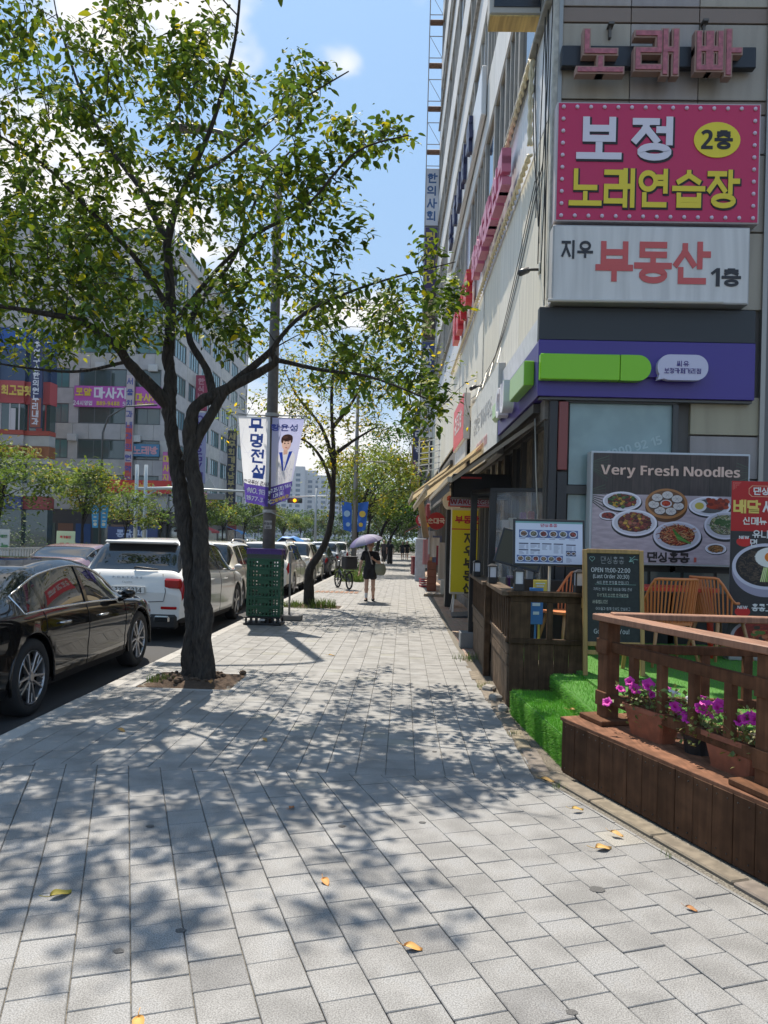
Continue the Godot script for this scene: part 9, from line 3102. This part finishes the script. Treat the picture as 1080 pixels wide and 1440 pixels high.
		sign_text(so, "특가할인", q[6], Vector3(0, q[4] * 0.82, 0.01), X, Y, 0.13, 0.15, 0.02)
	var lp := thing("lamp_post", "dark slim lamp post across the road carrying two light blue pennants", "lamp post", Vector3(-17.35, 0, -43.5))
	mb = MB.new(true)
	mb.tube([Vector3(0, 0, 0), Vector3(0, 7.4, 0), Vector3(0.3, 8.3, 0), Vector3(1.4, 8.9, 0.2), Vector3(3.2, 9.0, 0.3)], [0.09, 0.06, 0.05, 0.045, 0.06], 8)
	obj("shaft", mb, m(0.08, 0.085, 0.09, 0.5, 0.3), lp)
	for s in 2:
		mb = MB.new()
		mb.prism(PackedVector2Array([Vector2(0.05, 0.65), Vector2(0.5, 0.65), Vector2(0.40, -0.65), Vector2(0.08, -0.65)] if s else [Vector2(-0.05, 0.65), Vector2(-0.5, 0.65), Vector2(-0.40, -0.65), Vector2(-0.08, -0.65)]), 0.01)
		var pn := thing("pennant", ["light blue pennant on the outer side of the dark post across the road", "light blue pennant on the inner side of the dark post across the road"][s], "banner", Vector3(-17.35, 2.6, -43.4))
		obj("cloth", mb, m(0.05, 0.33, 0.68, 0.6), pn)
		mb = MB.new()
		for k in 4: mb.box(Vector3((0.26 if s else -0.26), 0.4 - k * 0.22, 0.014), Vector3(0.16 + 0.05 * (k % 2), 0.07, 0.006))
		mb.prism(disc(0.1, 12), 0.006, Vector3(0.24 if s else -0.24, -0.45, 0.012))
		obj("printed_marks", mb, m(0.65, 0.68, 0.6, 0.6), pn)
	var gm := m(0.42, 0.46, 0.46, 0.45, 0.3)
	var ga := thing("signal_gantry", "pale steel double mast with a long arm over the road, seen past the twin trunks", "signal mast", Vector3(-17.9, 0, -52))
	for s in [0.0, 0.62]:
		mb = MB.new(true)
		mb.tube([Vector3(s - 0.4, 0, 0), Vector3(s - 0.4, 6.4, 0)], [0.15, 0.12], 12)
		obj("mast", mb, gm, ga)
	mb = MB.new(true)
	mb.tube([Vector3(-0.3, 4.75, 0), Vector3(2.0, 4.85, 0), Vector3(7.0, 4.75, 0)], [0.12, 0.11, 0.08], 10)
	mb.tube([Vector3(-0.3, 3.9, 0), Vector3(1.0, 4.72, 0)], [0.06], 8)
	obj("arm", mb, gm, ga)
	mb = MB.new()
	mb.prism(PackedVector2Array([Vector2(-0.45, -0.35), Vector2(0.45, -0.35), Vector2(0.0, 0.42)]), 0.04, Vector3(4.6, 5.25, 0.05))
	obj("triangle_plate", mb, m(0.4, 0.4, 0.38, 0.5, 0.3), ga)
	for k in 2:
		mb = MB.new()
		mb.box(Vector3(3.2 + k * 1.9, 4.35, 0), Vector3(1.2, 0.42, 0.3), Basis(), 0.03)
		obj("signal_back", mb, m(0.2, 0.2, 0.2, 0.5), ga)
	var ts := thing("traffic_light", "traffic light showing amber on a long arm at the far junction", "traffic light", Vector3(-8.05, 0, -70))
	mb = MB.new(true)
	mb.tube([Vector3(0, 0, 0), Vector3(0, 6.3, 0)], [0.13, 0.09], 10)
	mb.tube([Vector3(3.2, 5.6, 0), Vector3(0, 5.55, 0), Vector3(-2.6, 5.45, 0)], [0.05, 0.06, 0.05], 8)
	mb.tube([Vector3(2.8, 6.4, 0), Vector3(0, 6.25, 0)], [0.035], 6)
	obj("mast", mb, m(0.45, 0.47, 0.47, 0.5, 0.3), ts)
	mb = MB.new()
	mb.box(Vector3(-1.95, 5.12, 0), Vector3(1.35, 0.46, 0.25), Basis(), 0.04)
	obj("housing", mb, m(0.03, 0.03, 0.03, 0.5), ts)
	for k in 3:
		mb = MB.new(true)
		mb.ball(Vector3(-2.37 + k * 0.42, 5.12, 0.12), Vector3(0.16, 0.16, 0.08), 14, 8)
		var lm: StandardMaterial3D = m([0.08, 0.6, 0.02][k], [0.01, 0.35, 0.06][k], 0.02, 0.3).duplicate()
		if k == 1:
			lm.emission_enabled = true
			lm.emission = Color(1.0, 0.62, 0.05)
			lm.emission_energy_multiplier = 1.6
		obj("lens", mb, lm, ts)
	var al := OmniLight3D.new()
	al.name = "amber_light"
	al.light_color = Color(1.0, 0.62, 0.1)
	al.light_energy = 0.12
	al.light_size = 0.15
	al.omni_range = 30.0
	al.omni_attenuation = 2.0
	al.shadow_enabled = true
	al.position = Vector3(-10.0, 5.12, -69.6)
	add_child(al)
	# small shop awnings across the road
	for q in [["orange awning at street level across the road, past the twin trunks", -72.0, Color(0.6, 0.13, 0.04)], ["dark red awning at street level across the road", -78.0, Color(0.42, 0.04, 0.04)], ["sky blue parasol stall awning across the road, by the banner pole", -92.0, Color(0.06, 0.24, 0.5)]]:
		mb = MB.new()
		mb.quad(Vector3(0, 2.9, 0), Vector3(0, 2.9, -3.4), Vector3(1.8, 2.2, -3.4), Vector3(1.8, 2.2, 0)); mb.quad(Vector3(1.8, 2.2, 0), Vector3(1.8, 2.2, -3.4), Vector3(1.8, 2.0, -3.4), Vector3(1.8, 2.0, 0))
		var cc: Color = q[2]
		var ao := thing("awning", q[0], "awning", Vector3(-21.4, 0, q[1]))
		obj("fabric", mb, m(cc.r, cc.g, cc.b, 0.8), ao)
	# far end: trees, apartment towers in the haze
	var tw := 0
	for q in [[-92, 20, 34, 20], [-72, 26, 44, 18], [-52, 24, 40, 17], [-30, 22, 30, 18], [-118, 24, 38, 20]]:
		var t := thing("apartment_tower", ["low pale apartment block at the roadside end of the hazy towers", "tallest pale blue apartment tower in the haze at the end of the road", "apartment tower beside the tallest one, in the haze", "shorter apartment tower nearest the pavement trees, in the haze", "broad apartment tower farthest out over the road, in the haze"][tw], "apartment block", Vector3(q[0], 0, -440 - tw * 12), 0.1 * tw, "apartment towers at the end of the road")
		mb = MB.new()
		mb.box(Vector3(0, q[2] / 2.0, 0), Vector3(q[1], q[2], 14)); mb.box(Vector3(-q[1] * 0.2, q[2] + 1.5, 0), Vector3(q[1] * 0.3, 3, 8))
		obj("wall", mb, m(0.48, 0.49, 0.5, 0.9), t)
		mb = MB.new()
		for fy in int(q[2] / 3.0) - 1:
			for fx in int(q[1] / 4.0): mb.box(Vector3(-q[1] / 2.0 + 2.2 + fx * 4.0, 3.0 + fy * 3.0, 7.02), Vector3(2.6 if fx % 2 else 1.6, 1.7, 0.1))
		obj("windows", mb, m(0.12, 0.16, 0.2, 0.2), t).set_meta("kind", "stuff")
		tw += 1
	bush("long green hedge closing the far end of the road", Vector3(-12, 0, -150), Vector3(34, 1.5, 2.0), 3600, 0.6, Color(0.05, 0.10, 0.02), "hedge")
	bush("dense low shrubs filling the end of the pavement under the far trees", Vector3(0.5, 0, -112), Vector3(7.0, 1.5, 1.6), 1500, 0.4, Color(0.05, 0.10, 0.02))
	for k in 16:
		var x: float = -46.0 + k * 4.2
		plain_tree(["broad", "round", "low", "spreading"][k % 4] + " tree in the green belt closing the road, " + ["first", "second", "third", "fourth", "fifth", "sixth", "seventh", "eighth", "ninth", "tenth", "eleventh", "twelfth", "thirteenth", "fourteenth", "fifteenth", "sixteenth"][k] + " from the roadside end", Vector3(x, 0, -175 - 9 * (k % 3)), 8.5 + 1.5 * sin(k * 1.9), Vector3(4.2, 3.0, 3.0), 4.6, 900, 0.5, Color(0.05, 0.10, 0.02), 0.08, 0.5, "trees of the green belt at the end of the road", 18)

# ---------------------------------------------------------------- last small things
func small_things():
	rng.seed = 81
	var lf := MB.new(true)
	var g := []
	for i in 9:
		var t := i / 8.0
		var w := 0.019 * sin(PI * pow(t, 0.8)) + 0.0008
		g.append([Vector3(-w, 0.008 + 0.006 * sin(t * 5), t * 0.075 - 0.037), Vector3(-w * 0.5, 0.003 + 0.005 * sin(t * 5), t * 0.075 - 0.037), Vector3(0, 0.002 + 0.006 * sin(t * 4), t * 0.075 - 0.037), Vector3(w * 0.5, 0.004 + 0.005 * sin(t * 5), t * 0.075 - 0.037), Vector3(w, 0.011 + 0.004 * sin(t * 6), t * 0.075 - 0.037)])
	lf.grid(g)
	lf.tube([Vector3(0, 0.003, -0.037), Vector3(0.004, 0.006, -0.055), Vector3(0.010, 0.01, -0.07)], [0.0014], 4)
	var mesh := lf.mesh()
	var spots := [[-1.47, -3.36, 2.4, 0.30, 0.24, 0.03, "curled yellow green leaf lying on the pavers before the tree's shade", 1.3], [-0.32, -3.58, 0.5, 0.52, 0.24, 0.06, "orange brown leaf with a hole, in the shade on the middle of the pavement", 0.9], [0.08, -3.03, 1.4, 0.56, 0.28, 0.07, "single tan leaf on sunlit pavers near the middle of the view", 1.0], [-0.82, -2.49, 0.4, 0.56, 0.29, 0.07, "crumpled tan leaf at the near edge of the pavement", 1.0], [0.88, -2.50, 0.2, 0.55, 0.26, 0.05, "tan leaf at the near edge below the deck's boards", 1.0], [1.10, -4.10, 1.9, 0.58, 0.36, 0.12, "long pale dry leaf on the pavers beside the worn edging", 1.35], [1.22, -4.28, 0.9, 0.5, 0.3, 0.1, "folded pale leaf on the worn concrete edging", 1.0], [1.09, -4.66, 1.7, 0.55, 0.36, 0.1, "dry leaf on the edging under the deck's second board", 1.0], [1.02, -5.25, 1.2, 0.52, 0.30, 0.09, "dry leaf in the corner by the foot of the turf step", 1.2], [-0.62, -4.55, 2.8, 0.36, 0.13, 0.04, "small red brown leaf in the tree's shade", 0.8], [-1.05, -6.05, 0.6, 0.30, 0.18, 0.05, "brown leaf in the shade where the paver rows change direction", 0.9], [-2.25, -6.2, 1.1, 0.4, 0.22, 0.06, "brown leaf near the kerb beside the black saloon", 1.1], [-0.95, -10.6, 1.9, 0.5, 0.3, 0.08, "tan leaf beyond the tree pit on sunlit pavers", 1.2], [-2.0, -8.1, 0.3, 0.42, 0.2, 0.06, "brown leaf lying on the earth by the cherry trunk", 1.2], [1.45, -6.35, 1.6, 0.5, 0.28, 0.1, "tan leaf lying on the turf step", 1.3], [1.32, -3.45, 0.9, 0.36, 0.16, 0.05, "small dark brown leaf near the foot of the deck", 0.7]]
	for s in spots:
		var y := 0.004
		if String(s[6]).contains("turf step") and not String(s[6]).contains("foot"): y = 0.25
		if String(s[6]).contains("earth"): y = 0.06
		if String(s[6]).contains("edging") and not String(s[6]).contains("pavers"): y = 0.016
		var mt := m(s[3], s[4], s[5], 0.7)
		tag(put("fallen_leaf", mesh, mt, self, Vector3(s[0], y, s[1]), Basis.from_euler(Vector3(0.08, s[2], 0.1)).scaled(Vector3.ONE * s[7])), s[6], "leaf", "fallen leaves on the pavement")
	# stones at the foot of the timber screen
	for k in 3:
		var mb := MB.new()
		mb.box(Vector3.ZERO, Vector3(0.09 + 0.02 * k, 0.07, 0.13), Basis(Vector3(0.2, 1, 0.1).normalized(), 0.3 * k), 0.02)
		tag(obj("stone", mb, m(0.3, 0.28, 0.25, 0.9, 0, "grime", 2.0, 0.4), self, Vector3(1.0 - 0.01 * k, 0.025, -7.42 - 0.5 * k), Basis(Vector3.UP, 0.2 * k)), ["rough stone at the foot of the timber screen next to the turf step", "rough stone against the screen's boards, second from the turf step", "rough stone against the screen's boards by its slanted post"][k], "stone", "stones at the foot of the screen")
